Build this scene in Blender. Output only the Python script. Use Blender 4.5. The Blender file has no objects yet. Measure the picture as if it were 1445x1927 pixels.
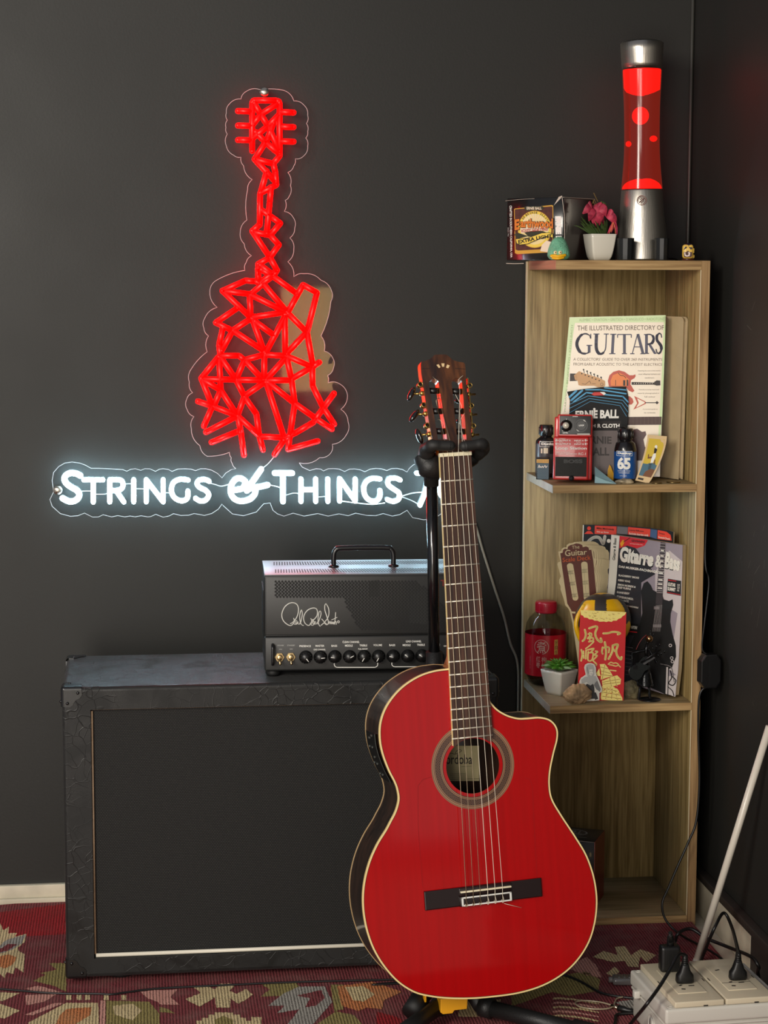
import bpy, bmesh, math, random
from mathutils import Vector, Matrix, noise
random.seed(4)
S = bpy.context.scene
COL = S.collection
pi = math.pi

# ------------------------------------------------------------ camera
F_PX, YAW, PITCH, ROLL, EYE = 3686.28, .1255, .1198, .0032, 1.18
CAM = Vector((0, 0, EYE))
fw = Vector((math.sin(YAW)*math.cos(PITCH), math.cos(YAW)*math.cos(PITCH), -math.sin(PITCH)))
r0 = Vector((math.cos(YAW), -math.sin(YAW), 0)); u0 = r0.cross(fw)
rt = math.cos(ROLL)*r0 + math.sin(ROLL)*u0
up = -math.sin(ROLL)*r0 + math.cos(ROLL)*u0
cd = bpy.data.cameras.new('camera'); cam = bpy.data.objects.new('camera', cd); COL.objects.link(cam)
R3 = Matrix((rt, up, -fw)).transposed()
cam.matrix_world = Matrix.Translation(CAM) @ R3.to_4x4()
cd.sensor_fit = 'HORIZONTAL'; cd.sensor_width = 36; cd.lens = F_PX*36/1445
cd.clip_start = .05
S.camera = cam
# ------------------------------------------------------------ view and world
S.view_settings.view_transform = 'Standard'; S.view_settings.look = 'None'
S.view_settings.gamma = 1; S.view_settings.exposure = 0.0
W = bpy.data.worlds.new('World'); S.world = W; W.use_nodes = True
W.node_tree.nodes['Background'].inputs[0].default_value = (.85, .88, 1, 1)
W.node_tree.nodes['Background'].inputs[1].default_value = .28
S.cycles.max_bounces = 8; S.cycles.transparent_max_bounces = 24
def area(name, loc, target, sx, sy, power, col):
    l = bpy.data.lights.new(name, 'AREA'); l.shape = 'RECTANGLE'; l.size = sx; l.size_y = sy
    l.energy = power; l.color = col
    o = bpy.data.objects.new(name, l); COL.objects.link(o)
    d = Vector(target)-Vector(loc)
    o.matrix_world = Matrix.Translation(loc) @ d.to_track_quat('-Z', 'Y').to_matrix().to_4x4()
    return o
# daylight: a tall window front left; behind the camera, an added wider, dimmer fill light
area('window_daylight', (-1.9, -.3, 2.1), (.5, 3.3, .7), .8, 1.1, 100, (1, .93, .82))
area('front_fill', (-1.1, -1.4, 1.0), (.3, 3.4, .6), 1.1, 1.9, 74, (1, .93, .84))
# a warm lamp standing behind the camera; the acrylic sheet mirrors it
area('room_lamp', (.76, -1.5, .90), (.5, 3.6, .95), .24, .46, 2.6, (1, .66, .25))
area('room_window', (2.7, -.4, 1.1), (.5, 2.9, .6), 2.2, 2.0, 6, (1, .95, .88))

# ------------------------------------------------------------ pixel to place
def ray(px, py): return fw*F_PX + rt*(px-722.5) - up*(py-963.5)
def onY(px, py, y): d = ray(px, py); return CAM + d*((y-CAM.y)/d.y)
def onZ(px, py, z): d = ray(px, py); return CAM + d*((z-CAM.z)/d.z)
def onX(px, py, x): d = ray(px, py); return CAM + d*((x-CAM.x)/d.x)
def frame(o, yaw=0, lean=0, roll=0):
    return Matrix.Translation(Vector(o)) @ Matrix.Rotation(yaw, 4, 'Z') @ Matrix.Rotation(-lean, 4, 'X') @ Matrix.Rotation(roll, 4, 'Y')
def loc(M, px, py, y=0):
    n = (M.to_3x3() @ Vector((0, 1, 0))).normalized(); o = M @ Vector((0, y, 0)); d = ray(px, py)
    p = CAM + d*((o-CAM).dot(n)/d.dot(n)); q = M.inverted() @ p
    return Vector((q.x, q.z))
def Z(ox, oy, s):
    def f(pts): return [(ox+a/s, oy+b/s) for a, b in pts]
    return f

# ------------------------------------------------------------ materials
def lin(c):
    return tuple(((v/255)/12.92 if v/255 <= .04045 else ((v/255+.055)/1.055)**2.4) for v in c)+(1,)
MATS = {}
def mat(name, col, rough=.5, metal=0, spec=.5, coat=0, emit=0, ecol=None, bump=0, bscale=60, var=0, vscale=6, vcol=None,
        stretch=(1, 1, 1), trans=0, alpha=1, aniso=0, vsharp=0, detail=4, sss=0):
    if name in MATS: return MATS[name]
    m = bpy.data.materials.new(name); m.use_nodes = True; MATS[name] = m
    nt = m.node_tree; N = nt.nodes; L = nt.links; b = N['Principled BSDF']
    b.inputs['Base Color'].default_value = lin(col); b.inputs['Roughness'].default_value = rough
    b.inputs['Metallic'].default_value = metal; b.inputs['Specular IOR Level'].default_value = spec
    b.inputs['Coat Weight'].default_value = coat; b.inputs['Coat Roughness'].default_value = .06
    b.inputs['Transmission Weight'].default_value = trans; b.inputs['Alpha'].default_value = alpha
    b.inputs['Anisotropic'].default_value = aniso
    if sss: b.inputs['Subsurface Weight'].default_value = sss
    if emit:
        b.inputs['Emission Color'].default_value = lin(ecol or col); b.inputs['Emission Strength'].default_value = emit
    if bump or var:
        tc = N.new('ShaderNodeTexCoord'); mp = N.new('ShaderNodeMapping'); mp.inputs['Scale'].default_value = stretch
        L.new(tc.outputs['Object'], mp.inputs[0])
    if var:
        n = N.new('ShaderNodeTexNoise'); n.inputs['Scale'].default_value = vscale; n.inputs['Detail'].default_value = detail
        L.new(mp.outputs[0], n.inputs[0])
        cr = N.new('ShaderNodeValToRGB'); cr.color_ramp.elements[0].position = .35+vsharp; cr.color_ramp.elements[1].position = .65-vsharp
        cr.color_ramp.elements[0].color = lin(vcol or tuple(v*(1-var) for v in col)); cr.color_ramp.elements[1].color = lin(col)
        L.new(n.outputs[0], cr.inputs[0]); L.new(cr.outputs[0], b.inputs['Base Color'])
    if bump:
        n = N.new('ShaderNodeTexNoise'); n.inputs['Scale'].default_value = bscale; n.inputs['Detail'].default_value = 3
        L.new(mp.outputs[0], n.inputs[0]); bp = N.new('ShaderNodeBump'); bp.inputs['Strength'].default_value = bump; bp.inputs['Distance'].default_value = .002
        L.new(n.outputs[0], bp.inputs['Height']); L.new(bp.outputs[0], b.inputs['Normal'])
    return m
def clear(name, tint=(255, 255, 255), refl=.06, rough=.03, glow=0, gcol=None):
    """clear plastic or glass sheet: see-through with a reflecting surface"""
    if name in MATS: return MATS[name]
    m = bpy.data.materials.new(name); m.use_nodes = True; MATS[name] = m
    nt = m.node_tree; N = nt.nodes; L = nt.links; N.clear()
    out = N.new('ShaderNodeOutputMaterial'); t = N.new('ShaderNodeBsdfTransparent'); t.inputs[0].default_value = lin(tint)
    g = N.new('ShaderNodeBsdfGlossy'); g.inputs['Roughness'].default_value = rough
    lw = N.new('ShaderNodeFresnel'); lw.inputs[0].default_value = 1.45
    ge = N.new('ShaderNodeNewGeometry'); iv = N.new('ShaderNodeMath'); iv.operation = 'SUBTRACT'; iv.inputs[0].default_value = 1; L.new(ge.outputs['Backfacing'], iv.inputs[1])
    ml = N.new('ShaderNodeMath'); ml.operation = 'MULTIPLY'; L.new(lw.outputs[0], ml.inputs[0]); L.new(iv.outputs[0], ml.inputs[1])
    mx = N.new('ShaderNodeMixShader'); L.new(ml.outputs[0], mx.inputs[0]); L.new(t.outputs[0], mx.inputs[1]); L.new(g.outputs[0], mx.inputs[2])
    last = mx
    if glow:
        e = N.new('ShaderNodeEmission'); e.inputs[0].default_value = lin(gcol); e.inputs[1].default_value = glow
        ad = N.new('ShaderNodeAddShader'); L.new(mx.outputs[0], ad.inputs[0]); L.new(e.outputs[0], ad.inputs[1]); last = ad
    L.new(last.outputs[0], out.inputs[0])
    return m
def wood(name, c1, c2, axis='z', scale=1.0, rough=.45, bump=.25, coat=0, c3=None):
    if name in MATS: return MATS[name]
    m = bpy.data.materials.new(name); m.use_nodes = True; MATS[name] = m
    nt = m.node_tree; N = nt.nodes; L = nt.links; b = N['Principled BSDF']
    tc = N.new('ShaderNodeTexCoord'); mp = N.new('ShaderNodeMapping')
    s = {'z': (1, 1, .045), 'x': (.045, 1, 1), 'y': (1, .045, 1)}[axis]
    mp.inputs['Scale'].default_value = [v*scale for v in s]; L.new(tc.outputs['Object'], mp.inputs[0])
    n1 = N.new('ShaderNodeTexNoise'); n1.inputs['Scale'].default_value = 190; n1.inputs['Detail'].default_value = 5; n1.inputs['Distortion'].default_value = .4
    n2 = N.new('ShaderNodeTexNoise'); n2.inputs['Scale'].default_value = 34; n2.inputs['Detail'].default_value = 3; n2.inputs['Distortion'].default_value = 1.2
    L.new(mp.outputs[0], n1.inputs[0]); L.new(mp.outputs[0], n2.inputs[0])
    ad = N.new('ShaderNodeMath'); ad.operation = 'MULTIPLY_ADD'; ad.inputs[1].default_value = .55
    L.new(n1.outputs[0], ad.inputs[0])
    sc = N.new('ShaderNodeMath'); sc.operation = 'MULTIPLY'; sc.inputs[1].default_value = .45; L.new(n2.outputs[0], sc.inputs[0]); L.new(sc.outputs[0], ad.inputs[2])
    cr = N.new('ShaderNodeValToRGB'); e = cr.color_ramp.elements
    e[0].position = .38; e[0].color = lin(c2); e[1].position = .6; e[1].color = lin(c1)
    if c3: k = e.new(.49); k.color = lin(c3)
    L.new(ad.outputs[0], cr.inputs[0]); L.new(cr.outputs[0], b.inputs['Base Color'])
    b.inputs['Roughness'].default_value = rough; b.inputs['Coat Weight'].default_value = coat; b.inputs['Coat Roughness'].default_value = .05
    bp = N.new('ShaderNodeBump'); bp.inputs['Strength'].default_value = bump; bp.inputs['Distance'].default_value = .0006
    L.new(n1.outputs[0], bp.inputs['Height']); L.new(bp.outputs[0], b.inputs['Normal'])
    return m

# ------------------------------------------------------------ mesh building
GL = {}
def glyphs(s, bold=0.0):
    k = (s, bold)
    if k in GL: return GL[k]
    c = bpy.data.curves.new('t', 'FONT'); c.body = s; c.size = 1; c.resolution_u = 3; c.offset = bold; c.fill_mode = 'FRONT'
    o = bpy.data.objects.new('t', c); COL.objects.link(o)
    dg = bpy.context.evaluated_depsgraph_get(); me = bpy.data.meshes.new_from_object(o.evaluated_get(dg))
    v = [(p.co.x, p.co.y) for p in me.vertices]; f = [tuple(p.vertices) for p in me.polygons]
    bpy.data.objects.remove(o); bpy.data.curves.remove(c); bpy.data.meshes.remove(me)
    if v:
        x0 = min(p[0] for p in v); x1 = max(p[0] for p in v); y0 = min(p[1] for p in v); y1 = max(p[1] for p in v)
        v = [((p[0]-x0)/(x1-x0 or 1), (p[1]-y0)/(y1-y0 or 1)) for p in v]
    GL[k] = (v, f); return GL[k]
def spline(pts, n=6, closed=False):
    P = [Vector(p) for p in pts]; out = []; m = len(P)
    rng = range(m if closed else m-1)
    for i in rng:
        a = P[(i-1) % m] if closed or i > 0 else P[i]; b = P[i]; c = P[(i+1) % m]; d = P[(i+2) % m] if closed or i+2 < m else c
        for k in range(n):
            t = k/n
            out.append(.5*((2*b)+(c-a)*t+(2*a-5*b+4*c-d)*t*t+(3*b-a-3*c+d)*t*t*t))
    if not closed: out.append(P[-1])
    return out
class P:
    def __init__(s): s.v = []; s.f = []; s.m = []; s.sm = []; s.mats = []
    def mi(s, m):
        if m not in s.mats: s.mats.append(m)
        return s.mats.index(m)
    def add(s, v, f, m, smooth=False, T=None):
        b = len(s.v); k = s.mi(m)
        s.v += [(T @ Vector(p)) if T else Vector(p) for p in v]
        for q in f: s.f.append(tuple(b+i for i in q)); s.m.append(k); s.sm.append(smooth)
        return s
    def bm(s, bm, m, smooth=False, T=None):
        bm.verts.index_update()
        s.add([v.co.copy() for v in bm.verts], [[v.index for v in f.verts] for f in bm.faces], m, smooth, T); bm.free(); return s
    def box(s, x0, x1, y0, y1, z0, z1, m, bev=0, T=None, seg=2):
        bm = bmesh.new(); bmesh.ops.create_cube(bm, size=1)
        for v in bm.verts: v.co = Vector(((x0+x1)/2+v.co.x*(x1-x0), (y0+y1)/2+v.co.y*(y1-y0), (z0+z1)/2+v.co.z*(z1-z0)))
        if bev: bmesh.ops.bevel(bm, geom=bm.edges[:], offset=bev, segments=seg, profile=.6, affect='EDGES')
        return s.bm(bm, m, bool(bev), T)
    def prism(s, pts, y0, y1, m, T=None, bev=0, seg=2):
        """outline in x,z pushed from y0 to y1"""
        a = sum(pts[i][0]*pts[(i+1) % len(pts)][1]-pts[(i+1) % len(pts)][0]*pts[i][1] for i in range(len(pts)))
        if a < 0: pts = pts[::-1]
        bm = bmesh.new()
        A = [bm.verts.new((p[0], y0, p[1])) for p in pts]; B = [bm.verts.new((p[0], y1, p[1])) for p in pts]
        fa = bm.faces.new(A); fb = bm.faces.new(B[::-1]); n = len(pts)
        for i in range(n): bm.faces.new((A[i], B[i], B[(i+1) % n], A[(i+1) % n]))
        if bev:
            ed = [e for e in bm.edges if abs(e.verts[0].co.y-e.verts[1].co.y) < 1e-9]
            bmesh.ops.bevel(bm, geom=ed, offset=bev, segments=seg, profile=.6, affect='EDGES')
        return s.bm(bm, m, False, T)
    def tube(s, pts, r, m, n=8, T=None, closed=False, smooth=True):
        pts = [Vector(p) for p in pts]; pts = [p for i, p in enumerate(pts) if i == 0 or (p-pts[i-1]).length > 1e-7]
        k = len(pts); rr = r if isinstance(r, (list, tuple)) else [r]*k
        if len(rr) != k: rr = [rr[min(len(rr)-1, int(i*len(rr)/k))] for i in range(k)]
        v = []; f = []; prev = None
        for i, p in enumerate(pts):
            if closed: t = (pts[(i+1) % k]-pts[i-1])
            else: t = pts[min(i+1, k-1)]-pts[max(i-1, 0)]
            if t.length < 1e-9: t = Vector((0, 0, 1))
            t.normalize()
            if prev is None:
                a = Vector((0, 0, 1)) if abs(t.z) < .9 else Vector((1, 0, 0)); prev = (a-t*a.dot(t)).normalized()
            else:
                q = prev-t*prev.dot(t); prev = q.normalized() if q.length > 1e-6 else prev
            w = t.cross(prev)
            for j in range(n): a = 2*pi*j/n; v.append(p+(prev*math.cos(a)+w*math.sin(a))*rr[i])
        for i in range(k-1 if not closed else k):
            for j in range(n): f.append((i*n+j, i*n+(j+1) % n, ((i+1) % k)*n+(j+1) % n, ((i+1) % k)*n+j))
        if not closed: f.append(tuple(range(n))[::-1]); f.append(tuple((k-1)*n+j for j in range(n)))
        return s.add(v, f, m, smooth, T)
    def lathe(s, prof, m, n=32, T=None, smooth=True, cap=True):
        v = []; f = []
        for r, z in prof:
            for j in range(n): a = 2*pi*j/n; v.append((r*math.cos(a), r*math.sin(a), z))
        k = len(prof)
        for i in range(k-1):
            for j in range(n): f.append((i*n+j, i*n+(j+1) % n, (i+1)*n+(j+1) % n, (i+1)*n+j))
        if cap:
            if prof[0][0] > 1e-5: f.append(tuple(range(n))[::-1])
            if prof[-1][0] > 1e-5: f.append(tuple((k-1)*n+j for j in range(n)))
        return s.add(v, f, m, smooth, T)
    def ball(s, c, r, m, sc=(1, 1, 1), n=16, T=None):
        bm = bmesh.new(); bmesh.ops.create_uvsphere(bm, u_segments=n, v_segments=max(6, n*2//3), radius=r)
        for v in bm.verts: v.co = Vector((c[0]+v.co.x*sc[0], c[1]+v.co.y*sc[1], c[2]+v.co.z*sc[2]))
        return s.bm(bm, m, True, T)
    def build(s, name, parent=None, world=False, label=None):
        me = bpy.data.meshes.new(name); vv = s.v
        if world and parent is not None:
            Mi = TH[parent.name].inverted(); vv = [Mi @ p for p in vv]
        me.from_pydata([tuple(p) for p in vv], [], s.f)
        for m in s.mats: me.materials.append(m)
        me.polygons.foreach_set('material_index', s.m); me.polygons.foreach_set('use_smooth', s.sm)
        me.update()
        o = bpy.data.objects.new(name, me); COL.objects.link(o)
        if parent is not None: o.parent = parent; TH[o.name] = TH[parent.name]
        if label: o['label'] = label
        return o
TH = {}
def thing(name, M, label, cat, group=None):
    o = bpy.data.objects.new(name, None); COL.objects.link(o); o.empty_display_size = .02
    if not isinstance(M, Matrix): M = Matrix.Translation(Vector(M))
    o.matrix_world = M; TH[o.name] = M.copy()
    o['label'] = label; o['category'] = cat
    if group: o['group'] = group
    return o
def solo(p, name, M, label, cat, group=None, world=False):
    """a thing that is one mesh"""
    if not isinstance(M, Matrix): M = Matrix.Translation(Vector(M))
    if world: Mi = M.inverted(); p.v = [Mi @ v for v in p.v]
    o = p.build(name); o.matrix_world = M; o['label'] = label; o['category'] = cat
    if group: o['group'] = group
    return o
def struct(p, name, M=None):
    o = p.build(name); o['kind'] = 'structure'
    if M: o.matrix_world = M
    return o
class D:
    """prints flat shapes on the local y=0 plane of frame M into mesh p; coordinates come from a magnified crop"""
    def __init__(s, p, M, ox=0, oy=0, sc=1, y=0):
        s.p = p; s.M = M; s.ox = ox; s.oy = oy; s.sc = sc; s.y = y
        a = s.L(0, 0); b = s.L(10, 0); s.unit = (b-a).length/10
    def L(s, x, y): return loc(s.M, s.ox+x/s.sc, s.oy+y/s.sc, s.y)
    def pts(s, l): return [s.L(*q) for q in l]
    def lay(s, k): return s.y-.00025*k
    def poly(s, l, m, k=1, raw=False):
        q = l if raw else s.pts(l); a = sum(q[i][0]*q[(i+1) % len(q)][1]-q[(i+1) % len(q)][0]*q[i][1] for i in range(len(q)))
        if a < 0: q = q[::-1]
        s.p.add([(v[0], s.lay(k), v[1]) for v in q], [tuple(range(len(q)))], m); return s
    def rect(s, x0, y0, x1, y1, m, k=1): return s.poly([(x0, y0), (x1, y0), (x1, y1), (x0, y1)], m, k)
    def disc(s, x, y, r, m, k=1, n=16, ry=None):
        return s.poly([(x+r*math.cos(2*pi*i/n), y+(ry or r)*math.sin(2*pi*i/n)) for i in range(n)], m, k)
    def stroke(s, l, w, m, k=1, closed=False, sm=0, cap=True):
        if sm: l = [tuple(v) for v in spline(l, sm, closed)]
        if closed: l = list(l)+[l[0]]
        ww = w if isinstance(w, (list, tuple)) else [w]*len(l)
        for i in range(len(l)-1):
            a = Vector(l[i]); b = Vector(l[i+1]); d = b-a
            if d.length < 1e-6: continue
            n = Vector((-d.y, d.x)).normalized(); h0 = ww[min(i, len(ww)-1)]/2; h1 = ww[min(i+1, len(ww)-1)]/2
            s.poly([tuple(a+n*h0), tuple(b+n*h1), tuple(b-n*h1), tuple(a-n*h0)], m, k)
        for i, q in enumerate(l):
            if not cap and i in (0, len(l)-1): continue
            s.disc(q[0], q[1], ww[min(i, len(ww)-1)]/2, m, k, 8)
        return s
    def text(s, t, q, m, k=2, bold=0.0):
        """q: (x0,y0,x1,y1) box, or corners TL,TR,BR,BL"""
        if not hasattr(q[0], '__len__'): x0, y0, x1, y1 = q; q = [(x0, y0), (x1, y0), (x1, y1), (x0, y1)]
        TL, TR, BR, BL = [s.L(*c) for c in q]; v, f = glyphs(t, bold); vv = []
        for a, b in v:
            pt = (BL*(1-a)+BR*a)*(1-b)+(TL*(1-a)+TR*a)*b; vv.append((pt[0], s.lay(k), pt[1]))
        s.p.add(vv, f, m); return s
def offset_poly(pts, d):
    """shrink a closed x,z outline by d (positive = inwards)"""
    a = sum(pts[i][0]*pts[(i+1) % len(pts)][1]-pts[(i+1) % len(pts)][0]*pts[i][1] for i in range(len(pts)))
    sg = 1 if a > 0 else -1; n = len(pts); out = []
    for i in range(n):
        p = Vector(pts[i]); e0 = (p-Vector(pts[i-1])).normalized(); e1 = (Vector(pts[(i+1) % n])-p).normalized()
        n0 = Vector((-e0.y, e0.x))*sg; n1 = Vector((-e1.y, e1.x))*sg; b = n0+n1
        if b.length < 1e-6: b = n0
        b.normalize(); c = max(.45, b.dot(n0)); out.append(p+b*d/c)
    return out

# common materials
K_white = mat('white_print', (242, 240, 232), .5)
K_black = mat('black_print', (14, 14, 14), .5)
K_chrome = mat('polished_chrome', (205, 200, 190), .16, 1)
K_rubber = mat('black_rubber', (17, 17, 17), .6)
K_blackmetal = mat('black_metal', (16, 16, 18), .3, 0, .6)
# ============================================================ room
XR, YB = 1.04, 3.64
WALL = bpy.data.materials.new('black_wall_paint'); WALL.use_nodes = True
def _wall():
    nt = WALL.node_tree; N = nt.nodes; L = nt.links; b = N['Principled BSDF']
    b.inputs['Base Color'].default_value = lin((37, 36.5, 34)); b.inputs['Roughness'].default_value = .5; b.inputs['Specular IOR Level'].default_value = .38
    tc = N.new('ShaderNodeTexCoord'); n = N.new('ShaderNodeTexNoise'); n.inputs['Scale'].default_value = 260; n.inputs['Detail'].default_value = 2
    n2 = N.new('ShaderNodeTexNoise'); n2.inputs['Scale'].default_value = 4; n2.inputs['Detail'].default_value = 5
    L.new(tc.outputs['Object'], n.inputs[0]); L.new(tc.outputs['Object'], n2.inputs[0])
    bp = N.new('ShaderNodeBump'); bp.inputs['Strength'].default_value = .10; bp.inputs['Distance'].default_value = .001
    L.new(n.outputs[0], bp.inputs['Height']); L.new(bp.outputs[0], b.inputs['Normal'])
    mr = N.new('ShaderNodeMapRange'); mr.inputs['To Min'].default_value = .44; mr.inputs['To Max'].default_value = .6
    L.new(n2.outputs[0], mr.inputs[0]); L.new(mr.outputs[0], b.inputs['Roughness'])
_wall()
cream = mat('cream_skirting', (214, 204, 180), .5, var=.10, vscale=18, bump=.1)
p = P(); p.box(-1.6, XR+.1, YB, YB+.1, 0, 2.6, WALL); struct(p, 'wall_back')
p = P(); p.box(XR, XR+.1, 1.68, YB, 0, 2.6, WALL)
scr = mat('wall_scratch', (105, 105, 100), .6)
# scuffs and scratches on the right wall
Mw = Matrix.Translation((XR, 0, 0)) @ Matrix.Rotation(-pi/2, 4, 'Z')
d = D(p, Mw, 1250, 900, 3.8536)
def wsc(a, w=1.6): 
    n = (0, 0)
    q = []
    for x, y in a:
        w3 = onX(1250+x/3.8536, 900+y/3.8536, XR); q.append(w3)
    for i in range(len(q)-1):
        A, B = q[i], q[i+1]; t = (B-A).normalized(); s_ = Vector((0, -t.z, t.y))*.00045*w/1.6
        p.add([Vector((XR-.0004, v.y, v.z)) for v in (A+s_, B+s_, B-s_, A-s_)], [(0, 1, 2, 3)], scr)
for a in ([(655, 385), (648, 425)], [(728, 340), (715, 380)], [(693, 630), (655, 695)], [(728, 590), (722, 655)], [(650, 745), (640, 800)], [(698, 925), (672, 1078)],
          [(735, 760), (735, 790)], [(745, 1640), (740, 1655)], [(640, 1620), (650, 1650)], [(625, 600), (610, 650)], [(640, 930), (632, 990)], [(560, 560), (552, 590)],
          [(660, -1285), (635, -1215)], [(600, -1110), (632, -1075)]): wsc(a)
struct(p, 'wall_right')
p = P(); p.box(-1.6, 2.9, -2.0, YB+.1, -.1, 0, mat('pale_floor_tile', (190, 182, 165), .4, var=.06, vscale=9)); struct(p, 'floor')
zt = onY(60, 1666, YB-.012).z
p = P(); p.box(-1.6, XR, YB-.012, YB, .0, zt, cream, .0015); p.box(-1.6, XR, YB-.02, YB-.012, 0, onY(60, 1691, YB-.02).z, cream, .0015)
struct(p, 'baseboard_back')
dcap_shade = mat('dark_skirting_cap_and_shade', (52, 46, 42), .5); p = P(); p.box(XR-.012, XR, 3.13, YB-.02, 0, .07, cream, .0015); p.box(XR-.012, XR, 1.68, 3.1295, 0, .07, dcap_shade, .0015); p.box(XR-.018, XR, 1.68, YB-.02, .07, .084, mat('dark_skirting_cap_and_shade', (52, 46, 42), .5), .002)  # dark cap; the nearer stretch of cream face is coloured dark for shade
struct(p, 'baseboard_right')
# the filler strip in the corner
p = P(); p.tube([(XR-.004, YB-.003, .1), (XR-.004, YB-.003, 2.55)], .0035, mat('corner_sealant', (58, 57, 52), .35), 8); struct(p, 'trim_1')

# ============================================================ rug
RUGZ = .009
def rugmat(name, c, c2=None):
    if name in MATS: return MATS[name]
    m = bpy.data.materials.new(name); m.use_nodes = True; MATS[name] = m
    nt = m.node_tree; N = nt.nodes; L = nt.links; b = N['Principled BSDF']
    tc = N.new('ShaderNodeTexCoord')
    w = N.new('ShaderNodeTexWave'); w.wave_type = 'BANDS'; w.bands_direction = 'X'; w.inputs['Scale'].default_value = 62; w.inputs['Distortion'].default_value = 1.6; w.inputs['Detail'].default_value = 2; w.inputs['Detail Scale'].default_value = 3
    n = N.new('ShaderNodeTexNoise'); n.inputs['Scale'].default_value = 420; n.inputs['Detail'].default_value = 3
    n3 = N.new('ShaderNodeTexNoise'); n3.inputs['Scale'].default_value = 22; n3.inputs['Detail'].default_value = 6
    for q in (w, n, n3): L.new(tc.outputs['Object'], q.inputs[0])
    mu = N.new('ShaderNodeMath'); mu.operation = 'MULTIPLY_ADD'; mu.inputs[1].default_value = .5; L.new(w.outputs[1], mu.inputs[0]); L.new(n.outputs[0], mu.inputs[2])
    cr = N.new('ShaderNodeValToRGB'); e = cr.color_ramp.elements
    dk = tuple(v*.55 for v in c); e[0].position = .4; e[0].color = lin(dk); e[1].position = .85; e[1].color = lin(c)
    L.new(mu.outputs[0], cr.inputs[0])
    mx = N.new('ShaderNodeMix'); mx.data_type = 'RGBA'; mx.inputs[7].default_value = lin(c2 or tuple(v*.7+30 for v in c))
    cr2 = N.new('ShaderNodeValToRGB'); cr2.color_ramp.elements[0].position = .45; cr2.color_ramp.elements[1].position = .75
    cr2.color_ramp.elements[1].color = (.6, .6, .6, 1)
    L.new(n3.outputs[0], cr2.inputs[0]); L.new(cr2.outputs[0], mx.inputs[0]); L.new(cr.outputs[0], mx.inputs[6]); L.new(mx.outputs[2], b.inputs['Base Color'])
    b.inputs['Roughness'].default_value = .95; b.inputs['Specular IOR Level'].default_value = .1
    bp = N.new('ShaderNodeBump'); bp.inputs['Strength'].default_value = .7; bp.inputs['Distance'].default_value = .003
    L.new(mu.outputs[0], bp.inputs['Height']); L.new(bp.outputs[0], b.inputs['Normal'])
    return m
r_maroon = rugmat('rug_maroon', (146, 74, 78), (140, 104, 98)); r_red = rugmat('rug_red', (176, 52, 56), (136, 62, 62)); r_cream = rugmat('rug_cream', (240, 216, 166), (190, 164, 126))
r_pink = rugmat('rug_pink', (232, 170, 156), (196, 138, 126)); r_olive = rugmat('rug_olive', (170, 154, 98), (136, 124, 88)); r_grey = rugmat('rug_grey', (184, 178, 168), (144, 138, 132))
r_orange = rugmat('rug_orange', (226, 142, 92), (196, 146, 104))
Mf = frame((0, 3, RUGZ), 0, pi/2)
A = onZ(-260, 1735, 0); B = onZ(118, 1701, 0)
sl = (B.y-A.y)/(B.x-A.x)
p = P()
yb = lambda x: B.y+(x-B.x)*sl
xl, xr_ = -.9, .995
q = [(xl, 1.9), (xr_, 1.9), (xr_, 3.371), (.722, 3.371), (.722, 3.6), (B.x, B.y), (xl, yb(xl))]
bm = bmesh.new(); vs = [bm.verts.new((a, b, 0)) for a, b in q]; vt = [bm.verts.new((a, b, RUGZ)) for a, b in q]
bm.faces.new(vs[::-1]); bm.faces.new(vt)
for i in range(7): bm.faces.new((vs[i], vs[(i+1) % 7], vt[(i+1) % 7], vt[i]))
p.bm(bm, r_maroon)
p.v = [v-Vector((0, 3, RUGZ)) for v in p.v]; p.v = [Vector((v.x, -v.z, v.y)) for v in p.v]   # into the rug's own frame
d = D(p, Mf, 0, 1680, 4.817)
def ragged(d, step=9, amp=3.2):
    rnd = random.Random(7)
    def f(l, m, k=1):
        out = []
        for i, a in enumerate(l):
            a = Vector(a); b = Vector(l[(i+1) % len(l)]); n = max(1, int((b-a).length/step)); nn = Vector((b.y-a.y, a.x-b.x)).normalized() if (b-a).length > 0 else Vector((0, 0))
            for j in range(n): out.append(tuple(a.lerp(b, j/n)+nn*(rnd.uniform(-amp, amp) if j else 0)))
        return d.poly(out, m, k)
    return f
T = ragged(d)
# red stripe along the back
w1 = [onZ(-260, 1742, RUGZ), onZ(118, 1707, RUGZ), onZ(118, 1765, RUGZ), onZ(-260, 1800, RUGZ)]
T([(-1250, 290), (0, 176), (600, 100), (640, 375), (240, 395), (-1250, 470)], r_red, 1)
T([(0, 280), (30, 340), (80, 310), (75, 370), (155, 365), (140, 400), (240, 375), (225, 450), (160, 500), (170, 530), (222, 560), (215, 725), (140, 680), (120, 740), (60, 720), (40, 775), (0, 740), (-80, 700), (-90, 330)], r_cream, 2)
T([(-90, 560), (0, 480), (60, 430), (130, 410), (232, 385), (200, 460), (110, 520), (0, 555)], r_grey, 3)
T([(-10, 520), (70, 470), (160, 470), (60, 535), (0, 545)], r_maroon, 4)
T([(-40, 590), (80, 560), (150, 590), (120, 650), (50, 690), (-40, 670)], r_orange, 3)
T([(440, 640), (600, 640), (600, 900), (500, 850), (300, 800), (420, 745), (360, 730), (510, 700)], r_olive, 2)
T([(230, 870), (350, 845), (480, 880), (560, 905), (340, 912)], r_pink, 2)
T([(-100, 900), (180, 912), (20, 985), (-100, 960)], r_cream, 2)
T([(-100, 1010), (0, 1010), (180, 1070), (40, 1145), (-100, 1120)], r_cream, 2)
T([(230, 930), (520, 920), (400, 990), (240, 1022)], r_pink, 2)
T([(220, 1110), (500, 1000), (580, 1005), (300, 1112)], r_pink, 2)
T([(255, 1180), (600, 1000), (890, 1000), (900, 1300), (300, 1300)], r_cream, 2)
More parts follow.
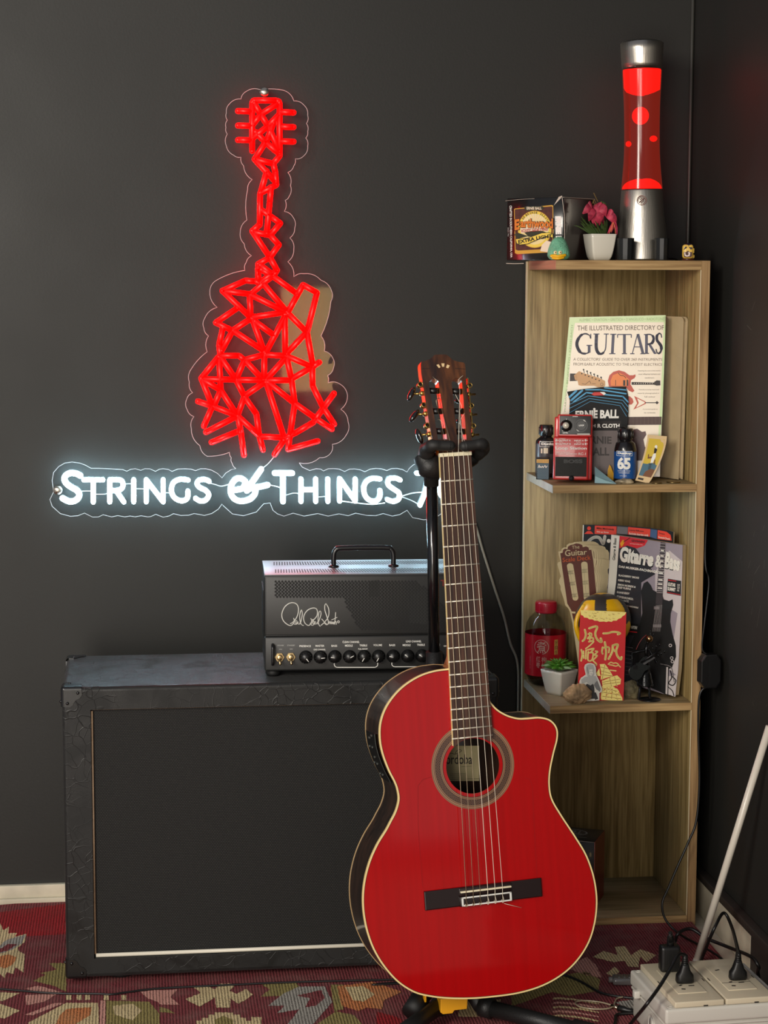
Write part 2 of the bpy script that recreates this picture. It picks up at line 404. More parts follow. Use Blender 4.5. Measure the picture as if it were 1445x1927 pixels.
T([(545, 1110), (600, 1060), (680, 1050), (830, 1040), (820, 1110), (690, 1190), (690, 1260), (480, 1250)], r_orange, 3)
T([(905, 980), (955, 980), (955, 1300), (905, 1300)], r_pink, 2)
T([(960, 980), (1350, 990), (1445, 1100), (1445, 1300), (960, 1300)], r_olive, 2)
T([(1020, 1030), (1200, 1010), (1290, 1070), (1200, 1160), (1040, 1110)], r_cream, 3)
for x in (600, 695, 770, 940, 1100): T([(x, 930), (x+45, 930), (x+45, 975), (x, 975)], r_cream, 2)
T([(1270, 900), (1445, 880), (1445, 1000), (1340, 960)], r_pink, 2)
d = D(p, Mf, 300, 1800, 2.89); T = ragged(d, 6, 2)
T([(0, 185), (100, 180), (60, 220), (110, 265), (0, 262)], r_pink, 2); T([(0, 275), (40, 285), (85, 310), (0, 305)], r_olive, 2)
T([(140, 235), (225, 200), (180, 165), (260, 160), (300, 180), (330, 150), (420, 150), (380, 190), (420, 205), (470, 180), (510, 210), (430, 260), (385, 230), (385, 280), (310, 280), (300, 225), (220, 275)], r_cream, 3)
T([(540, 145), (740, 140), (760, 165), (660, 215), (550, 220), (600, 180)], r_olive, 2)
T([(590, 270), (680, 200), (760, 165), (900, 165), (940, 250), (870, 330), (830, 380), (690, 380), (760, 290), (640, 310), (680, 270)], r_grey, 3)
T([(750, 215), (880, 185), (900, 230), (850, 270), (790, 280), (820, 230)], r_maroon, 4)
T([(930, 155), (1000, 155), (1000, 290), (950, 300)], r_olive, 3)
T([(965, 165), (1160, 140), (1320, 195), (1220, 240), (1210, 290), (1130, 280), (1080, 300), (990, 270)], r_orange, 4)
T([(1010, 170), (1110, 165), (1170, 210), (1110, 250), (1050, 240)], r_cream, 5)
T([(200, 350), (230, 350), (230, 335), (265, 335), (265, 318), (300, 318), (300, 306), (400, 306), (400, 318), (440, 318), (440, 335), (470, 335), (470, 350), (500, 350), (500, 330), (555, 330), (555, 440), (200, 440)], r_cream, 2)
T([(300, 345), (350, 325), (400, 345), (400, 440), (300, 440)], r_olive, 3)
T([(860, 367), (960, 300), (1060, 320), (1100, 367), (1100, 440), (860, 440)], r_olive, 2)
T([(1180, 300), (1290, 330), (1350, 367), (1350, 440), (1180, 440)], r_red, 2)
d = D(p, Mf, 1040, 1720, 5.16); T = ragged(d, 9, 3.5)
T([(385, 420), (490, 360), (630, 400), (600, 320), (700, 315), (760, 400), (850, 345), (1010, 400), (910, 470), (850, 420), (830, 520), (730, 510), (700, 460), (590, 470)], r_cream, 2)
T([(520, 580), (600, 515), (650, 560), (600, 615)], r_cream, 2)
T([(240, 460), (330, 420), (420, 500), (480, 620), (330, 600), (170, 540)], r_pink, 2)
T([(130, 590), (330, 560), (460, 640), (440, 750), (150, 800), (0, 760), (-400, 900), (-400, 640), (0, 650)], r_olive, 2)
T([(-600, 300), (-500, 240), (-300, 260), (-200, 330), (100, 240), (0, 420), (-300, 480)], r_pink, 2)
for i in range(7):
    y = 820+i*42
    T([(0, y), (60, y-8), (200, y+4), (330, y+24), (450, y+52), (448, y+62), (330, y+42), (200, y+22), (60, y+10), (0, y+18)], r_pink if i % 2 else r_cream, 3)
T([(-900, 850), (-700, 800), (-650, 850), (-500, 830), (-520, 900), (-400, 960), (-700, 1000), (-920, 1000)], r_cream, 2)
T([(600, 860), (860, 820), (860, 960), (740, 920)], r_grey, 2)
T([(650, 255), (900, 160), (1120, 150), (1000, 230), (1160, 220), (1100, 300), (760, 270)], r_maroon, 2)
solo(p, 'kilim_rug', Mf, 'patterned maroon kilim rug with cream, olive and orange motifs covering the floor', 'rug')
# ============================================================ neon sign
YS = YB-.030      # acrylic sheet front
YT = YS-.006      # tube centre line
Ms = Matrix.Translation(onY(500, 870, YS))
sign = thing('neon_sign', Ms, 'clear acrylic neon sign on the black wall with red guitar outline and white lettering', 'neon sign')
def nemit(name, c, e, s):
    m = mat(name, c, .4, emit=s, ecol=e); return m
NR = nemit('red_neon', (90, 0, 0), (255, 0, 0), 10)
NW = nemit('white_neon', (250, 252, 255), (190, 232, 250), 28)
Z1 = Z(340, 150, 4.014); Z2 = Z(340, 500, 4.014); Z3 = Z(80, 860, 3.6125); Z4 = Z(420, 860, 2.89)
def W3(pts, y): return [onY(a, b, y) for a, b in pts]
out_a = Z2([(410, 1525)]) # left junction upwards
left = Z3([(1315, 78), (1290, 45), (1283, 5)])+Z2([(370, 1410), (200, 1440), (145, 1360), (80, 1230), (100, 1140), (50, 1090), (45, 1010), (90, 960), (65, 880), (80, 780), (200, 650), (210, 530), (175, 470), (180, 400), (275, 315), (220, 190), (270, 110), (485, 35)])
left += Z1([(495, 1380), (535, 1330), (480, 1240), (450, 1150), (500, 1060), (505, 830), (540, 755), (475, 650), (455, 585), (400, 570), (345, 500), (352, 410), (342, 360), (352, 305), (345, 250), (370, 180), (455, 145)])
top = Z1([(500, 85), (600, 75), (780, 80), (855, 160), (930, 190), (960, 270), (950, 330), (960, 390), (945, 440), (960, 500), (930, 575), (865, 598), (855, 650), (810, 700), (830, 800), (820, 880), (790, 910), (783, 995), (850, 1040), (862, 1120), (825, 1195), (855, 1280), (810, 1375), (855, 1490)])
right = Z2([(930, 60), (1060, 110), (1140, 190), (1135, 270), (1060, 530), (1085, 645), (1150, 700), (1155, 770), (1110, 830), (1112, 885), (1200, 892), (1260, 980), (1210, 1085), (1265, 1180), (1250, 1280), (1145, 1350), (1130, 1420), (1050, 1450), (895, 1490)])
ttop = Z4([(415, 35), (430, 55), (470, 74), (505, 64), (530, 66), (545, 76), (572, 64), (600, 63), (630, 66), (660, 79), (688, 66), (715, 65), (745, 70), (770, 80), (800, 66), (830, 62), (860, 64), (890, 74), (915, 63), (945, 62), (975, 68), (1000, 82), (1012, 62), (1035, 42), (1080, 30), (1200, 32), (1300, 60), (1330, 150), (1320, 250), (1280, 300), (1190, 306), (1150, 335), (1090, 342), (1030, 330), (1000, 290), (960, 314), (920, 322), (870, 308), (830, 320), (780, 318), (720, 306), (680, 320), (630, 310), (570, 322), (515, 308), (440, 322), (380, 306), (330, 322), (295, 310), (270, 290), (255, 250), (220, 255), (180, 300), (110, 320), (50, 310), (0, 265)])
tbot = Z3([(1220, 320), (1195, 355), (1150, 385), (1100, 398), (1030, 385), (995, 396), (940, 398), (890, 386), (860, 402), (820, 410), (770, 390), (735, 406), (715, 408), (670, 400), (630, 408), (595, 402), (560, 408), (512, 399), (470, 408), (412, 393), (380, 408), (340, 409), (285, 382), (240, 400), (190, 404), (120, 385), (65, 335), (50, 290), (75, 237), (65, 160), (75, 105), (110, 65), (150, 42), (200, 34), (255, 42), (290, 55), (330, 77), (380, 77), (430, 79), (500, 83), (545, 86), (573, 97), (600, 84), (630, 80), (668, 91), (695, 80), (730, 81), (768, 98), (795, 83), (820, 80), (855, 85), (880, 98), (920, 82), (970, 80), (1010, 83), (1040, 93), (1075, 80), (1110, 80), (1150, 90), (1190, 112), (1220, 142), (1245, 110), (1280, 88)])
def scallop(l):
    out = []
    for a, b in zip(l, l[1:]):
        a, b = Vector(a), Vector(b); out.append(tuple(a)); e = b-a; n = Vector((e.y, -e.x))
        if e.length > 9: out += [tuple(a+e*t+n*(.13 if e.length < 40 else .05)*4*t*(1-t)) for t in (.2, .4, .6, .8)]
    return out+[tuple(l[-1])]
outline = scallop(left+top+right)+ttop+tbot
oz = [(v.x, v.z) for v in W3(outline, YS)]
p = P(); p.prism(oz, YS+.001, YS+.005, clear('clear_acrylic', (247, 248, 248)))
sheet = p.build('acrylic_sheet', sign, world=True)
p = P(); p.tube([(a, YS+.001, b) for a, b in oz], .0005, mat('pale_edge_light', (205, 200, 200), .35, spec=.8), 6, closed=True, smooth=False)  # pale rim colour stands in for light piped along the sheet edge
p.build('edge_light_rim', sign, world=True, label='pale rim standing in for light in the clear sheet edge')
# red guitar tubes
G1 = [[(540, 538), (540, 175), (548, 160), (565, 155), (725, 158), (742, 165), (748, 185), (748, 575), (700, 632), (715, 700), (722, 795), (600, 858), (597, 1095), (540, 1142), (675, 1345), (728, 1440), (600, 1530)],
      [(432, 236), (540, 240)], [(432, 346), (540, 348)], [(432, 455), (540, 456)], [(750, 243), (853, 248)], [(750, 354), (853, 358)], [(750, 465), (853, 468)],
      [(556, 178), (604, 262), (660, 350), (745, 540)], [(738, 178), (604, 262), (548, 335)], [(745, 262), (660, 350), (545, 440)], [(700, 330), (655, 450), (558, 600), (700, 634)], [(565, 395), (650, 480), (745, 560)],
      [(558, 600), (718, 772)], [(650, 690), (605, 850)], [(682, 812), (672, 930), (650, 1160)], [(610, 985), (690, 1040), (752, 1085), (676, 1175), (742, 1248), (672, 1345), (585, 1392), (583, 1530)], [(545, 1150), (676, 1175)], [(600, 1400), (700, 1475)]]
G2 = [[(583, 20), (588, 130)], [(728, 35), (700, 75), (610, 140)], [(610, 30), (690, 75), (870, 205)], [(600, 130), (560, 118), (490, 112), (315, 190), (530, 215), (690, 75)], [(610, 120), (800, 345)], [(530, 220), (795, 350)], [(520, 220), (530, 390)], [(315, 190), (530, 392)], [(530, 390), (800, 350)],
      [(425, 322), (265, 430), (390, 490), (530, 400)], [(318, 470), (290, 600), (300, 690)], [(395, 485), (310, 640)], [(395, 490), (630, 645)], [(540, 400), (630, 650)], [(560, 420), (710, 530)], [(795, 370), (640, 660)], [(788, 370), (790, 680)], [(808, 355), (880, 225), (925, 145), (1030, 205), (955, 505)], [(812, 360), (955, 505)], [(955, 500), (800, 665)], [(955, 505), (1000, 760)],
      [(300, 680), (440, 680), (482, 712), (630, 672), (800, 682), (995, 765), (1048, 730)], [(482, 712), (420, 855)], [(482, 712), (620, 860)], [(632, 680), (630, 860)], [(800, 690), (645, 860)], [(800, 690), (838, 860), (862, 1040), (825, 1285), (812, 1388), (1035, 1325)], [(995, 765), (840, 855)], [(285, 690), (155, 850), (240, 1060), (175, 1212)], [(290, 690), (302, 940), (250, 1060)], [(300, 690), (420, 865), (480, 985)], [(155, 855), (420, 862), (640, 866), (838, 866)], [(165, 860), (302, 940), (425, 1130)], [(480, 985), (635, 880)], [(480, 990), (430, 1130), (455, 1260), (478, 1432)], [(482, 992), (572, 1120), (592, 1280), (622, 1392)], [(645, 880), (780, 1295)], [(660, 880), (860, 1040), (1015, 1150), (1142, 1235)], [(130, 1025), (250, 1065), (430, 1135), (600, 1290), (790, 1300), (870, 1262), (1000, 1185), (1075, 1080), (1158, 965)], [(425, 1138), (190, 1258)], [(425, 1255), (232, 1335)], [(778, 1320), (708, 1428)], [(995, 765), (998, 910), (1075, 1070), (1160, 1198)]]
p = P(); rr = onY(0, 0, YT)
for GG, ZZ in ((G1, Z1), (G2, Z2)):
    for l in GG:
        w = W3(ZZ(l), YT)
        for a, b in zip(w, w[1:]): p.tube([a, b], .0049, NR, 10)
for l, ZZ in [(G1, Z1), (G2, Z2)]:
    for s_ in l:
        for q in W3(ZZ(s_), YT): p.ball(q, .0049, NR, n=10)
p.build('guitar_neon_tube', sign, world=True, label='glowing red neon tube drawing a guitar')
def letter(pts_list, ZZ, r, name='letter', sm=4):
    p = P()
    for l, k in pts_list:
        q = W3(ZZ(l), YT); w = spline(q, sm) if k else q
        if k: p.tube(w, r, NW, 10)
        else:
            for a, b in zip(w, w[1:]): p.tube([a, b], r, NW, 10)
        for e in (q if not k else (q[0], q[-1])): p.ball(e, r, NW, n=10)
    return p.build(name, sign, world=True)
LT = .0043; LB = .0052
letter([([(258, 128), (225, 112), (180, 112), (150, 138), (158, 175), (195, 205), (235, 228), (250, 262), (225, 295), (180, 302), (135, 280)], 1)], Z3, LB)
letter([([(280, 155), (410, 155)], 0), ([(345, 155), (345, 307)], 0)], Z3, LT)
letter([([(457, 305), (457, 155), (505, 155)], 0), ([(505, 155), (535, 160), (548, 188), (535, 218), (500, 228), (475, 228)], 1), ([(500, 228), (553, 306)], 0)], Z3, LT)
letter([([(620, 155), (620, 305)], 0)], Z3, LT)
letter([([(705, 305), (705, 155), (820, 305), (820, 155)], 0)], Z3, LT)
letter([([(990, 157), (935, 152), (890, 175), (876, 225), (895, 275), (940, 298), (975, 290), (988, 265), (988, 232)], 1)], Z3, LT)
letter([([(1132, 165), (1105, 153), (1065, 158), (1050, 182), (1070, 208), (1110, 228), (1130, 258), (1110, 292), (1075, 300), (1040, 282)], 1)], Z3, LT)
letter([([(207, 66), (180, 105), (150, 145), (105, 172), (60, 180), (45, 182)], 1), ([(110, 165), (122, 138), (100, 118), (70, 120), (46, 150), (40, 190), (58, 225), (95, 240), (140, 232), (168, 208), (175, 180), (155, 168), (128, 183)], 1), ([(155, 168), (200, 162), (242, 152)], 1)], Z4, .0050, 'ampersand')
letter([([(280, 88), (375, 88)], 0), ([(325, 88), (325, 242)], 0)], Z4, .0050)
letter([([(423, 120), (423, 242)], 0), ([(503, 120), (503, 242)], 0), ([(423, 178), (503, 178)], 0)], Z4, LT)
letter([([(569, 120), (569, 242)], 0)], Z4, LT)
letter([([(633, 240), (633, 118), (718, 240), (718, 120)], 0)], Z4, LT)
letter([([(852, 120), (810, 117), (775, 138), (764, 180), (778, 220), (810, 240), (840, 234), (853, 210), (852, 182)], 1)], Z4, LT)
letter([([(962, 125), (935, 115), (902, 120), (896, 148), (920, 170), (955, 195), (955, 228), (925, 242), (893, 232)], 1)], Z4, LT)
letter([([(1052, 88), (1125, 88)], 0), ([(1115, 96), (1098, 190), (1070, 262)], 1)], Z4, LT)
letter([([(1215, 118), (1185, 128), (1173, 165), (1185, 210), (1215, 225), (1245, 212), (1257, 168), (1245, 130)], 1), ([(1245, 130), (1215, 118)], 0)], Z4, LT)
# hair-thin supply wires behind the sheet
wm = mat('pale_supply_wire', (215, 220, 215), .4)
def wire(l, ZZ, r=.0006):
    p = P(); p.tube(spline(W3(ZZ(l), YS+.0065), 5), r, wm, 6); p.build('supply_wire', sign, world=True)
wire([(265, 233), (300, 231), (330, 232)], Z3); wire([(350, 252), (400, 253), (440, 250)], Z3); wire([(560, 183), (600, 181)], Z3); wire([(638, 215), (690, 217)], Z3); wire([(835, 243), (862, 243)], Z3)
wire([(1140, 178), (1175, 187), (1215, 198), (1265, 186)], Z3, .0009); wire([(240, 150), (290, 160), (320, 172)], Z4, .0009); wire([(340, 208), (385, 196), (420, 203)], Z4); wire([(515, 218), (560, 214)], Z4)
wire([(640, 240), (720, 250), (810, 258), (880, 250)], Z4, .0012); wire([(965, 215), (1030, 196), (1100, 190)], Z4, .0012); wire([(965, 215), (1020, 235), (1062, 258)], Z4, .0009)
wire([(275, 0), (240, 40), (205, 66)], Z4, .0008)
# standoffs
def standoff(px, py):
    c = onY(px, py, YS)
    p = P(); T = Matrix.Translation(c) @ Matrix.Rotation(pi/2, 4, 'X')
    p.lathe([(.0055, -.03), (.0055, -.001)], K_chrome, 20, T); p.lathe([(.008, .0), (.0082, .004), (.0076, .0062), (.001, .0064)], mat('brushed_steel', (200, 192, 178), .28, 1, aniso=.7), 28, T)
    p.build('standoff_bolt', sign, world=True)
standoff(497.5, 173.5); standoff(109, 922)
# loose low-voltage lead falling from the sign to the floor
p = P()
q = [onY(870, 950, YB-.012), onY(893, 985, YB-.01), onY(908, 1035, YB-.008), onY(930, 1105, YB-.008), onY(948, 1160, YB-.008), onY(960, 1210, YB-.008), onY(974, 1250, YB-.008), onY(975, 1330, YB-.008), onY(974, 1500, YB-.01), onY(972, 1660, YB-.024)]
p.tube(spline(q, 6), .0024, mat('grey_lead', (150, 146, 134), .4), 8)
solo(p, 'power_lead', onY(930, 1105, YB-.008), 'thin pale grey lead hanging down the wall right of the guitar neck', 'cable', world=True)
# ============================================================ speaker cabinet
def tolexmat():
    m = bpy.data.materials.new('creased_black_vinyl'); m.use_nodes = True; nt = m.node_tree; N = nt.nodes; L = nt.links; b = N['Principled BSDF']
    b.inputs['Base Color'].default_value = lin((26, 26, 25)); b.inputs['Roughness'].default_value = .46; b.inputs['Specular IOR Level'].default_value = .4; b.inputs['Sheen Weight'].default_value = .05; b.inputs['Sheen Roughness'].default_value = .6
    tc = N.new('ShaderNodeTexCoord'); n = N.new('ShaderNodeTexNoise'); n.inputs['Scale'].default_value = 14; n.inputs['Detail'].default_value = 2
    L.new(tc.outputs['Object'], n.inputs[0])
    mx = N.new('ShaderNodeMix'); mx.data_type = 'VECTOR'; mx.inputs[0].default_value = .07; L.new(tc.outputs['Object'], mx.inputs[4]); L.new(n.outputs[1], mx.inputs[5])
    v = N.new('ShaderNodeTexVoronoi'); v.feature = 'DISTANCE_TO_EDGE'; v.inputs['Scale'].default_value = 48; L.new(mx.outputs[1], v.inputs[0])
    mr = N.new('ShaderNodeMapRange'); mr.inputs['From Max'].default_value = .035; mr.inputs['To Min'].default_value = 1; mr.inputs['To Max'].default_value = 0; L.new(v.outputs[0], mr.inputs[0])
    n2 = N.new('ShaderNodeTexNoise'); n2.inputs['Scale'].default_value = 9; L.new(tc.outputs['Object'], n2.inputs[0])
    gt = N.new('ShaderNodeMapRange'); gt.inputs['From Min'].default_value = .34; gt.inputs['From Max'].default_value = .60; L.new(n2.outputs[0], gt.inputs[0])
    mu = N.new('ShaderNodeMath'); mu.operation = 'MULTIPLY'; L.new(mr.outputs[0], mu.inputs[0]); L.new(gt.outputs[0], mu.inputs[1])
    bp = N.new('ShaderNodeBump'); bp.inputs['Strength'].default_value = .45; bp.inputs['Distance'].default_value = .0012; L.new(mu.outputs[0], bp.inputs['Height'])
    n3 = N.new('ShaderNodeTexNoise'); n3.inputs['Scale'].default_value = 700; L.new(tc.outputs['Object'], n3.inputs[0])
    b2 = N.new('ShaderNodeBump'); b2.inputs['Strength'].default_value = .25; b2.inputs['Distance'].default_value = .0006; L.new(n3.outputs[0], b2.inputs['Height']); L.new(bp.outputs[0], b2.inputs['Normal'])
    L.new(b2.outputs[0], b.inputs['Normal'])
    # dust on the upward faces' scuffs
    n4 = N.new('ShaderNodeTexNoise'); n4.inputs['Scale'].default_value = 16; n4.inputs['Detail'].default_value = 8; n4.inputs['Distortion'].default_value = 1; L.new(tc.outputs['Object'], n4.inputs[0])
    g = N.new('ShaderNodeMapRange'); g.inputs['From Min'].default_value = .35; g.inputs['From Max'].default_value = .65; g.inputs['To Min'].default_value = .34; g.inputs['To Max'].default_value = .62; L.new(n4.outputs[0], g.inputs[0]); L.new(g.outputs[0], b.inputs['Roughness'])
    return m
TOL = tolexmat()
def clothmat():
    m = bpy.data.materials.new('woven_grille_cloth'); m.use_nodes = True; nt = m.node_tree; N = nt.nodes; L = nt.links; b = N['Principled BSDF']
    tc = N.new('ShaderNodeTexCoord'); mp = N.new('ShaderNodeMapping'); mp.inputs['Rotation'].default_value = (pi/2, 0, 0); L.new(tc.outputs['Object'], mp.inputs[0])
    br = N.new('ShaderNodeTexBrick'); br.inputs['Scale'].default_value = 1; br.offset = .5; br.inputs['Brick Width'].default_value = .0042; br.inputs['Row Height'].default_value = .0028; br.inputs['Mortar Size'].default_value = .0010; br.inputs['Mortar Smooth'].default_value = .6
    br.inputs['Color1'].default_value = lin((42, 41, 38)); br.inputs['Color2'].default_value = lin((33, 33, 31)); br.inputs['Mortar'].default_value = lin((3, 3, 3))
    L.new(mp.outputs[0], br.inputs[0]); L.new(br.outputs[0], b.inputs['Base Color']); b.inputs['Roughness'].default_value = .7
    bp = N.new('ShaderNodeBump'); bp.invert = True; bp.inputs['Strength'].default_value = .6; bp.inputs['Distance'].default_value = .001; L.new(br.outputs[1], bp.inputs['Height']); L.new(bp.outputs[0], b.inputs['Normal'])
    return m
CX0, CX1, CY0, CY1, CZ0, CZ1 = -.128, .595, 3.178, 3.452, .020, .512
cab = thing('speaker_cabinet', ((CX0+CX1)/2, (CY0+CY1)/2, 0), 'wide black vinyl covered speaker cabinet with woven grille under the amplifier head', 'speaker cabinet')
gx0, gx1, gz0, gz1 = -.082, .549, .056, .474
p = P()
# body: back block + four front rails (the grille sits recessed)
bm = bmesh.new(); bmesh.ops.create_cube(bm, size=1)
for v in bm.verts: v.co = Vector(((CX0+CX1)/2+v.co.x*(CX1-CX0), (CY0+CY1)/2+v.co.y*(CY1-CY0), (CZ0+CZ1)/2+v.co.z*(CZ1-CZ0)))
bmesh.ops.bevel(bm, geom=bm.edges[:], offset=.007, segments=4, profile=.5, affect='EDGES')
fr_ = max((f for f in bm.faces if f.normal.y < -.99), key=lambda f: f.calc_area()); cs = [v for v in fr_.verts]; bm.faces.remove(fr_)
def q4(v): return (v.co.x > 0.2, v.co.z > .25)
o4 = {q4(v): v for v in cs}; k4 = [(False, False), (True, False), (True, True), (False, True)]; gz0b = gz0-.004
i4 = {k: bm.verts.new((gx1 if k[0] else gx0, CY0, gz1 if k[1] else gz0b)) for k in k4}; j4 = {k: bm.verts.new((gx1 if k[0] else gx0, CY0+.018, gz1 if k[1] else gz0b)) for k in k4}
for a, b in zip(k4, k4[1:]+k4[:1]): bm.faces.new((o4[a], o4[b], i4[b], i4[a])); bm.faces.new((i4[a], i4[b], j4[b], j4[a]))
bm.faces.new([j4[k] for k in k4]); bmesh.ops.recalc_face_normals(bm, faces=bm.faces[:]); p.bm(bm, TOL, False)
p.build('cabinet_shell', cab, world=True)
p = P(); p.box(gx0+.003, gx1-.003, CY0+.010, CY0+.016, gz0+.002, gz1-.001, clothmat()); p.build('grille_cloth', cab, world=True)
pipe = mat('white_piping', (228, 222, 205), .35); pipe2 = mat('aged_beige_piping', (168, 140, 112), .5, var=.2, vscale=30)
p = P(); p.tube([(gx0+.003, CY0+.006, gz0), (gx1-.003, CY0+.005, gz0)], .0034, pipe, 8); p.build('piping', cab, world=True, label='white piping along the bottom of the grille')
p = P(); p.tube([(gx0+.002, CY0+.006, gz0+.003), (gx0+.002, CY0+.006, gz1-.003)], .0019, pipe2, 8); p.build('piping', cab, world=True, label='beige piping along the left of the grille')
p = P(); p.tube([(gx0+.003, CY0+.008, gz1-.001), (gx1-.003, CY0+.008, gz1-.001)], .0011, pipe2, 8); p.build('piping', cab, world=True, label='thin piping along the top of the grille')
prot = mat('black_corner_metal', (20, 20, 20), .3, 0, .7)
def corner(x, y, z, sx, sy, sz):
    """three flaps wrapping a cabinet corner"""
    p = P(); a, t = .032, .0016
    X = lambda d: x+sx*d; Y = lambda d: y+sy*d; Zz = lambda d: z+sz*d
    e = .004; lobe = [(e, e), (a, e), (a+.001, .012), (a-.003, .018), (.024, .020), (.020, .024), (.018, a-.003), (.012, a+.001), (e, a)]
    A_ = Matrix(((sx, 0, 0, x), (0, sy, 0, y), (0, 0, sz, z), (0, 0, 0, 1)))
    for B_ in (Matrix.Identity(4), Matrix(((1, 0, 0, 0), (0, 0, 1, 0), (0, 1, 0, 0), (0, 0, 0, 1))), Matrix(((0, 1, 0, 0), (1, 0, 0, 0), (0, 0, 1, 0), (0, 0, 0, 1)))):
        p.prism(lobe, -t, .001, prot, A_ @ B_, bev=0)
    n = 5; r = .0056; v = []; f = []
    def rod(ax, l=a):
        v = []; f = []
        for s_ in (.004, l):
            for k in range(n+1):
                b = pi/2*k/n; u = (r-t*0)*(1-math.cos(b))-t; w = r*(1-math.sin(b))-t; q = [0, 0, 0]; q[ax] = s_; q[(ax+1) % 3] = u; q[(ax+2) % 3] = w; v.append(tuple(q))
        for k in range(n): f.append((k, k+1, n+2+k, n+1+k))
        p.add(v, f, prot, True, A_)
    for ax in range(3): rod(ax)
    p.ball((X(.0042), Y(.0042), Zz(.0042)), .0058, prot, n=16)
    for c in ((X(.026), Y(-t), Zz(.009)), (X(.009), Y(-t), Zz(.026)), (X(.012), Y(.024), Zz(-t)), (X(-t), Y(.010), Zz(.025))): p.ball(c, .0028, prot, n=8)
    p.build('corner_protector', cab, world=True)
for sx, x in ((1, CX0), (-1, CX1)):
    for sy, y in ((1, CY0), (-1, CY1)):
        for sz, z in ((1, CZ0), (-1, CZ1)):
            corner(x, y, z, sx, sy, sz)
for x in (CX0+.09, CX1-.09):
    for y in (CY0+.045, CY1-.045):
        p = P(); p.lathe([(.021, 0.0095), (.024, .012), (.022, .0205)], K_rubber, 24, Matrix.Translation((x, y, 0))); p.build('rubber_foot', cab, world=True)

# ============================================================ amplifier head
az = CZ1+.0004
o = onZ(525, 1277, az); o = Vector((.2065, 3.222, az)); Ma = frame(o, -.04)
amp = thing('amplifier_head', Ma, 'small black amplifier head with perforated front, signature logo and row of knobs on the cabinet', 'guitar amplifier')
AB = mat('satin_black_steel', (38, 38, 37), .42, 0, .5); AT = mat('satin_steel_sign_lit', (120, 122, 124), .42, .55, .8)  # top plate coloured paler than the chassis to carry the sign's glow
H0 = loc(Ma, 505, 1262).y; H1 = loc(Ma, 600, 1082).y; AW, AD = .340, .165
HP = loc(Ma, 505, 1198).y
AB_d = mat('inside_dark', (7, 7, 7), .7); AB_d2 = mat('inside_part', (26, 27, 25), .6)
p = P()
p.box(0, AW, .006, AD, H0, H1-.001, AB, .003)
p.box(0, AW, 0, .03, HP+.002, H1-.0005, AB, .002)                        # upper fascia
p.build('chassis', amp)
# top plate with slots
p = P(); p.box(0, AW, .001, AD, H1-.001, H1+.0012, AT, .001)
n = 66
for row, (ya, yb2) in enumerate(((.018, .058), (.105, .145))):
    for i in range(n):
        x = .018+i*(AW-.036)/n; sx = .010 if i < 22 and False else .0
        sk = .006*min(1, max(-.2, (i-8)/25))
        p.add([(x, ya, H1+.0015), (x+.0021, ya, H1+.0015), (x+.0021-sk, yb2, H1+.0015), (x-sk, yb2, H1+.0015)], [(0, 1, 2, 3)], AB_d)
p.build('slotted_top', amp)
# front panel graphics
p = P(); p.box(.002, AW-.002, -.0012, 0, HP+.003, H1-.003, AB, .0006)
d = D(p, Ma, 470, 1010, 3.705, -.0012)
def inhole(x, y):
    if y < 298 or y > 655 or x < 165: return False
    if x < 660 and y > 425: return False
    if x >= 600 and y > 425:
        lim = 640+(y-425)*.55
        if x < lim: return False
    if x > 1160:
        if y < 300+(x-1160)*.9: return False
    return x < 1420
k = 0; y = 312
while y < 655:
    x = 180+(10.3*1 if k % 2 else 0)
    while x < 1425:
        if inhole(x, y): d.disc(x, y, 8.2, AB_d, 2, 6)
        x += 23.2
    y += 11.9; k += 1
    if k % 2 == 0: pass
d.poly([(1110, 390), (1235, 370), (1235, 610), (1110, 600)], AB_d2, 1); d.poly([(830, 310), (900, 300), (900, 420), (830, 420)], AB_d2, 1); d.poly([(960, 520), (1010, 520), (1010, 570), (960, 570)], AB_d2, 1)
# signature
s = D(p, Ma, 510, 1110, 8.5, -.0012); SW = K_white; ST = lambda l, w=14: s.stroke(l, w, SW, 3, sm=5)
ST([(310, 538), (345, 520), (400, 455), (430, 380), (438, 300), (415, 235), (360, 205), (290, 215), (220, 270), (180, 350), (172, 420), (195, 490), (250, 545), (310, 570), (350, 545), (372, 500), (362, 455)])
ST([(375, 500), (365, 540), (395, 550), (415, 505), (400, 490), (385, 515), (410, 550), (430, 510), (432, 540), (452, 548), (468, 510), (470, 545)], 10)
ST([(470, 545), (485, 470), (500, 380), (485, 320), (465, 370), (458, 440), (470, 520), (495, 560), (518, 568)], 12)
ST([(625, 540), (680, 480), (730, 420), (742, 350), (720, 300), (665, 290), (590, 320), (540, 380), (520, 450), (535, 520), (575, 560), (610, 565), (640, 530), (648, 480), (635, 460)])
ST([(645, 490), (670, 470), (655, 520), (640, 555), (672, 565), (690, 520), (680, 500), (668, 530), (690, 552), (712, 515), (700, 505), (695, 540), (722, 545), (742, 512)], 10)
ST([(745, 545), (770, 480), (798, 390), (790, 340), (770, 350), (755, 420), (752, 490), (765, 555), (785, 580)], 12)
ST([(810, 465), (850, 510), (890, 545), (918, 545)], 12); ST([(800, 565), (850, 520), (905, 450), (925, 380), (920, 300), (895, 245), (873, 222), (858, 260), (862, 330), (890, 420), (915, 500), (910, 545), (880, 555), (850, 525)], 13)
ST([(918, 545), (940, 500), (942, 545), (962, 505), (965, 545), (985, 510), (985, 545), (1000, 515), (1002, 548), (1022, 490), (1032, 360)], 10); ST([(968, 478), (1010, 462), (1055, 438)], 10); ST([(1020, 550), (1030, 505), (1046, 520), (1044, 552)], 10)
s.disc(1077, 510, 20, SW, 3); s.disc(1077, 510, 12, AB, 4)
redp = mat('dark_red_print', (120, 28, 26), .5)
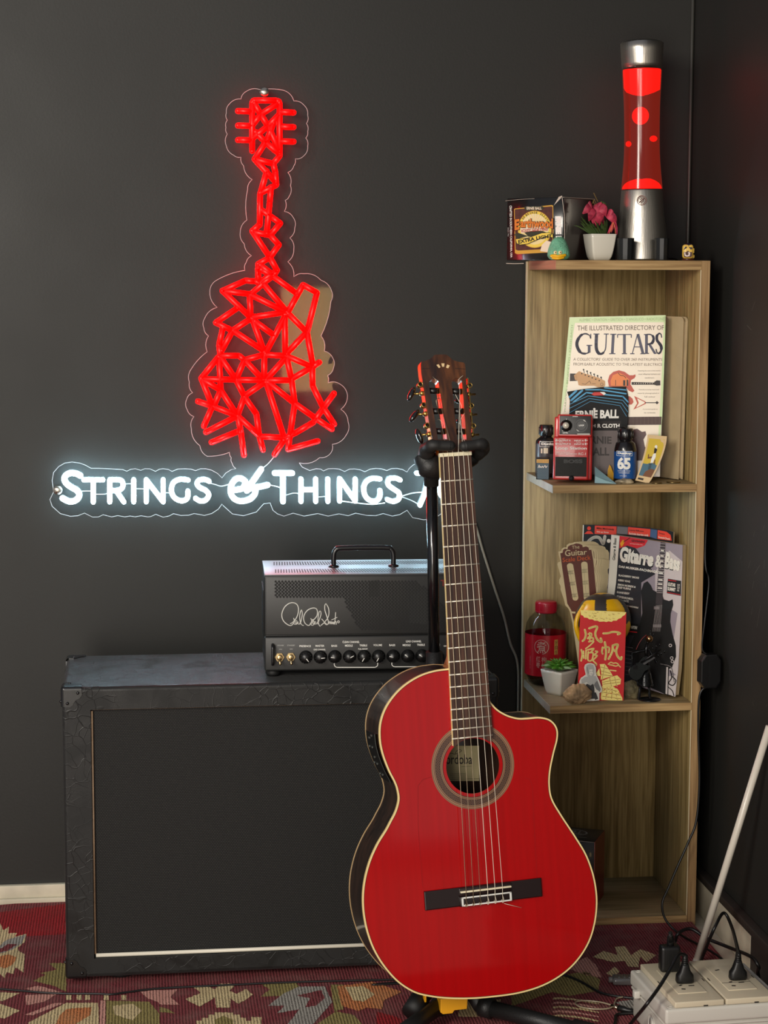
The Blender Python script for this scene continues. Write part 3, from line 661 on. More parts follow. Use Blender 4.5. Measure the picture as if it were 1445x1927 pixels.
d.text('TREMONTI', [(1330, 300), (1610, 296), (1610, 342), (1330, 346)], redp, 3, .02)
p.build('perforated_front_panel', amp)
# control panel
p = P(); p.box(-.0005, AW+.0005, -.004, .02, H0, HP, AB, .003)
d = D(p, Ma, 480, 1150, 3.803, -.004)
gry = mat('grey_print', (175, 175, 170), .5)
for t, q in (('POWER', (160, 241, 206, 250)), ('ON', (172, 269, 192, 277)), ('STANDBY', (230, 240, 286, 250)), ('ON', (248, 267, 268, 276)), ('PRESENCE', (317, 243, 399, 257)), ('MASTER', (432, 241, 495, 255)), ('LEAD CHANNEL', (419, 269, 504, 280)), ('BASS', (546, 241, 587, 255)),
             ('CLEAN CHANNEL', (625, 213, 747, 228)), ('MIDDLE', (643, 239, 698, 254)), ('TREBLE', (746, 238, 802, 252)), ('PULL BOOST', (738, 265, 806, 276)), ('VOLUME', (846, 236, 908, 250)), ('BASS', (960, 236, 1002, 250)), ('LEAD CHANNEL', (1079, 209, 1190, 223)), ('MIDDLE', (1056, 236, 1112, 250)), ('TREBLE', (1158, 234, 1214, 248)), ('VOLUME', (1262, 234, 1322, 248)), ('LEAD', (1350, 244, 1380, 254))):
    d.text(t, q, gry if t in ('POWER', 'STANDBY', 'ON') else K_white, 2, .015)
d.stroke([(566, 355), (566, 385), (574, 398), (585, 402), (858, 402), (870, 396), (877, 385), (877, 358)], 5, K_white, 2); d.stroke([(978, 352), (978, 384), (986, 394), (998, 398), (1400, 396)], 5, K_white, 2)
p.build('control_panel', amp)
kb = mat('knob_black', (15, 15, 15), .35, 0, .5)
def AF(x, y): q = loc(Ma, 480+x/3.803, 1150+y/3.803, -.004); return q
for (x, y, px, py) in ((362, 328, 377, 343), (466, 328, 486, 333), (570, 325, 560, 328), (675, 325, 692, 326), (779, 323, 777, 346), (882, 322, 881, 344), (987, 321, 980, 323), (1091, 320, 1089, 318), (1193, 318, 1190, 316), (1297, 318, 1300, 325)):
    q = AF(x, y); T = Matrix.Translation((q.x, -.004, q.y)) @ Matrix.Rotation(pi/2, 4, 'X')
    p = P(); p.lathe([(.0112, 0), (.0112, .002), (.0092, .003), (.0086, .011), (.0078, .013), (.0005, .0132)], kb, 24, T)
    for j in range(12): a = 2*pi*j/12; p.box(-.0006, .0006, .0082, .0094, .003, .011, kb, 0, T @ Matrix.Rotation(a, 4, 'Z'))
    kn = p.build('knob', amp)
    e = D(P(), Ma, 480, 1150, 3.803, -.0172); u = e.L(x+8, y+6); v = e.L(px, py); dx = Vector((px-x-8, py-y-6)); 
    if dx.length < 3: dx = Vector((1, .4))
    dx = dx.normalized()*.0074; c = Vector((q.x, q.y)); b_ = c+Vector((dx.x, -dx.y)); a_ = c+Vector((dx.x, -dx.y))*.1
    e.p.tube([(a_.x, -.0174, a_.y), (b_.x, -.0174, b_.y)], .00075, K_white, 6); e.p.build('pointer', kn)
nk = mat('brass_nickel', (205, 180, 135), .25, 1)
for (x, y) in ((175, 330), (255, 328)):
    q = AF(x, y); T = Matrix.Translation((q.x, -.004, q.y)) @ Matrix.Rotation(pi/2, 4, 'X')
    p = P(); p.lathe([(.0085, 0), (.0085, .001), (.0078, .0016), (.0005, .0017)], nk, 6, T, smooth=False); p.lathe([(.0048, .001), (.0046, .006), (.0036, .0065), (.0005, .0066)], nk, 20, T)
    p.build('switch_collar', amp)
    p = P(); p.tube([(q.x, -.009, q.y), (q.x+.0003, -.014, q.y-.004), (q.x+.0005, -.018, q.y-.0085)], [.0013, .0016, .0026], nk, 10); p.ball((q.x+.0005, -.018, q.y-.0085), .0026, nk, n=10); p.build('toggle_switch', amp)
for x in (AF(125, 300).x, AW-.010):
    p = P(); a = AF(125, 240).y; b_ = AF(125, 378).y
    p.tube(spline([(x, -.002, a), (x, -.013, a-.001), (x, -.016, a-.006), (x, -.016, b_+.006), (x, -.013, b_+.001), (x, -.002, b_)], 4), .0026, K_blackmetal, 10); p.build('guard_bar', amp)
# carrying handle
q0 = loc(Ma, 628, 1060, AD*.5); q1 = loc(Ma, 740, 1060, AD*.5); top_ = loc(Ma, 684, 1031, AD*.5).y
p = P(); hz = H1+.001
p.tube(spline([(q0.x, AD*.5, hz), (q0.x, AD*.5, top_-.012), (q0.x+.004, AD*.5, top_-.003), (q0.x+.014, AD*.5, top_), (q1.x-.014, AD*.5, top_), (q1.x-.004, AD*.5, top_-.003), (q1.x, AD*.5, top_-.012), (q1.x, AD*.5, hz)], 5), .0044, K_blackmetal, 14)
for q in (q0, q1): p.lathe([(.009, hz), (.009, hz+.0025), (.006, hz+.004)], K_blackmetal, 20, Matrix.Translation((q.x, AD*.5, 0)))
p.build('carrying_handle', amp)
for x in (.014, AW-.014):
    for y in (.018, AD-.02):
        p = P(); p.lathe([(.0105, 0.0004), (.0125, .004), (.0118, H0+.001)], K_rubber, 24, Matrix.Translation((x, y, 0))); p.build('rubber_foot', amp)
# side vent window
p = P(); p.box(-.0018, 0, .03, AD-.03, H0+.05, H1-.03, AB_d, .0006); p.build('side_vent', amp)
# ============================================================ acoustic guitar
def plate(p, outer, holes, y0, y1, m, T=None):
    """flat plate with holes: outline in x,z, thickness y0..y1"""
    c = bpy.data.curves.new('t', 'CURVE'); c.dimensions = '2D'; c.fill_mode = 'BOTH'; c.extrude = (y1-y0)/2
    for l in [outer]+holes:
        s = c.splines.new('POLY'); s.points.add(len(l)-1); s.use_cyclic_u = True
        for i, q in enumerate(l): s.points[i].co = (q[0], q[1], 0, 1)
    o = bpy.data.objects.new('t', c); COL.objects.link(o); dg = bpy.context.evaluated_depsgraph_get()
    me = bpy.data.meshes.new_from_object(o.evaluated_get(dg))
    ym = (y0+y1)/2; v = [(q.co.x, ym-q.co.z, q.co.y) for q in me.vertices]; f = [tuple(q.vertices) for q in me.polygons]
    bpy.data.objects.remove(o); bpy.data.curves.remove(c); bpy.data.meshes.remove(me)
    p.add(v, f, m, False, T); return p
def circ(x, z, r, n=48, ry=None): return [Vector((x+r*math.cos(2*pi*i/n), z+(ry or r)*math.sin(2*pi*i/n))) for i in range(n)]
og = CAM+ray(905, 1878)/F_PX*3.0
Mg = frame(og, .1187, .12)
a = loc(Mg, 911, 1673); b = loc(Mg, 857, 857); ROLLG = math.atan2(b.x-a.x, b.y-a.y)
Mg = frame(og, .1187, .12, ROLLG)
gt = thing('acoustic_guitar', Mg, 'red cutaway classical guitar with slotted headstock hanging in the floor stand', 'guitar')
Z5 = Z(640, 1220, 2.8333); Z6 = Z(640, 1560, 2.8333)
O = Z5([(578, 107), (500, 118), (420, 145), (340, 195), (280, 255), (235, 325), (211, 400), (208, 480), (222, 560), (255, 650), (288, 715), (303, 760), (308, 810), (292, 870), (264, 925)])
O += Z6([(241, 5), (195, 80), (155, 170), (128, 270), (118, 370), (125, 470), (148, 570), (185, 660), (240, 745), (310, 820), (395, 873), (480, 895), (570, 905), (680, 907), (800, 899), (950, 878), (1080, 838), (1190, 775), (1272, 695), (1330, 600), (1360, 500), (1371, 400), (1365, 310), (1345, 220), (1310, 130), (1262, 50)])
O += Z5([(1222, 952), (1178, 885), (1132, 805), (1118, 735), (1121, 655), (1140, 560), (1158, 490), (1160, 440), (1143, 402), (1110, 376), (1060, 366), (1000, 370), (950, 371), (895, 357), (845, 330), (812, 298), (797, 270), (780, 180), (776, 112)])
G = [loc(Mg, *q) for q in O]
GS = spline(G[:], 5)              # smooth all round, straight across the neck block
GS = [Vector(q) for q in GS]
nutc = (loc(Mg, 827, 858)+loc(Mg, 886.5, 858))/2
sad = loc(Mg, 911, 1673)
hole_c = loc(Mg, 889.8, 1441.3); hr = .0425
red = mat('red_lacquered_spruce', (172, 2, 5), .4, spec=.10, coat=.6, var=.04, vscale=140, stretch=(1, 1, .03), vcol=(163, 2, 4))
bind = mat('cream_binding', (240, 214, 150), .3, coat=.3); purf = mat('dark_purfling', (52, 20, 12), .35)
rose = wood('rosewood_side', (58, 38, 28), (26, 16, 12), 'z', .6, .3, .05, .6, (40, 26, 18))
inner = offset_poly(GS, .0032); inner2 = offset_poly(GS, .0024)
p = P(); plate(p, inner, [circ(*hole_c, hr, 64)], 0, .0026, red); sb = p.build('soundboard', gt)
p = P(); plate(p, GS, [inner2], -.0002, .0045, bind); plate(p, inner2, [inner], -.0001, .0024, purf); p.build('binding', gt, label='cream binding along the front edge')
DEP = .092
def band(p, pts, y0, y1, m, smooth=True, i0=0, i1=None, closed=True):
    n = len(pts); v = []; f = []
    for q in pts: v += [(q[0], y0, q[1]), (q[0], y1, q[1])]
    for i in range(n if closed else n-1): j = (i+1) % n; f.append((2*i, 2*i+1, 2*j+1, 2*j))
    p.add(v, f, m, smooth)
p = P(); band(p, offset_poly(GS, .0006), .0045, DEP-.003, rose)
sd = p.build('side', gt)
p = P(); plate(p, GS, [offset_poly(GS, .0022)], DEP-.003, DEP, mat('tan_binding', (200, 168, 120), .3, coat=.3)); p.build('binding', gt, label='thin tan binding along the back edge')
p = P(); p.prism([tuple(q) for q in offset_poly(GS, .0021)], DEP-.0025, DEP-.0005, rose)
lab = mat('paper_label', (170, 158, 118), .7)
pl = P(); d = D(pl, Mg, 800, 1370, 8.028, DEP-.005)
d.rect(230, 268, 815, 800, lab, 0); d.text('Cordoba', (215, 395, 708, 545), mat('label_ink', (40, 30, 24), .6), 2, .01)
d.stroke([(300, 390), (400, 380), (450, 395), (545, 350), (520, 325), (470, 350), (450, 395)], 7, MATS['label_ink'], 2, sm=4)
for y in (690, 715, 745): d.stroke([(370, y), (620, y-6)], 3, MATS['label_ink'], 2)
d.stroke([(540, 585), (700, 575)], 4, MATS['label_ink'], 2); d.stroke([(340, 775), (810, 765)], 4, MATS['label_ink'], 2)
bk = p.build('back', gt); pl.build('paper_label', bk)
# rosette
p = P()
def ring(r0, r1, m, k, n=96):
    y = -.0001*k-.0001; v = []; f = []
    for i in range(n):
        a = 2*pi*i/n; v += [(hole_c.x+r0*math.cos(a), y, hole_c.y+r0*math.sin(a)), (hole_c.x+r1*math.cos(a), y, hole_c.y+r1*math.sin(a))]
    for i in range(n): j = (i+1) % n; f.append((2*i, 2*i+1, 2*j+1, 2*j))
    p.add(v, f, m)
rt1 = mat('rosette_tan', (150, 112, 84), .35, coat=.4); rt2 = mat('rosette_dark', (40, 24, 18), .35, coat=.4); rt3 = mat('rosette_mid', (98, 70, 54), .35, coat=.4)
for i, (x0, x1, m) in enumerate(((.0475, .0485, rt2), (.0485, .0500, rt1), (.0500, .0507, rt2), (.0507, .0519, rt1), (.0519, .0528, rt2), (.0528, .0594, rt3), (.0594, .0602, rt2), (.0602, .0614, rt1), (.0614, .0621, rt2), (.0621, .0645, rt1), (.0645, .0650, rt2), (.0650, .0660, rt1))): ring(x0, x1, m, 1)
for k in range(4):
    r = .0537+k*.0016
    for i in range(84):
        a = 2*pi*(i+(k % 2)*.5)/84; u = Vector((math.cos(a), math.sin(a))); t = Vector((-u.y, u.x)); c = hole_c+u*r
        q = [c+u*.0008, c+t*.0012, c-u*.0008, c-t*.0012]; p.add([(v.x, -.0004, v.y) for v in q], [(0, 1, 2, 3)], rt2)
p.build('rosette', gt)
# clear tap plates either side of the strings, only their edges show
tp = mat('tap_plate_edge', (120, 10, 14), .3); p = P(); d = D(p, Mg, 640, 1220, 2.8333)
d.stroke([(490, 685), (440, 700), (415, 735), (416, 960), (440, 1270)], 1.3, tp, 1); p.build('tap_plate_edge', gt); p = P(); d = D(p, Mg, 640, 1220, 2.8333); d.stroke([(985, 690), (1012, 700), (1024, 735), (1035, 960), (1050, 1225)], 1.3, tp, 1)
p.build('tap_plate_edge', gt)
# bridge
eb = mat('dark_rosewood_bridge', (26, 10, 10), .3, coat=.3); bone = mat('bone', (232, 222, 190), .4)
p = P(); bl = [loc(Mg, *q) for q in Z6([(443, 315), (1068, 272), (1072, 372), (448, 422)])]
cx = (bl[0].x+bl[1].x)/2; hw = (bl[1]-bl[0]).length/2; bzc = sum(q.y for q in bl)/4; hh = (bl[1]-bl[2]).length/2
p.prism([(cx-hw, bzc-hh), (cx+hw, bzc-hh), (cx+hw, bzc+hh), (cx-hw, bzc+hh)], -.0045, 0, eb, bev=.0015)
c0 = loc(Mg, *Z6([(625, 300)])[0]); c1 = loc(Mg, *Z6([(905, 300)])[0])
p.box(c0.x, c1.x, -.0085, -.003, bzc-hh, bzc-hh+.015, eb, .001); p.box(c0.x, c1.x, -.0075, -.003, bzc+.001, bzc+hh-.001, eb, .001)
bzt = bzc-hh; br = p.build('bridge', gt)
p = P(); sx0 = loc(Mg, *Z6([(632, 327)])[0]).x; sx1 = loc(Mg, *Z6([(902, 305)])[0]).x; sz = (loc(Mg, *Z6([(632, 327)])[0]).y+loc(Mg, *Z6([(902, 305)])[0]).y)/2
p.box(sx0, sx1, -.0115, -.007, sz-.0013, sz+.0013, bone, .0005); p.build('saddle', gt)
wb = mat('white_tie_trim', (232, 232, 226), .35)
p = P(); t0 = bzt+.0005; t1 = bzt+.0145
p.box(sx0+.001, sx1, -.0098, -.0083, t0, t0+.0022, wb, .0003); p.box(sx0+.001, sx1, -.0098, -.0083, t1-.0022, t1, wb, .0003); p.box(sx0+.001, sx0+.004, -.0098, -.0083, t0, t1, wb, .0003); p.box(sx1-.003, sx1, -.0098, -.0083, t0, t1, wb, .0003)
p.build('tie_block_trim', gt)
# fretboard, neck
fbm = wood('rosewood_fretboard', (88, 56, 42), (46, 28, 22), 'z', .8, .4, .08, .15, (66, 42, 32))
nz = nutc.y; fe = loc(Mg, 853, 1404).y
fl = lambda z: nutc.x-(.0255+(nz-z)*.0118*.9); frr = lambda z: nutc.x+(.0255+(nz-z)*.0118*.9)
a0 = loc(Mg, 827.5, 860, -.006); a1 = loc(Mg, 886.5, 860, -.006); b0 = loc(Mg, 853, 1404, -.006); b1 = loc(Mg, 927, 1388, -.006)
def fx(z, s):
    (p0, p1) = ((a0, b0), (a1, b1))[s]; return p0.x+(p1.x-p0.x)*(z-p0.y)/(p1.y-p0.y)
zend = b0.y
arc = [(hole_c.x+.0445*math.cos(t), hole_c.y+.0445*math.sin(t)) for t in [pi*.5+(i-10)/10*.93 for i in range(21)]]
fbo = [(fx(nz, 0), nz), (fx(nz, 1), nz), (fx(zend+.008, 1), zend+.010)] + [q for q in arc if q[0] < fx(zend, 1)-.004 and q[0] > fx(zend, 0)+.005] + [(fx(zend, 0)+.004, zend), (fx(zend, 0), zend)]
p = P(); p.prism(fbo, -.0066, -.0001, fbm); fb = p.build('fretboard', gt)
p = P(); p.box(fx(zend, 0)-.0009, fx(zend, 0), -.0064, -.0002, zend, zend+.001, bind)
p = P(); v = [(fx(nz, 0)-.0005, -.0064, nz), (fx(nz, 0), -.0064, nz), (fx(zend, 0), -.0064, zend), (fx(zend, 0)-.0005, -.0064, zend), (fx(nz, 0)-.0005, -.0002, nz), (fx(nz, 0), -.0002, nz), (fx(zend, 0), -.0002, zend), (fx(zend, 0)-.0005, -.0002, zend)]
p.add(v, [(0, 1, 2, 3), (4, 7, 6, 5), (0, 3, 7, 4), (1, 5, 6, 2), (0, 4, 5, 1), (3, 2, 6, 7)], bind); p.build('fretboard_binding', gt)
frm = mat('nickel_fret', (226, 218, 200), .38, .5)
SC = nz-sad.y
for k in range(1, 20):
    z = nz-SC*(1-2**(-k/12))
    if z < zend+.004: continue
    p = P(); p.tube([(fx(z, 0), -.0068, z), (fx(z, 1), -.0068, z)], .0011, frm, 8); p.ball((fx(z, 0)-.0003, -.0066, z), .0015, mat('white_fret_end', (235, 232, 220), .4), n=8); p.build('fret', gt)
p = P(); p.box(fx(nz, 0)-.001, fx(nz, 1)+.0005, -.0095, -.0001, nz-.0005, nz+.0055, bone, .0008); p.build('nut', gt)
mah = wood('mahogany_neck', (196, 110, 42), (150, 76, 30), 'z', .8, .35, .04, .5)
p = P(); v = []; f = []; n = 12; zs = [nz+.004+i*((G[0].y+.004)-nz-.004)/10 for i in range(11)]
for i, z in enumerate(zs):
    w = (fx(z, 1)-fx(z, 0))/2-.0004; c = (fx(z, 1)+fx(z, 0))/2; dp = .0175+.003*i/10+(.028*max(0, (i-8)/2)**1.5)
    for j in range(n+1): t = pi*j/n; v.append((c-w*math.cos(t), .0+dp*math.sin(t)**.8, z))
for i in range(len(zs)-1):
    for j in range(n): q = i*(n+1)+j; f.append((q, q+1, q+n+2, q+n+1))
    q = i*(n+1); f.append((q+n, q, q+n+1, q+2*n+1))
f.append(tuple(range(n+1))); f.append(tuple((len(zs)-1)*(n+1)+j for j in range(n, -1, -1)))
p.add(v, f, mah, True); p.build('neck', gt)
zt = G[0].y; c = (fx(zt, 1)+fx(zt, 0))/2
p = P()
hv = []; hf = []
for i in range(9):
    z = zt-.002+.052*i/8; dp = .020+(DEP-.03)*(1-i/8)**2; w = (.029-.004*(i/8))
    for j in range(n+1): t = pi*j/n; hv.append((c-w*math.cos(t)*(1 if i > 2 else 1), .001+dp*math.sin(t)**.7, z))
for i in range(8):
    for j in range(n): q = i*(n+1)+j; hf.append((q, q+1, q+n+2, q+n+1))
p.add(hv, hf, mah, True); p.build('neck_heel', gt)
# headstock, tilted back from the nut
Mh = Mg @ Matrix.Translation((nutc.x, 0, nz+.004)) @ Matrix.Rotation(-.20, 4, 'X')
Zh = Z(740, 640, 6.568)
HO = [loc(Mh, *q) for q in Zh([(345, 265), (395, 258), (440, 240), (480, 212), (505, 186), (530, 179), (640, 178), (665, 184), (695, 208), (735, 246), (800, 266), (872, 278), (886, 300), (890, 340), (905, 560), (935, 800), (960, 1050), (968, 1240), (966, 1290), (945, 1340), (938, 1398), (572, 1398), (560, 1350), (520, 1300), (488, 1250), (440, 1000), (405, 800), (370, 560), (345, 400), (338, 300)])]
def slot(l, r, zc0, zc1, n=10):
    # l,r x at top / bottom; rounded top
    (lt, lb), (rt_, rb) = l, r; out = []
    for i in range(n+1): t = pi*i/n; out.append(((lt+rt_)/2-(rt_-lt)/2*math.cos(t), zc0-math.sin(t)*(rt_-lt)/2))
    out += [(rb, zc1), (lb, zc1)]; return out
S1 = [loc(Mh, *q) for q in Zh(slot((437, 552), (562, 668), 535, 1225))]; S2 = [loc(Mh, *q) for q in Zh(slot((722, 790), (850, 905), 535, 1230))]
hw_ = wood('headstock_rosewood', (104, 62, 36), (44, 28, 24), 'z', .5, .3, .04, .4, (74, 44, 28))
Th = Mg.inverted() @ Mh
p = P(); plate(p, HO, [S1, S2], 0, .002, hw_, Th); plate(p, offset_poly(HO, .0004), [S1, S2], .002, .020, mah, Th)
dd = D(P(), Mh, 740, 640, 6.568); ivory = mat('ivory_inlay', (226, 196, 148), .4)
for q in ([(532, 308), (560, 298), (583, 335), (563, 347)], [(593, 288), (632, 288), (628, 330), (603, 330)], [(665, 302), (698, 315), (678, 350), (650, 340)]): dd.poly(q, ivory, 1)
ln = mat('headstock_seam', (34, 20, 14), .5)
for q in ([(355, 352), (450, 352)], [(765, 350), (885, 358)]): dd.stroke(q, 6, ln, 1)
p.add(dd.p.v, dd.p.f, ivory, False, Th); 
for i in range(len(dd.p.f)): p.m[len(p.m)-len(dd.p.f)+i] = p.mi(dd.p.mats[dd.p.m[i]])
p.build('headstock', gt)
gold = mat('aged_gold_plate', (196, 160, 84), .3, 1, bump=.5, bscale=300); gdk = mat('tuner_gold', (190, 158, 90), .28, 1)
btn = mat('black_tuner_button', (12, 10, 10), .15, coat=.8)
def hz(x, y, yy=.010): q = loc(Mh, *Zh([(x, y)])[0], yy); return Vector((q.x, yy, q.y))
for side, rings, ax in ((0, ((335, 548), (378, 800), (422, 1053)), ((362, 480), (470, 1240))), (1, ((945, 560), (965, 810), (990, 1060)), ((900, 480), (968, 1190)))):
    sgn = -1 if side == 0 else 1
    A = hz(*ax[0]); B = hz(*ax[1]); dr_ = (B-A).normalized()
    p = P(); nn = Vector((sgn, 0, 0)); th = .0015
    wv = [(A+Vector((0, -.006, 0))), (B+Vector((0, -.006, 0))), (B+Vector((0, .009, 0))), (A+Vector((0, .009, 0)))]
    v = [q+nn*.0004 for q in wv]+[q+nn*(.0004+th) for q in wv]
    p.add(v, [(0, 1, 2, 3), (7, 6, 5, 4), (0, 4, 5, 1), (1, 5, 6, 2), (2, 6, 7, 3), (3, 7, 4, 0)], gold, False, Th); pt = p.build('tuner_plate', gt)
    for i, (rx, ry) in enumerate(rings):
        c = hz(rx, ry, .004); p = P(); T = Th @ Matrix.Translation(c) @ Matrix.Rotation(pi/2, 4, 'X')
        p.lathe([(.0042, -.009), (.0042, .001), (.0040, .0014), (.0030, .0014), (.0029, -.001)], gdk, 20, T, cap=False); p.lathe([(.0030, -.0012), (.0002, -.0012)], K_black, 16, T)
        e = c+Vector((-sgn*.002, .006, -.013)); p.lathe([(.0030, -.005), (.0036, -.003), (.0036, .003), (.0030, .005)], gdk, 14, Th @ Matrix.Translation(e) @ Matrix.Rotation(pi/2, 4, 'X'))
        p.tube([e+Vector((0, .0, 0)), e+Vector((sgn*.012, .004, .001))], .0017, gdk, 8, Th)
        tn = p.build('tuner', gt)
        p = P()
        if side == 0:
            bx = ((225, 665), (262, 935), (322, 1190))[i]; b_ = hz(*bx, .016); st = e+Vector((-.010, .004, .001))
            tilt = (.55, .75, -.25)[i]
            p.tube([st, (st+b_)/2], .0018, gdk, 8, Th)
            T = Th @ Matrix.Translation(b_) @ Matrix.Rotation(tilt, 4, 'Y')
            p.ball((0, 0, 0), .0062, btn, (.75, 1.1, 2.0), 16, T)
        else:
            b_ = e+Vector((-.004, .024, -.002)); p.tube([e+Vector((.0, .004, .0)), b_], .0018, gdk, 8, Th); p.ball(b_+Vector((0, .004, 0)), .0062, btn, (1.8, 1.0, .75), 16, Th)
        p.build('tuner_button', tn)
rl = mat('black_roller', (16, 14, 14), .35)
ys_ = ((628, 668, 636, 660), (880, 900, 880, 905), (1128, 1150, 1132, 1150))
RC = []
for i, (yl, _, yr, _) in enumerate(ys_):
    for (x0, x1, yv) in (((448, 485, 530)[i]-8, (562, 602, 650)[i]+4, yl), ((728, 758, 785)[i]-8, (848, 868, 890)[i]+4, yr)):
        A = hz(x0, yv, .008); B = hz(x1, yv, .008); p = P(); p.tube([A, B], .0048, rl, 14, Th); p.build('string_roller', gt); RC.append((A, B))
# strings
nx = [833.8, 843.3, 853, 862.6, 872, 880.8]; sx_ = [(876.5, 1675), (890, 1674), (903, 1673), (917.5, 1671.5), (931.2, 1670), (945.3, 1668)]
snick = mat('wound_string', (205, 190, 160), .3, 1); snyl = mat('nylon_string', (226, 216, 196), .25)
for i in range(6):
    a = loc(Mg, nx[i], 858, -.0100); b = loc(Mg, sx_[i][0], sx_[i][1]-1, -.0120)
    r = (.00062, .00056, .0005, .0005, .00045, .00042)[i]; m = snick if i < 3 else snyl
    roll = RC[(4, 2, 0, 1, 3, 5)[i]]; tgt = Th @ (roll[0]*(.3 if i in (2, 3) else .5)+roll[1]*(.7 if i in (2, 3) else .5)+Vector((0, -.005, 0)))
    tb = Vector((b.x, -.0100, bzt+.0135)); te = Vector((b.x, -.0098, bzt+.0005))
    p = P(); p.tube([tgt, Vector((a.x, -.0100, nz+.0025)), Vector((a.x, -.0098, nz-.001)), Vector((b.x, -.0120, sz)), tb, te], r, m, 6)
    p.tube(spline([tb+Vector((-.001, -.001, 0)), te+Vector((.0015, -.0006, .002)), te+Vector((-.001, -.0006, -.001)), te+Vector((-.002, -.0002, .004))], 4), r*.8, m, 5)
    p.tube(spline([tgt, tgt+Vector((.002*(-1)**i, -.005, .006)), tgt+Vector((-.003, -.006, .016)), tgt+Vector((-.006*(-1)**i, -.002, .017+.002*i))], 4), r*.8, m, 5)
    p.build('string', gt)
p = P(); a = loc(Mg, *Z6([(872, 396)])[0], -.004); b = loc(Mg, *Z6([(966, 420)])[0], -.001); p.tube([(a.x, -.006, a.y), (b.x, -.0012, b.y)], .0004, snyl, 5); p.build('string_tail', gt)
# pickup control panel on the left side
zA = loc(Mg, 712, 1382).y; zB = loc(Mg, 733, 1478).y
seg = [q for q in GS[:len(GS)//2] if zB <= q.y <= zA]
def shift(seg, d):
    o = []
    for i, q in enumerate(seg):
        t = (seg[min(i+1, len(seg)-1)]-seg[max(i-1, 0)]).normalized(); n = Vector((t.y, -t.x)); n = n if n.x < 0 else -n; o.append(q+n*d)
    return o
pb = mat('preamp_black', (18, 19, 18), .4); pg = mat('preamp_grey', (88, 90, 84), .4)
p = P(); o1 = shift(seg, .0016); band(p, o1, .016, .080, pb, closed=False); band(p, shift(seg, .0018), .018, .023, pg, closed=False)
for e in (0, -1): q = o1[e]; w_ = seg[e]; p.add([(q.x, .016, q.y), (q.x, .080, q.y), (w_.x, .080, w_.y), (w_.x, .016, w_.y)], [(0, 1, 2, 3)], pb)
L_ = len(seg)
for fr_, y, w in ((.10, .040, .016), (.16, .055, .02), (.28, .045, .008), (.28, .062, .008), (.45, .05, .012), (.6, .05, .012), (.6, .068, .008), (.78, .05, .014), (.78, .066, .008)):
    q = shift(seg, .0026)[int(fr_*L_)]; p.ball((q.x, y, q.y), .004, mat('preamp_slider', (70, 72, 68), .35), (.4, w/.012, .5), 10)
pr = p.build('preamp_panel', gt)

# ============================================================ guitar stand
plast = mat('stand_black_plastic', (24, 24, 24), .5, bump=.2, bscale=400); gloss = mat('stand_black_tube', (14, 14, 16), .18, 0, .6, coat=.4); foam = mat('yoke_black_foam', (30, 29, 28), .6)
yel = mat('yellow_plastic', (226, 160, 20), .45)
YP = 3.07
t = onY(812, 880, YP); c = onY(817, 1240, YP); hub = Vector((c.x+.028, YP-.015, .085))
st = thing('guitar_stand', (hub.x, hub.y, 0), 'black tubular floor stand with padded yoke holding the red guitar', 'guitar stand')
p = P(); p.tube([t, c], .0092, gloss, 20); p.build('pole', st, world=True)
p = P(); p.tube([c+Vector((0, 0, .012)), c+Vector((0, 0, -.09))], .0135, plast, 20); p.build('height_clutch', st, world=True)
p = P(); p.tube([c+Vector((0, 0, -.05)), hub], .0115, gloss, 16); p.build('lower_tube', st, world=True)
hw3 = lambda x, y, yy: Mh @ Vector((loc(Mh, *Zh([(x, y)])[0], yy).x, yy, loc(Mh, *Zh([(x, y)])[0], yy).y))
# yoke: two padded arms in front, rising from a cross bar behind the neck
cb = (hw3(700, 1440, .045))
for nm, f0, f1, bk_ in (('l', (490, 1300), (705, 1305), (400, 1440)), ('r', (875, 1312), (1095, 1285), (1030, 1400))):
    inn, outp = (f1, f0) if nm == 'l' else (f0, f1)
    A = hw3(*inn, -.018); B = hw3(*outp, -.017); Cc = hw3(outp[0]+(-60 if nm == 'l' else 15), outp[1]+35, .002); Dd = hw3(*bk_, .03)
    p = P(); p.tube(spline([A, (A*.4+B*.6), B, Cc, Dd], 5), [.0079]*10+[.0095]*6+[.0125]*5, foam, 14); p.ball(A, .0079, foam, n=14)
    p.build('padded_arm', st, world=True)
p = P(); L0 = hw3(375, 1440, .032); R0 = hw3(1020, 1395, .032)
p.tube(spline([L0, hw3(420, 1530, .03), hw3(560, 1570, .035), hw3(800, 1540, .04), hw3(960, 1460, .036), R0], 5), [.016, .021, .020, .016, .013, .011], plast, 14)
p.tube([hw3(450, 1545, .035), t+Vector((0, 0, .01)), t+Vector((0, 0, -.03))], [.02, .014, .0115], plast, 16); p.build('yoke', st, world=True)
# hub and legs
p = P(); p.tube([hub+Vector((0, 0, .03)), hub+Vector((0, 0, -.04))], .022, plast, 20); p.build('hub', st, world=True)
def floorpt(px, py, z=.020): return onZ(px, py, z)
R1 = floorpt(1090, 1940, .032); L1 = floorpt(735, 1958, .032); B1 = floorpt(790, 1882, .036)
hubf = onY(898, 1893, 2.93)
for nm, a, b in (('r', onY(905, 1893, 2.93), R1), ('l', onY(838, 1886, 2.95), L1)):
    p = P(); p.tube([hub+Vector((0, -.02, -.01)), a], .013, plast, 14); p.tube([a, a+(b-a)*.12], [.0165, .0165], plast, 16); p.tube([a+(b-a)*.08, b], .0128, gloss if False else plast, 16)
    lg = p.build('leg', st, world=True)
    p = P(); dv = (b-a).normalized(); p.tube([b-dv*.01, b+dv*.028], .0165, K_rubber, 16); p.build('rubber_foot', lg, world=True)
p = P(); p.tube([hub+Vector((0, 0, -.02)), B1], .0125, plast, 14); lg = p.build('leg', st, world=True)
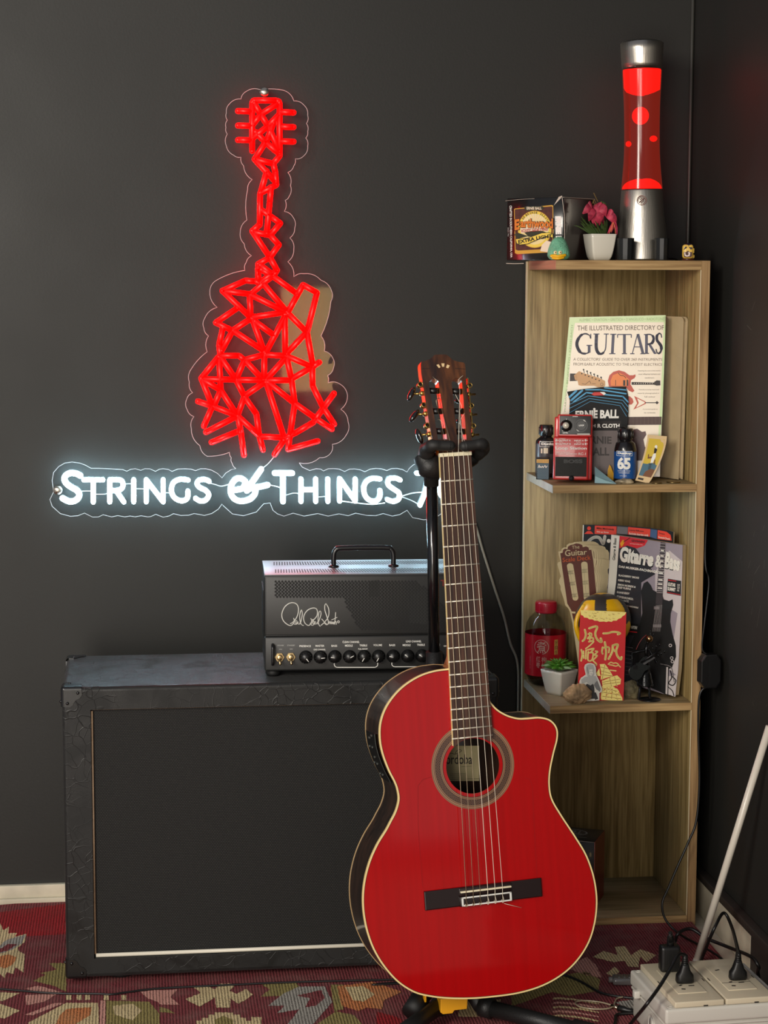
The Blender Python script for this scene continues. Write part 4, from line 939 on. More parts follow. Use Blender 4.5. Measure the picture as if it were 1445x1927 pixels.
p = P(); p.tube([B1, B1+(B1-hub).normalized()*.03], .017, K_rubber, 16); p.build('rubber_foot', lg, world=True)
# yellow locking bracket under the guitar
A = onY(829, 1880, 2.90); B = onY(880, 1882, 2.90); s_ = (B.x-A.x)
p = P(); zz = A.z
pr_ = [(0, 0), (s_, 0), (s_-.001, -.018), (s_*.5, -.018), (s_*.45, -.024), (.004, -.025), (0, -.022)]
p.prism(pr_, 0, .07, yel, Matrix.Translation((A.x, 2.90, zz)), bev=.001); 
A2 = onY(799, 1874, 2.94); p.box(A2.x, A2.x+.003, 2.94, 2.975, zz-.02, zz+.002, yel, .0008); p.box(A2.x, A.x+.004, 2.972, 2.976, zz-.012, zz+.002, yel, .0008)
p.build('yellow_bracket', st, world=True, label='bright yellow plastic bracket')
# ============================================================ shelf unit
SX0, SX1, SY0, SY1, SH = .7235, 1.003, 3.375, 3.625, 1.209
ow = wood('oak_laminate_vertical', (168, 146, 98), (118, 98, 58), 'z', 1, .5, .12, 0, (146, 124, 80)); oh = wood('oak_laminate_edge', (186, 154, 106), (126, 96, 60), 'x', 1, .5, .12, 0, (158, 126, 82))
oe = wood('oak_edge_vertical', (176, 142, 98), (124, 94, 60), 'z', 1, .5, .12, 0, (150, 118, 78)); oy = wood('oak_board_top', (150, 132, 98), (112, 96, 66), 'x', 1, .5, .1, 0, (132, 114, 82))
trim = mat('pale_edge_line', (222, 206, 170), .5)
sh = thing('shelf_unit', ((SX0+SX1)/2, (SY0+SY1)/2, 0), 'tall narrow oak effect open shelf unit with four compartments in the room corner', 'shelf unit')
p = P(); p.box(SX0, SX1-.016, SY1-.014, SY1, .003, SH-.0005, ow, .0006, seg=1); p.build('back_panel', sh, world=True)
p = P(); p.box(SX1-.016, SX1, SY0+.0012, SY1, .001, SH, ow, .0006, seg=1); p.box(SX1-.0158, SX1-.0002, SY0, SY0+.0014, .001, SH-.0003, oe); p.box(SX1-.0172, SX1-.016, SY0+.0004, SY0+.002, .02, SH-.016, trim); p.build('side_panel', sh, world=True)
for nm, z0, z1 in (('top_board', SH-.0165, SH), ('shelf_board', .800, .8142), ('shelf_board', .4030, .4172), ('bottom_board', .003, .0205)):
    p = P(); p.box(SX0+.003, SX1-.016, SY0+.0012, SY1-.014, z0, z1, oy, .0006, seg=1); p.box(SX0+.0032, SX1-.016, SY0, SY0+.0014, z0+.0002, z1-.0002, oh)
    p.box(SX0+.003-.0008, SX0+.003, SY0+.0005, SY1-.0145, z0+.0002, z1-.0002, mat('oak_side_edge', (206, 150, 118), .4, var=.12, vscale=30, stretch=(1, .1, 4)) if z0 > 1 else mat('pale_side_edge', (196, 194, 176), .4, var=.1, vscale=30))
    p.build(nm, sh, world=True)
p = P(); p.box(SX0-.001, SX0, SY1-.0142, SY1-.0002, .004, SH-.001, trim); p.build('edge_band', sh, world=True)

# ============================================================ top of the shelf
# lava lamp
LY = 3.50
lc = onY(1208.5, 487, LY); LM = Matrix.Translation((lc.x-.001, LY, SH)) @ Matrix.Rotation(-.018, 4, 'Y')
lamp = thing('lava_lamp', LM, 'tall glowing red lava lamp with brushed metal base and cap on the shelf top', 'lava lamp')
lz = lambda y: loc(LM, 1209, y).y
lw = lambda x0, x1, y: (loc(LM, x1, y).x-loc(LM, x0, y).x)/2
steel = mat('brushed_aluminium', (178, 172, 162), .3, 1, aniso=.6, bump=.12, bscale=500, stretch=(1, 1, .02))
z0, z1, z2, z3 = lz(488), lz(357), lz(131), lz(77)
p = P(); p.lathe([(.0, .0005), (lw(1160, 1257, 480), .0005), (lw(1160, 1257, 480), .004), (lw(1163, 1254, 450), lz(450)), (lw(1166, 1247, 400), lz(400)), (lw(1168, 1243, 358), z1-.002), (lw(1169, 1242, 357), z1+.001), (.005, z1+.001)], steel, 64); base = p.build('base', lamp)
# engraved round emblem
er = loc(LM, 1197, 378.5); R_ = lw(1167, 1246, 378); ang = math.asin((er.x)/R_) ; T = Matrix.Translation((R_*math.sin(ang), -R_*math.cos(ang)-.0012, er.y)) @ Matrix.Rotation(ang, 4, 'Z')
em = mat('copper_engraving', (120, 62, 48), .5); p = P()
for r_0, r_1 in ((.0078, .0088), (.0058, .0063)): plate(p, circ(0, 0, r_1, 32), [circ(0, 0, r_0, 32)], -.0003, .0003, em, T)
for q in ([(-.0048, -.004), (.0048, .004)], [(-.003, .001), (0, .0042), (.003, .001), (.002, -.002), (-.001, -.004), (-.003, -.001)]):
    p.tube([T @ Vector((a, -.0002, b)) for a, b in q], .0005, em, 6)
p.build('emblem', base)
prof = [(1167, 1243, 356), (1170.5, 1240.5, 325), (1173.5, 1239, 290), (1175.5, 1240, 250), (1175.5, 1241.5, 200), (1173.5, 1243.5, 160), (1172.5, 1245, 133)]
def gp_(k=1, a=0): return [(lw(x0, x1, y)*k, lz(y)) for x0, x1, y in prof]
gpro = [(v.x, v.y) for v in spline([Vector(q) for q in gp_()], 5)]
p = P(); p.lathe(gpro, clear('red_tinted_liquid', (200, 96, 84), rough=.14, glow=.13, gcol=(240, 84, 62)), 48, cap=False); p.build('glass', lamp)
wax = mat('glowing_red_wax', (255, 20, 12), .4, emit=2.6, ecol=(255, 4, 2))
def wr(z):
    for i in range(len(gpro)-1):
        if gpro[i][1] <= z <= gpro[i+1][1]: t = (z-gpro[i][1])/(gpro[i+1][1]-gpro[i][1]); return gpro[i][0]*(1-t)+gpro[i+1][0]*t
    return gpro[-1][0]
p = P(); n = 40; v = []; f = []
# upper wax: a disc hanging from the cap, lower edge wavy
rows = 9
for i in range(rows+1):
    for j in range(n):
        a = 2*pi*j/n; low = lz(167)+.003*math.sin(2*a+.6)-.009*math.exp(-((a-4.5)/.5)**2)+.0025*math.sin(5*a)
        u = i/rows
        if i <= 6: z = (z2-.001)+(low-(z2-.001))*(i/6)*1.0; r = wr(z)-.0016
        else: w_ = (i-6)/3; z = (low-.002*(i-6))*(1-w_)+(lz(176)-.004)*w_; r = (wr(low)-.0016)*(1-(i-6)/3.0)
        v.append((r*math.cos(a), r*math.sin(a), z))
for i in range(rows):
    for j in range(n): f.append((i*n+j, i*n+(j+1) % n, (i+1)*n+(j+1) % n, (i+1)*n+j))
p.add(v, f, wax, True); p.build('wax', lamp, label='large wax mass under the cap')
p = P(); v = []; f = []
for i in range(8):
    for j in range(n):
        a = 2*pi*j/n; u = i/7; top_ = .012+.011*math.exp(-(((a-5.1+pi) % (2*pi)-pi)/.55)**2)+.007*math.exp(-((a-3.9)/.35)**2); r = (wr(z1+.003)-.0018)*math.cos(u*pi/2)**.6 if u < 1 else 0
        v.append((r*math.cos(a), r*math.sin(a), z1+.002+(top_*(1-u)+.017*u)*math.sin(u*pi/2)))
for i in range(7):
    for j in range(n): f.append((i*n+j, i*n+(j+1) % n, (i+1)*n+(j+1) % n, (i+1)*n+j))
p.add(v, f, wax, True); p.build('wax', lamp, label='wax mound at the bottom of the glass')
for x, y, r, sc in ((1205, 218, 15.8, (1, 1, 1.04)), (1229.5, 261, 7, (1, 1, .78)), (1182.5, 271, 5.2, (1, 1, 1))):
    q = loc(LM, x, y, -.004); p = P(); p.ball((q.x, -.004, q.y), r/1045, wax, sc, 24); p.build('wax', lamp, label='floating wax blob')
p = P(); p.lathe([(.004, z2-.0005), (lw(1172, 1245, 131), z2-.0005), (lw(1171, 1246, 120), lz(120)), (lw(1170.5, 1248.5, 95), lz(95)), (lw(1170, 1249, 82), lz(82)), (lw(1173, 1246, 78), lz(78.5)), (lw(1177, 1242, 77), z3), (.0005, z3)], steel, 64); p.build('cap', lamp)
# small black cups
bk = mat('matte_black_plastic', (20, 21, 22), .42)
for (x0, x1, yt, Y, lb) in ((1160, 1193, 448, 3.435, 'small black tapered cup standing left in front of the lava lamp'), (1231, 1259, 448, 3.435, 'small black tapered cup standing right in front of the lava lamp')):
    a = onY(x0, 470, Y); b = onY(x1, 470, Y); r = (b.x-a.x)/2; M_ = Matrix.Translation(((a.x+b.x)/2, Y, SH)); h = onY(x0, yt, Y).z-SH
    p = P(); p.lathe([(.0, .0004), (r*.9, .0004), (r*.93, .002), (r*1.0, h-.001), (r*.97, h), (r*.93, h-.001), (r*.86, .004), (0, .004)], bk, 12, smooth=False)
    solo(p, 'black_cup', M_, lb, 'cup', 'black cups in front of the lava lamp')
# boxed guitar strings
Y0 = 3.463
cb_ = onY(1045, 488, Y0); YBX = -.33
wl = onY(953, 495, Y0)
# front face from (953,377)-(1045,371) down to (953,497); it is turned to face left
def solve_yaw_frame(pxl, pxr, z, yfront, yaw): return frame((onY(pxl, 490, yfront).x, yfront, z), yaw)
Mb = frame((onY(1059, 480, 3.430).x, 3.430, SH+.0002), -.75, 0)
q1 = loc(Mb, 953, 480); q2 = loc(Mb, 1059, 480); BWd = q2.x-q1.x; BH = loc(Mb, 1058, 371).y
Mb = Mb @ Matrix.Translation((q1.x, 0, 0))
bxm = mat('black_glossy_card', (20, 20, 19), .25, coat=.3); bxs = mat('dark_card_side', (30, 14, 14), .3, coat=.3); wear = mat('worn_card_edge', (190, 180, 165), .7)
sb_ = thing('guitar_string_box', Mb, 'worn glossy black carton with brown and gold label at the left end of shelf top', 'box')
p = P(); p.box(0, BWd, 0, .11, 0, BH, bxm, .001, seg=1)
d = D(p, Mb, 940, 355, 8.5)
br_ = mat('brown_leather_print', (86, 44, 36), .5, var=.25, vscale=120); gd = mat('gold_print', (206, 158, 62), .35); yl = mat('yellow_print', (232, 206, 84), .45); sunr = mat('pale_sun_print', (232, 214, 150), .45); oran = mat('orange_print', (212, 120, 40), .45); crm = mat('cream_print', (232, 216, 190), .5); dkg = mat('dark_green_print', (44, 52, 34), .5)
d.poly([(232, 330), (250, 318), (840, 262), (858, 275), (862, 700), (850, 1000), (840, 1018), (280, 1048), (245, 1030)], gd, 1); d.poly([(243, 340), (256, 330), (835, 284), (848, 295), (850, 700), (840, 960), (300, 990), (258, 975)], br_, 2)
d.disc(565, 650, 272, gd, 3, 40, ry=298); d.disc(565, 650, 262, yl, 4, 40, ry=288); d.disc(565, 650, 222, sunr, 5, 40, ry=246)
for i in range(16):
    a = pi+pi*i/15; d.poly([(565, 600), (565+225*math.cos(a-.03), 640+240*math.sin(a-.03)), (565+225*math.cos(a+.03), 640+240*math.sin(a+.03))], crm, 6)
for t, a0_, a1_ in (('80/20', 3.45, 3.95), ('BRONZE', 4.15, 4.85), ('ALLOY', 5.15, 5.7)):
    n_ = len(t)
    for i, ch in enumerate(t):
        a = a0_+(a1_-a0_)*i/(n_-1); c = Vector((565+243*math.cos(a), 650+268*math.sin(a))); u = Vector((math.cos(a), math.sin(a)))*16; w_ = Vector((-math.sin(a), math.cos(a)))*12
        if ch != '/': d.text(ch, [tuple(c-w_+u), tuple(c+w_+u), tuple(c+w_-u), tuple(c-w_-u)], br_, 6, .03)
d.poly([(395, 300), (420, 285), (690, 280), (715, 300), (690, 345), (430, 352)], dkg, 5); d.text('ERNIE BALL', (440, 292, 680, 336), crm, 6, .03)
d.text('E', [(243, 490), (335, 478), (335, 660), (243, 680)], K_black, 7, .07); d.text('E', [(248, 495), (328, 484), (328, 652), (248, 670)], oran, 8, .05)
d.text('arthwood', [(335, 480), (880, 470), (880, 650), (335, 632)], K_black, 7, .07); d.text('arthwood', [(340, 484), (862, 478), (862, 640), (340, 622)], oran, 8, .04)
rp = mat('red_print', (170, 40, 36), .5)
d.poly([(340, 645), (560, 605), (790, 610), (790, 680), (560, 670), (350, 712)], crm, 7); d.text('ACOUSTIC GUITAR STRINGS', [(350, 652), (780, 622), (780, 672), (355, 700)], rp, 8, .03)
d.poly([(400, 700), (560, 670), (700, 680), (800, 720), (700, 760), (470, 770)], dkg, 6); d.poly([(240, 735), (300, 705), (470, 760), (300, 800)], dkg, 7)
d.poly([(265, 800), (330, 795), (450, 790), (560, 750), (680, 705), (790, 700), (865, 720), (870, 790), (790, 775), (700, 790), (580, 840), (460, 890), (340, 905), (280, 880)], K_black, 8); d.poly([(272, 808), (340, 803), (455, 797), (565, 757), (685, 713), (790, 708), (858, 728), (862, 780), (790, 765), (700, 780), (575, 830), (455, 880), (340, 895), (285, 872)], yl, 9)
d.text('EXTRA', [(305, 825), (565, 770), (575, 828), (315, 885)], K_black, 10, .04); d.text('LIGHT', [(592, 765), (850, 725), (850, 782), (600, 820)], K_black, 10, .04)
d.poly([(660, 1000), (690, 900), (760, 830), (835, 850), (810, 940), (790, 1020)], crm, 11)
d.text('CRAFTED IN SOUTHERN CALIFORNIA, USA', [(198, 270), (205, 1100), (172, 1105), (155, 272)], K_white, 2, .02); d.text('SINCE 1962', [(150, 620), (152, 765), (133, 765), (130, 622)], gry, 2)
d.text('ERNIE BALL', [(985, 440), (1000, 1000), (905, 1005), (890, 440)], K_white, 2, .08)
d.poly([(865, 275), (950, 130), (1000, 112), (985, 150)], wear, 2)
d.stroke([(1000, 120), (1035, 400), (1042, 700), (1040, 830)], 8, wear, 2); d.stroke([(110, 1195), (240, 1200), (385, 1195)], 10, wear, 2); d.stroke([(95, 195), (330, 172), (560, 160)], 4, wear, 2)
box_ = p.build('carton', sb_)
p = P(); p.box(BWd, BWd+.0005, .002, .108, .002, BH-.002, bxs); p.box(BWd-.001, BWd+.0008, 0, .11, BH-.0006, BH+.0002, wear); p.build('side_flap', sb_)
# mint fluffy toy
mt = mat('mint_fluff', (126, 196, 160), .9, bump=1, bscale=350, var=.2, vscale=60); 
c = onY(1051, 472, 3.404); Mt = Matrix.Translation((c.x, 3.404, SH)) @ Matrix.Rotation(-.25, 4, 'Z')
ty = thing('fluffy_toy', Mt, 'small mint green fluffy toy with yellow beak in front of the string box', 'toy')
p = P(); prof_ = [(0, .0005), (.013, .0008), (.019, .006), (.0195, .013), (.017, .023), (.0125, .033), (.007, .0385), (0, .040)]
pr2 = [(v.x, v.y) for v in spline([Vector(q) for q in prof_], 4)]; p.lathe([(max(0, a), b) for a, b in pr2], mt, 28)
for i in range(520):
    t = random.random()**.8; k = int(t*(len(pr2)-2)); a = random.random()*2*pi; r_, z_ = pr2[k]
    if math.sin(a) < -.55 and z_ < .018: continue
    b_ = Vector((r_*math.cos(a), r_*math.sin(a), z_)); nrm = Vector((math.cos(a), math.sin(a), (z_-.015)*30)).normalized(); e = b_+nrm*.0028+Vector((random.uniform(-1, 1), random.uniform(-1, 1), random.uniform(-.5, 1)))*.0012
    w_ = Vector((-math.sin(a), math.cos(a), 0))*.0004; p.add([b_-w_, b_+w_, e], [(0, 1, 2)], mt)
p.build('body', ty)
yb_ = mat('yellow_beak', (236, 178, 20), .4); p = P()
p.tube(spline([(-.0125, -.016, .007), (-.007, -.020, .0075), (0, -.0215, .0065), (.007, -.020, .0075), (.0125, -.016, .0085)], 4), [.0026]*17, yb_, 10); p.tube(spline([(-.010, -.0165, .004), (0, -.0205, .0028), (.010, -.0165, .005)], 4), [.0024]*9, yb_, 10); p.build('beak', ty)
for x in (-.0048, .0035):
    p = P(); p.ball((x, -.0185, .0130), .0034, mat('cream_eye', (238, 222, 170), .3), n=14); p.ball((x+.0004, -.0215, .0131), .0011, K_black, n=8); p.build('eye', ty)
# potted artificial flower
c = onY(1128, 470, 3.455); Mp = Matrix.Translation((c.x, 3.455, SH)) @ Matrix.Rotation(.12, 4, 'Z')
fl_ = thing('potted_flower', Mp, 'drooping pink artificial flower in a white square pot on the shelf top', 'potted plant')
wp = mat('glossy_white_ceramic', (222, 216, 202), .2, coat=.4)
def sqpot(p, w0, w1, h, m, bulge=.0, n=8, wall=.0016, seg=6):
    v = []; f = []
    def ring_(w, z):
        b = len(v); c = .0035
        for sx, sy in ((1, 1), (-1, 1), (-1, -1), (1, -1)):
            a0_ = math.atan2(sy, sx)-pi/4
            for k in range(4): a = a0_+k*pi/6; v.append((sx*(w-c)+c*math.cos(a), sy*(w-c)+c*math.sin(a), z))
        return b
    rs = []
    for i in range(n+1): u = i/n; rs.append(ring_(w0+(w1-w0)*(u**(1-bulge)), .0004+h*u))
    rs.append(ring_(w1-wall, h+.0004)); 
    for i in range(n, -1, -4): u = i/n; rs.append(ring_(max(.004, w0+(w1-w0)*(u**(1-bulge))-wall), .0004+h*max(u, .08)))
    for a, b in zip(rs, rs[1:]):
        for j in range(16): f.append((a+j, a+(j+1) % 16, b+(j+1) % 16, b+j))
    f.append(tuple(rs[0]+j for j in range(15, -1, -1))); f.append(tuple(rs[-1]+j for j in range(16)))
    p.add(v, f, m, True)
ph = onY(1128, 441, 3.455).z-SH
p = P(); sqpot(p, .0148, .0240, ph, wp, .45); p.build('pot', fl_)
lf = mat('dark_green_leaf', (58, 78, 34), .5); pk = mat('dusty_pink_petal', (205, 62, 88), .6, var=.35, vscale=90, vcol=(130, 24, 52)); pst = mat('salmon_stamen', (232, 120, 80), .5)
def blade(p, a, b, w, m, bend=(0, 0, 0), n=6):
    a, b = Vector(a), Vector(b); d_ = (b-a); sd_ = d_.cross(Vector((0, 1, .1)))
    sd_ = sd_.normalized() if sd_.length > 1e-6 else Vector((1, 0, 0)); v = []
    for i in range(n+1): t = i/n; c_ = a+d_*t+Vector(bend)*math.sin(pi*t); ww = w*math.sin(pi*min(.97, .12+.88*t))**.8; v += [c_-sd_*ww, c_+Vector((0, -.3*ww, 0)), c_+sd_*ww]
    f = []
    for i in range(n): q = 3*i; f += [(q, q+1, q+4, q+3), (q+1, q+2, q+5, q+4)]
    p.add(v, f, m, True)
p = P()
for i in range(54):
    a = random.random()*2*pi; l = random.uniform(.018, .038); dx = math.cos(a); bx_ = -.6+dx*.9
    blade(p, (dx*.012, math.sin(a)*.012, ph-.003), (bx_*l*.9, math.sin(a)*.018-.004, ph+l*random.uniform(.35, .95)), .0012, lf, (bx_*.004, 0, .006))
p.box(-.020, .020, -.020, .020, ph-.004, ph-.002, lf)
p.build('leaves', fl_)
def fpt(x, y, yy=-.008): q = loc(Mp, x, y, yy); return Vector((q.x, yy, q.y))
p = P()
for i, (x0, y0, x1, y1) in enumerate(((1113, 388, 1096, 402), (1113, 388, 1108, 416), (1118, 386, 1122, 426), (1118, 386, 1136, 422), (1120, 388, 1140, 406), (1112, 386, 1102, 392), (1117, 390, 1128, 424), (1120, 386, 1132, 398), (1138, 402, 1156, 408), (1140, 402, 1160, 424), (1115, 390, 1116, 422), (1122, 390, 1145, 400))):
    a = fpt(x0, y0, -.004+.003*(i % 3)); b = fpt(x1, y1, -.012+.006*(i % 4)); blade(p, a, b, .0078, pk, (random.uniform(-.004, .004), -.008-.003*(i % 2), .003), 8)
for x1, y1 in ((1143, 440), (1150, 438), (1161, 442), (1148, 434)): blade(p, fpt(1156, 415, -.012), fpt(x1, y1, -.018), .0026, pk, (0, -.002, .001))
p.build('petals', fl_)
p = P()
for x0, y0, x1, y1 in ((1150, 436, 1153, 418), (1146, 440, 1152, 420), (1158, 440, 1154, 418)): p.tube(spline([fpt(x1, y1, -.018), fpt((x0+x1)/2+1, (y0+y1)/2, -.021), fpt(x0, y0, -.02)], 4), .0006, pst, 5)
p.build('stamens', fl_)
p = P(); stm = mat('dry_stem', (120, 96, 50), .6)
for q in ([(1119, 388), (1116, 377), (1125, 380), (1117, 363)], [(1113, 386), (1118, 376), (1123, 386)], [(1136, 396), (1133, 386), (1131, 379)]): p.tube([fpt(a, b, -.005) for a, b in q], .0008, stm, 5)
blade(p, fpt(1130, 380, -.002), fpt(1143, 391, -.002), .004, lf)
p.tube([(0, 0, ph-.004), fpt(1118, 400, -.005)], .0012, stm, 6); p.build('stem', fl_)
# little figurine at the right end
c = onY(1295, 480, 3.40); Mq = Matrix.Translation((c.x, 3.402, SH)) @ Matrix.Rotation(-.2, 4, 'Z')
fg = thing('small_figurine', Mq, 'tiny yellow head figurine with dark goggles and brown beard at right end of shelf top', 'figurine')
yf = mat('figurine_yellow', (232, 190, 84), .35, coat=.3); bf = mat('figurine_brown', (72, 26, 16), .35, coat=.3); nv = mat('figurine_navy', (30, 22, 44), .3, coat=.4); wf = mat('figurine_white', (235, 215, 205), .4)
p = P(); p.lathe([(.0, .0004), (.0105, .0004), (.011, .0032), (.0085, .0038), (0, .0038)], bf, 20); p.build('base', fg)
p = P(); p.box(-.0102, .0092, -.008, .010, .0036, .0285, yf, .006, seg=4); p.box(.004, .0118, -.002, .007, .004, .011, yf, .003, seg=3); p.box(.007, .0108, -.004, .005, .013, .022, yf, .0018, seg=3); p.build('head', fg)
p = P(); p.ball((.0005, .002, .0235), .0100, nv, (1.05, 1.0, .75), 18); p.build('cap', fg)
p = P(); p.prism([(-.0082, .0082), (-.007, .0062), (.004, .0062), (.0064, .0082), (.0066, .0150), (.001, .0150), (-.001, .0178), (-.0035, .0150), (-.0084, .0150)], -.0092, -.0060, bf, bev=.0003); p.build('beard', fg)
p = P(); p.prism([(-.0075, .0145), (-.0055, .0145), (-.0052, .011), (-.003, .009), (0, .0095), (.0005, .0125), (-.001, .0145), (.002, .0150), (.003, .0125), (.002, .0080), (-.003, .0070), (-.0065, .0085)], -.0098, -.0090, wf); p.build('moustache', fg)
for pts in ([(-.0085, .0190), (-.003, .0225), (-.0035, .0245), (-.0065, .0240)], [(.0005, .0235), (.006, .0235), (.0062, .0200), (.0035, .0195)]):
    p = P(); p.prism(pts, -.0096, -.0078, nv, bev=.0003); p.build('goggle', fg)
# ============================================================ middle shelf (top surface z = ZM)
ZM = .8142
# directory book, leaning back
o = onY(1241, 897, 3.492)
o = onY(1241, 897, 3.435); Mk = frame((o.x, 3.435, ZM+.0020), -.28, .05)
q = loc(Mk, 1045, 896); Mk = Mk @ Matrix.Translation((q.x, 0, 0))
bkm = thing('guitar_directory_book', Mk, 'thick cream book with large navy title and green border leaning at back of middle shelf', 'book')
ZA = (970, 580, 3.803)
cov = mat('book_cover_cream', (222, 206, 180), .3, coat=.3); grn = mat('book_cover_green', (184, 208, 142), .35, coat=.3); nvy = mat('navy_ink', (44, 42, 74), .4); brn = mat('brown_ink', (104, 86, 70), .5); gno = mat('green_ink', (140, 168, 110), .5)
page = mat('page_block', (196, 178, 146), .8, var=.06, vscale=50)
C_ = [loc(Mk, *c) for c in ((1071.5, 597), (1252.5, 593), (1250, 660), (1246, 760), (1241.5, 897), (1044, 897), (1056, 768))]
C_ = [Vector((c.x, max(c.y, .001))) for c in C_]
TH_ = .030
p = P(); p.prism([tuple(c) for c in C_], 0, .0012, cov)
d = D(p, Mk, *ZA)
d.poly([(386, 66), (1074, 50), (1070, 100), (425, 105), (412, 190), (372, 560), (328, 760), (326, 720)], grn, 1); d.poly([(1062, 60), (1074, 55), (1068, 300), (1050, 780), (1036, 915), (1022, 915), (1045, 500)], grn, 1)
d.text('ALEMBIC • OVATION • GRETSCH • D’ANGELICO • RADIOTONE', [(455, 75), (1062, 66), (1062, 86), (455, 94)], gno, 2)
d.text('WARWICK • BENEDETTO • KESSELBACH', [(345, 745), (398, 120), (412, 122), (358, 748)], gno, 2)
d.text('THE ILLUSTRATED DIRECTORY OF', [(443, 124), (1062, 122), (1062, 155), (443, 160)], brn, 2, .005)
# GUITARS in serif capitals, drawn with thick and thin strokes
def serif_word(d, m, cells, k=2):
    for ch, q in cells:
        TL, TR, BR, BL = [Vector(a) for a in q]
        def S(l, w, sm=0):
            pts = [tuple((TL*(1-a)+TR*a)*(1-b)+(BL*(1-a)+BR*a)*b) for a, b in l]; d.stroke(pts, w, m, k, sm=sm, cap=False)
        K, t = 20, 7
        if ch == 'G': S([(.90, .24), (.84, .10), (.60, .02), (.32, .10), (.10, .38), (.10, .65), (.30, .92), (.58, .98), (.82, .92)], [8]*8+[11]*6+[18]*4+[23]*12+[15]*6+[9]*30, 5); S([(.82, .60), (.82, .93)], K); S([(.66, .58), (1.0, .58)], t); S([(.92, .02), (.92, .26)], t)
        if ch == 'U': S([(.22, .03), (.22, .66), (.36, .92), (.56, .97), (.74, .88), (.84, .66), (.84, .03)], [23]*10+[16]*6+[8]*30, 4); S([(.02, .03), (.40, .03)], t); S([(.68, .03), (1.0, .03)], t)
        if ch == 'I': S([(.5, .03), (.5, .97)], K); S([(.1, .03), (.9, .03)], t); S([(.1, .97), (.9, .97)], t)
        if ch == 'T': S([(.5, .03), (.5, .97)], K); S([(.02, .04), (.98, .04)], t); S([(.02, .04), (.02, .2)], t); S([(.98, .04), (.98, .2)], t); S([(.32, .97), (.68, .97)], t)
        if ch == 'A': S([(.48, .02), (.14, .97)], t); S([(.50, .02), (.84, .97)], K); S([(.26, .64), (.70, .64)], t); S([(0, .97), (.28, .97)], t); S([(.66, .97), (1.0, .97)], t)
        if ch == 'R': S([(.24, .03), (.24, .97)], K); S([(.24, .03), (.56, .03), (.78, .14), (.80, .30), (.66, .46), (.30, .52)], [9]*7+[18]*6+[20]*4+[12]*4+[8]*30, 4); S([(.48, .52), (.92, .97)], K-3); S([(.04, .03), (.3, .03)], t); S([(.06, .97), (.44, .97)], t); S([(.84, .97), (1.04, .97)], t)
        if ch == 'S': S([(.84, .22), (.72, .05), (.46, .02), (.20, .14), (.24, .34), (.52, .48), (.80, .64), (.82, .84), (.56, .97), (.26, .94), (.10, .76)], [8]*8+[12]*6+[20]*12+[22]*8+[14]*8+[9]*60, 5)
serif_word(d, nvy, [('G', [(430, 180), (548, 180), (548, 328), (430, 328)]), ('U', [(555, 180), (668, 180), (660, 332), (552, 330)]), ('I', [(672, 182), (728, 182), (720, 330), (664, 330)]), ('T', [(728, 182), (830, 182), (830, 330), (728, 330)]), ('A', [(820, 182), (930, 182), (930, 330), (820, 330)]), ('R', [(915, 184), (1005, 184), (1005, 328), (915, 328)]), ('S', [(1000, 180), (1056, 178), (1050, 326), (1000, 328)])])
d.text('A COLLECTORS’ GUIDE TO OVER 260 INSTRUMENTS', [(415, 355), (1052, 358), (1050, 376), (413, 375)], brn, 2); d.text('FROM EARLY ACOUSTIC TO THE LATEST ELECTRICS', [(415, 390), (1050, 394), (1048, 412), (415, 410)], brn, 2)
for t, y, x0, x1 in (('Featuring the work of the world’s', 443, 876, 1038), ('most influential luthiers and', 466, 880, 1034), ('manufacturers', 492, 925, 992), ('Manufactured by hand and', 578, 882, 1025), ('expertly photographed in', 604, 874, 1026), ('full colour', 628, 922, 1000), ('A practical guide to', 718, 910, 1016), ('its contents', 742, 920, 1000)): d.text(t, (x0, y, x1, y+11), brn, 2)
# printed instruments
mpl = mat('maple_print', (206, 158, 108), .5); obr = mat('sunburst_red', (190, 58, 20), .4); oor = mat('sunburst_orange', (232, 120, 20), .4); dk = mat('dark_print', (38, 26, 22), .5)
d.poly([(390, 467), (440, 468), (440, 520), (388, 522)], dk, 2); d.poly([(418, 480), (455, 450), (480, 462), (600, 500), (640, 520), (642, 550), (630, 564), (590, 566), (560, 555), (470, 556), (450, 550), (445, 520), (425, 512)], mpl, 3)
for i in range(6): d.stroke([(487+i*25, 440+i*11), (492+i*25, 462+i*10)], 5, dk, 2); d.disc(487+i*25, 440+i*11, 6, dk, 3); d.disc(474+i*25, 468+i*10, 5, dk, 4)
d.disc(617, 545, 11, brn, 4); d.disc(617, 545, 8, mpl, 5); d.stroke([(475, 540), (500, 545), (530, 520), (540, 540)], 2.5, dk, 4); d.stroke([(548, 540), (572, 540)], 2.5, dk, 4)
for y in (476, 487, 498, 509): d.stroke([(390, y), (440, y)], 1.5, brn, 3)
d.poly([(668, 560), (660, 520), (672, 480), (700, 455), (740, 444), (780, 455), (815, 480), (840, 480), (856, 478), (852, 500), (826, 515), (822, 545), (850, 590), (838, 602), (810, 590), (795, 570)], obr, 2); d.poly([(682, 555), (680, 520), (695, 480), (740, 462), (780, 480), (812, 510), (805, 545), (785, 560)], oor, 3)
d.poly([(845, 478), (858, 474), (858, 492), (840, 500)], obr, 3); d.stroke([(735, 462), (750, 480), (775, 485), (790, 500)], 4, dk, 4, sm=3); d.rect(770, 515, 785, 555, dk, 4); d.rect(795, 512, 806, 555, dk, 4); d.stroke([(716, 515), (716, 552)], 4, dk, 4)
d.poly([(830, 528), (995, 532), (995, 547), (830, 548)], dk, 4); d.poly([(992, 528), (1010, 516), (1035, 518), (1036, 552), (1010, 554), (992, 548)], dk, 4)
for i in range(9): d.disc(850+i*16, 538, 3, cov, 5, 8)
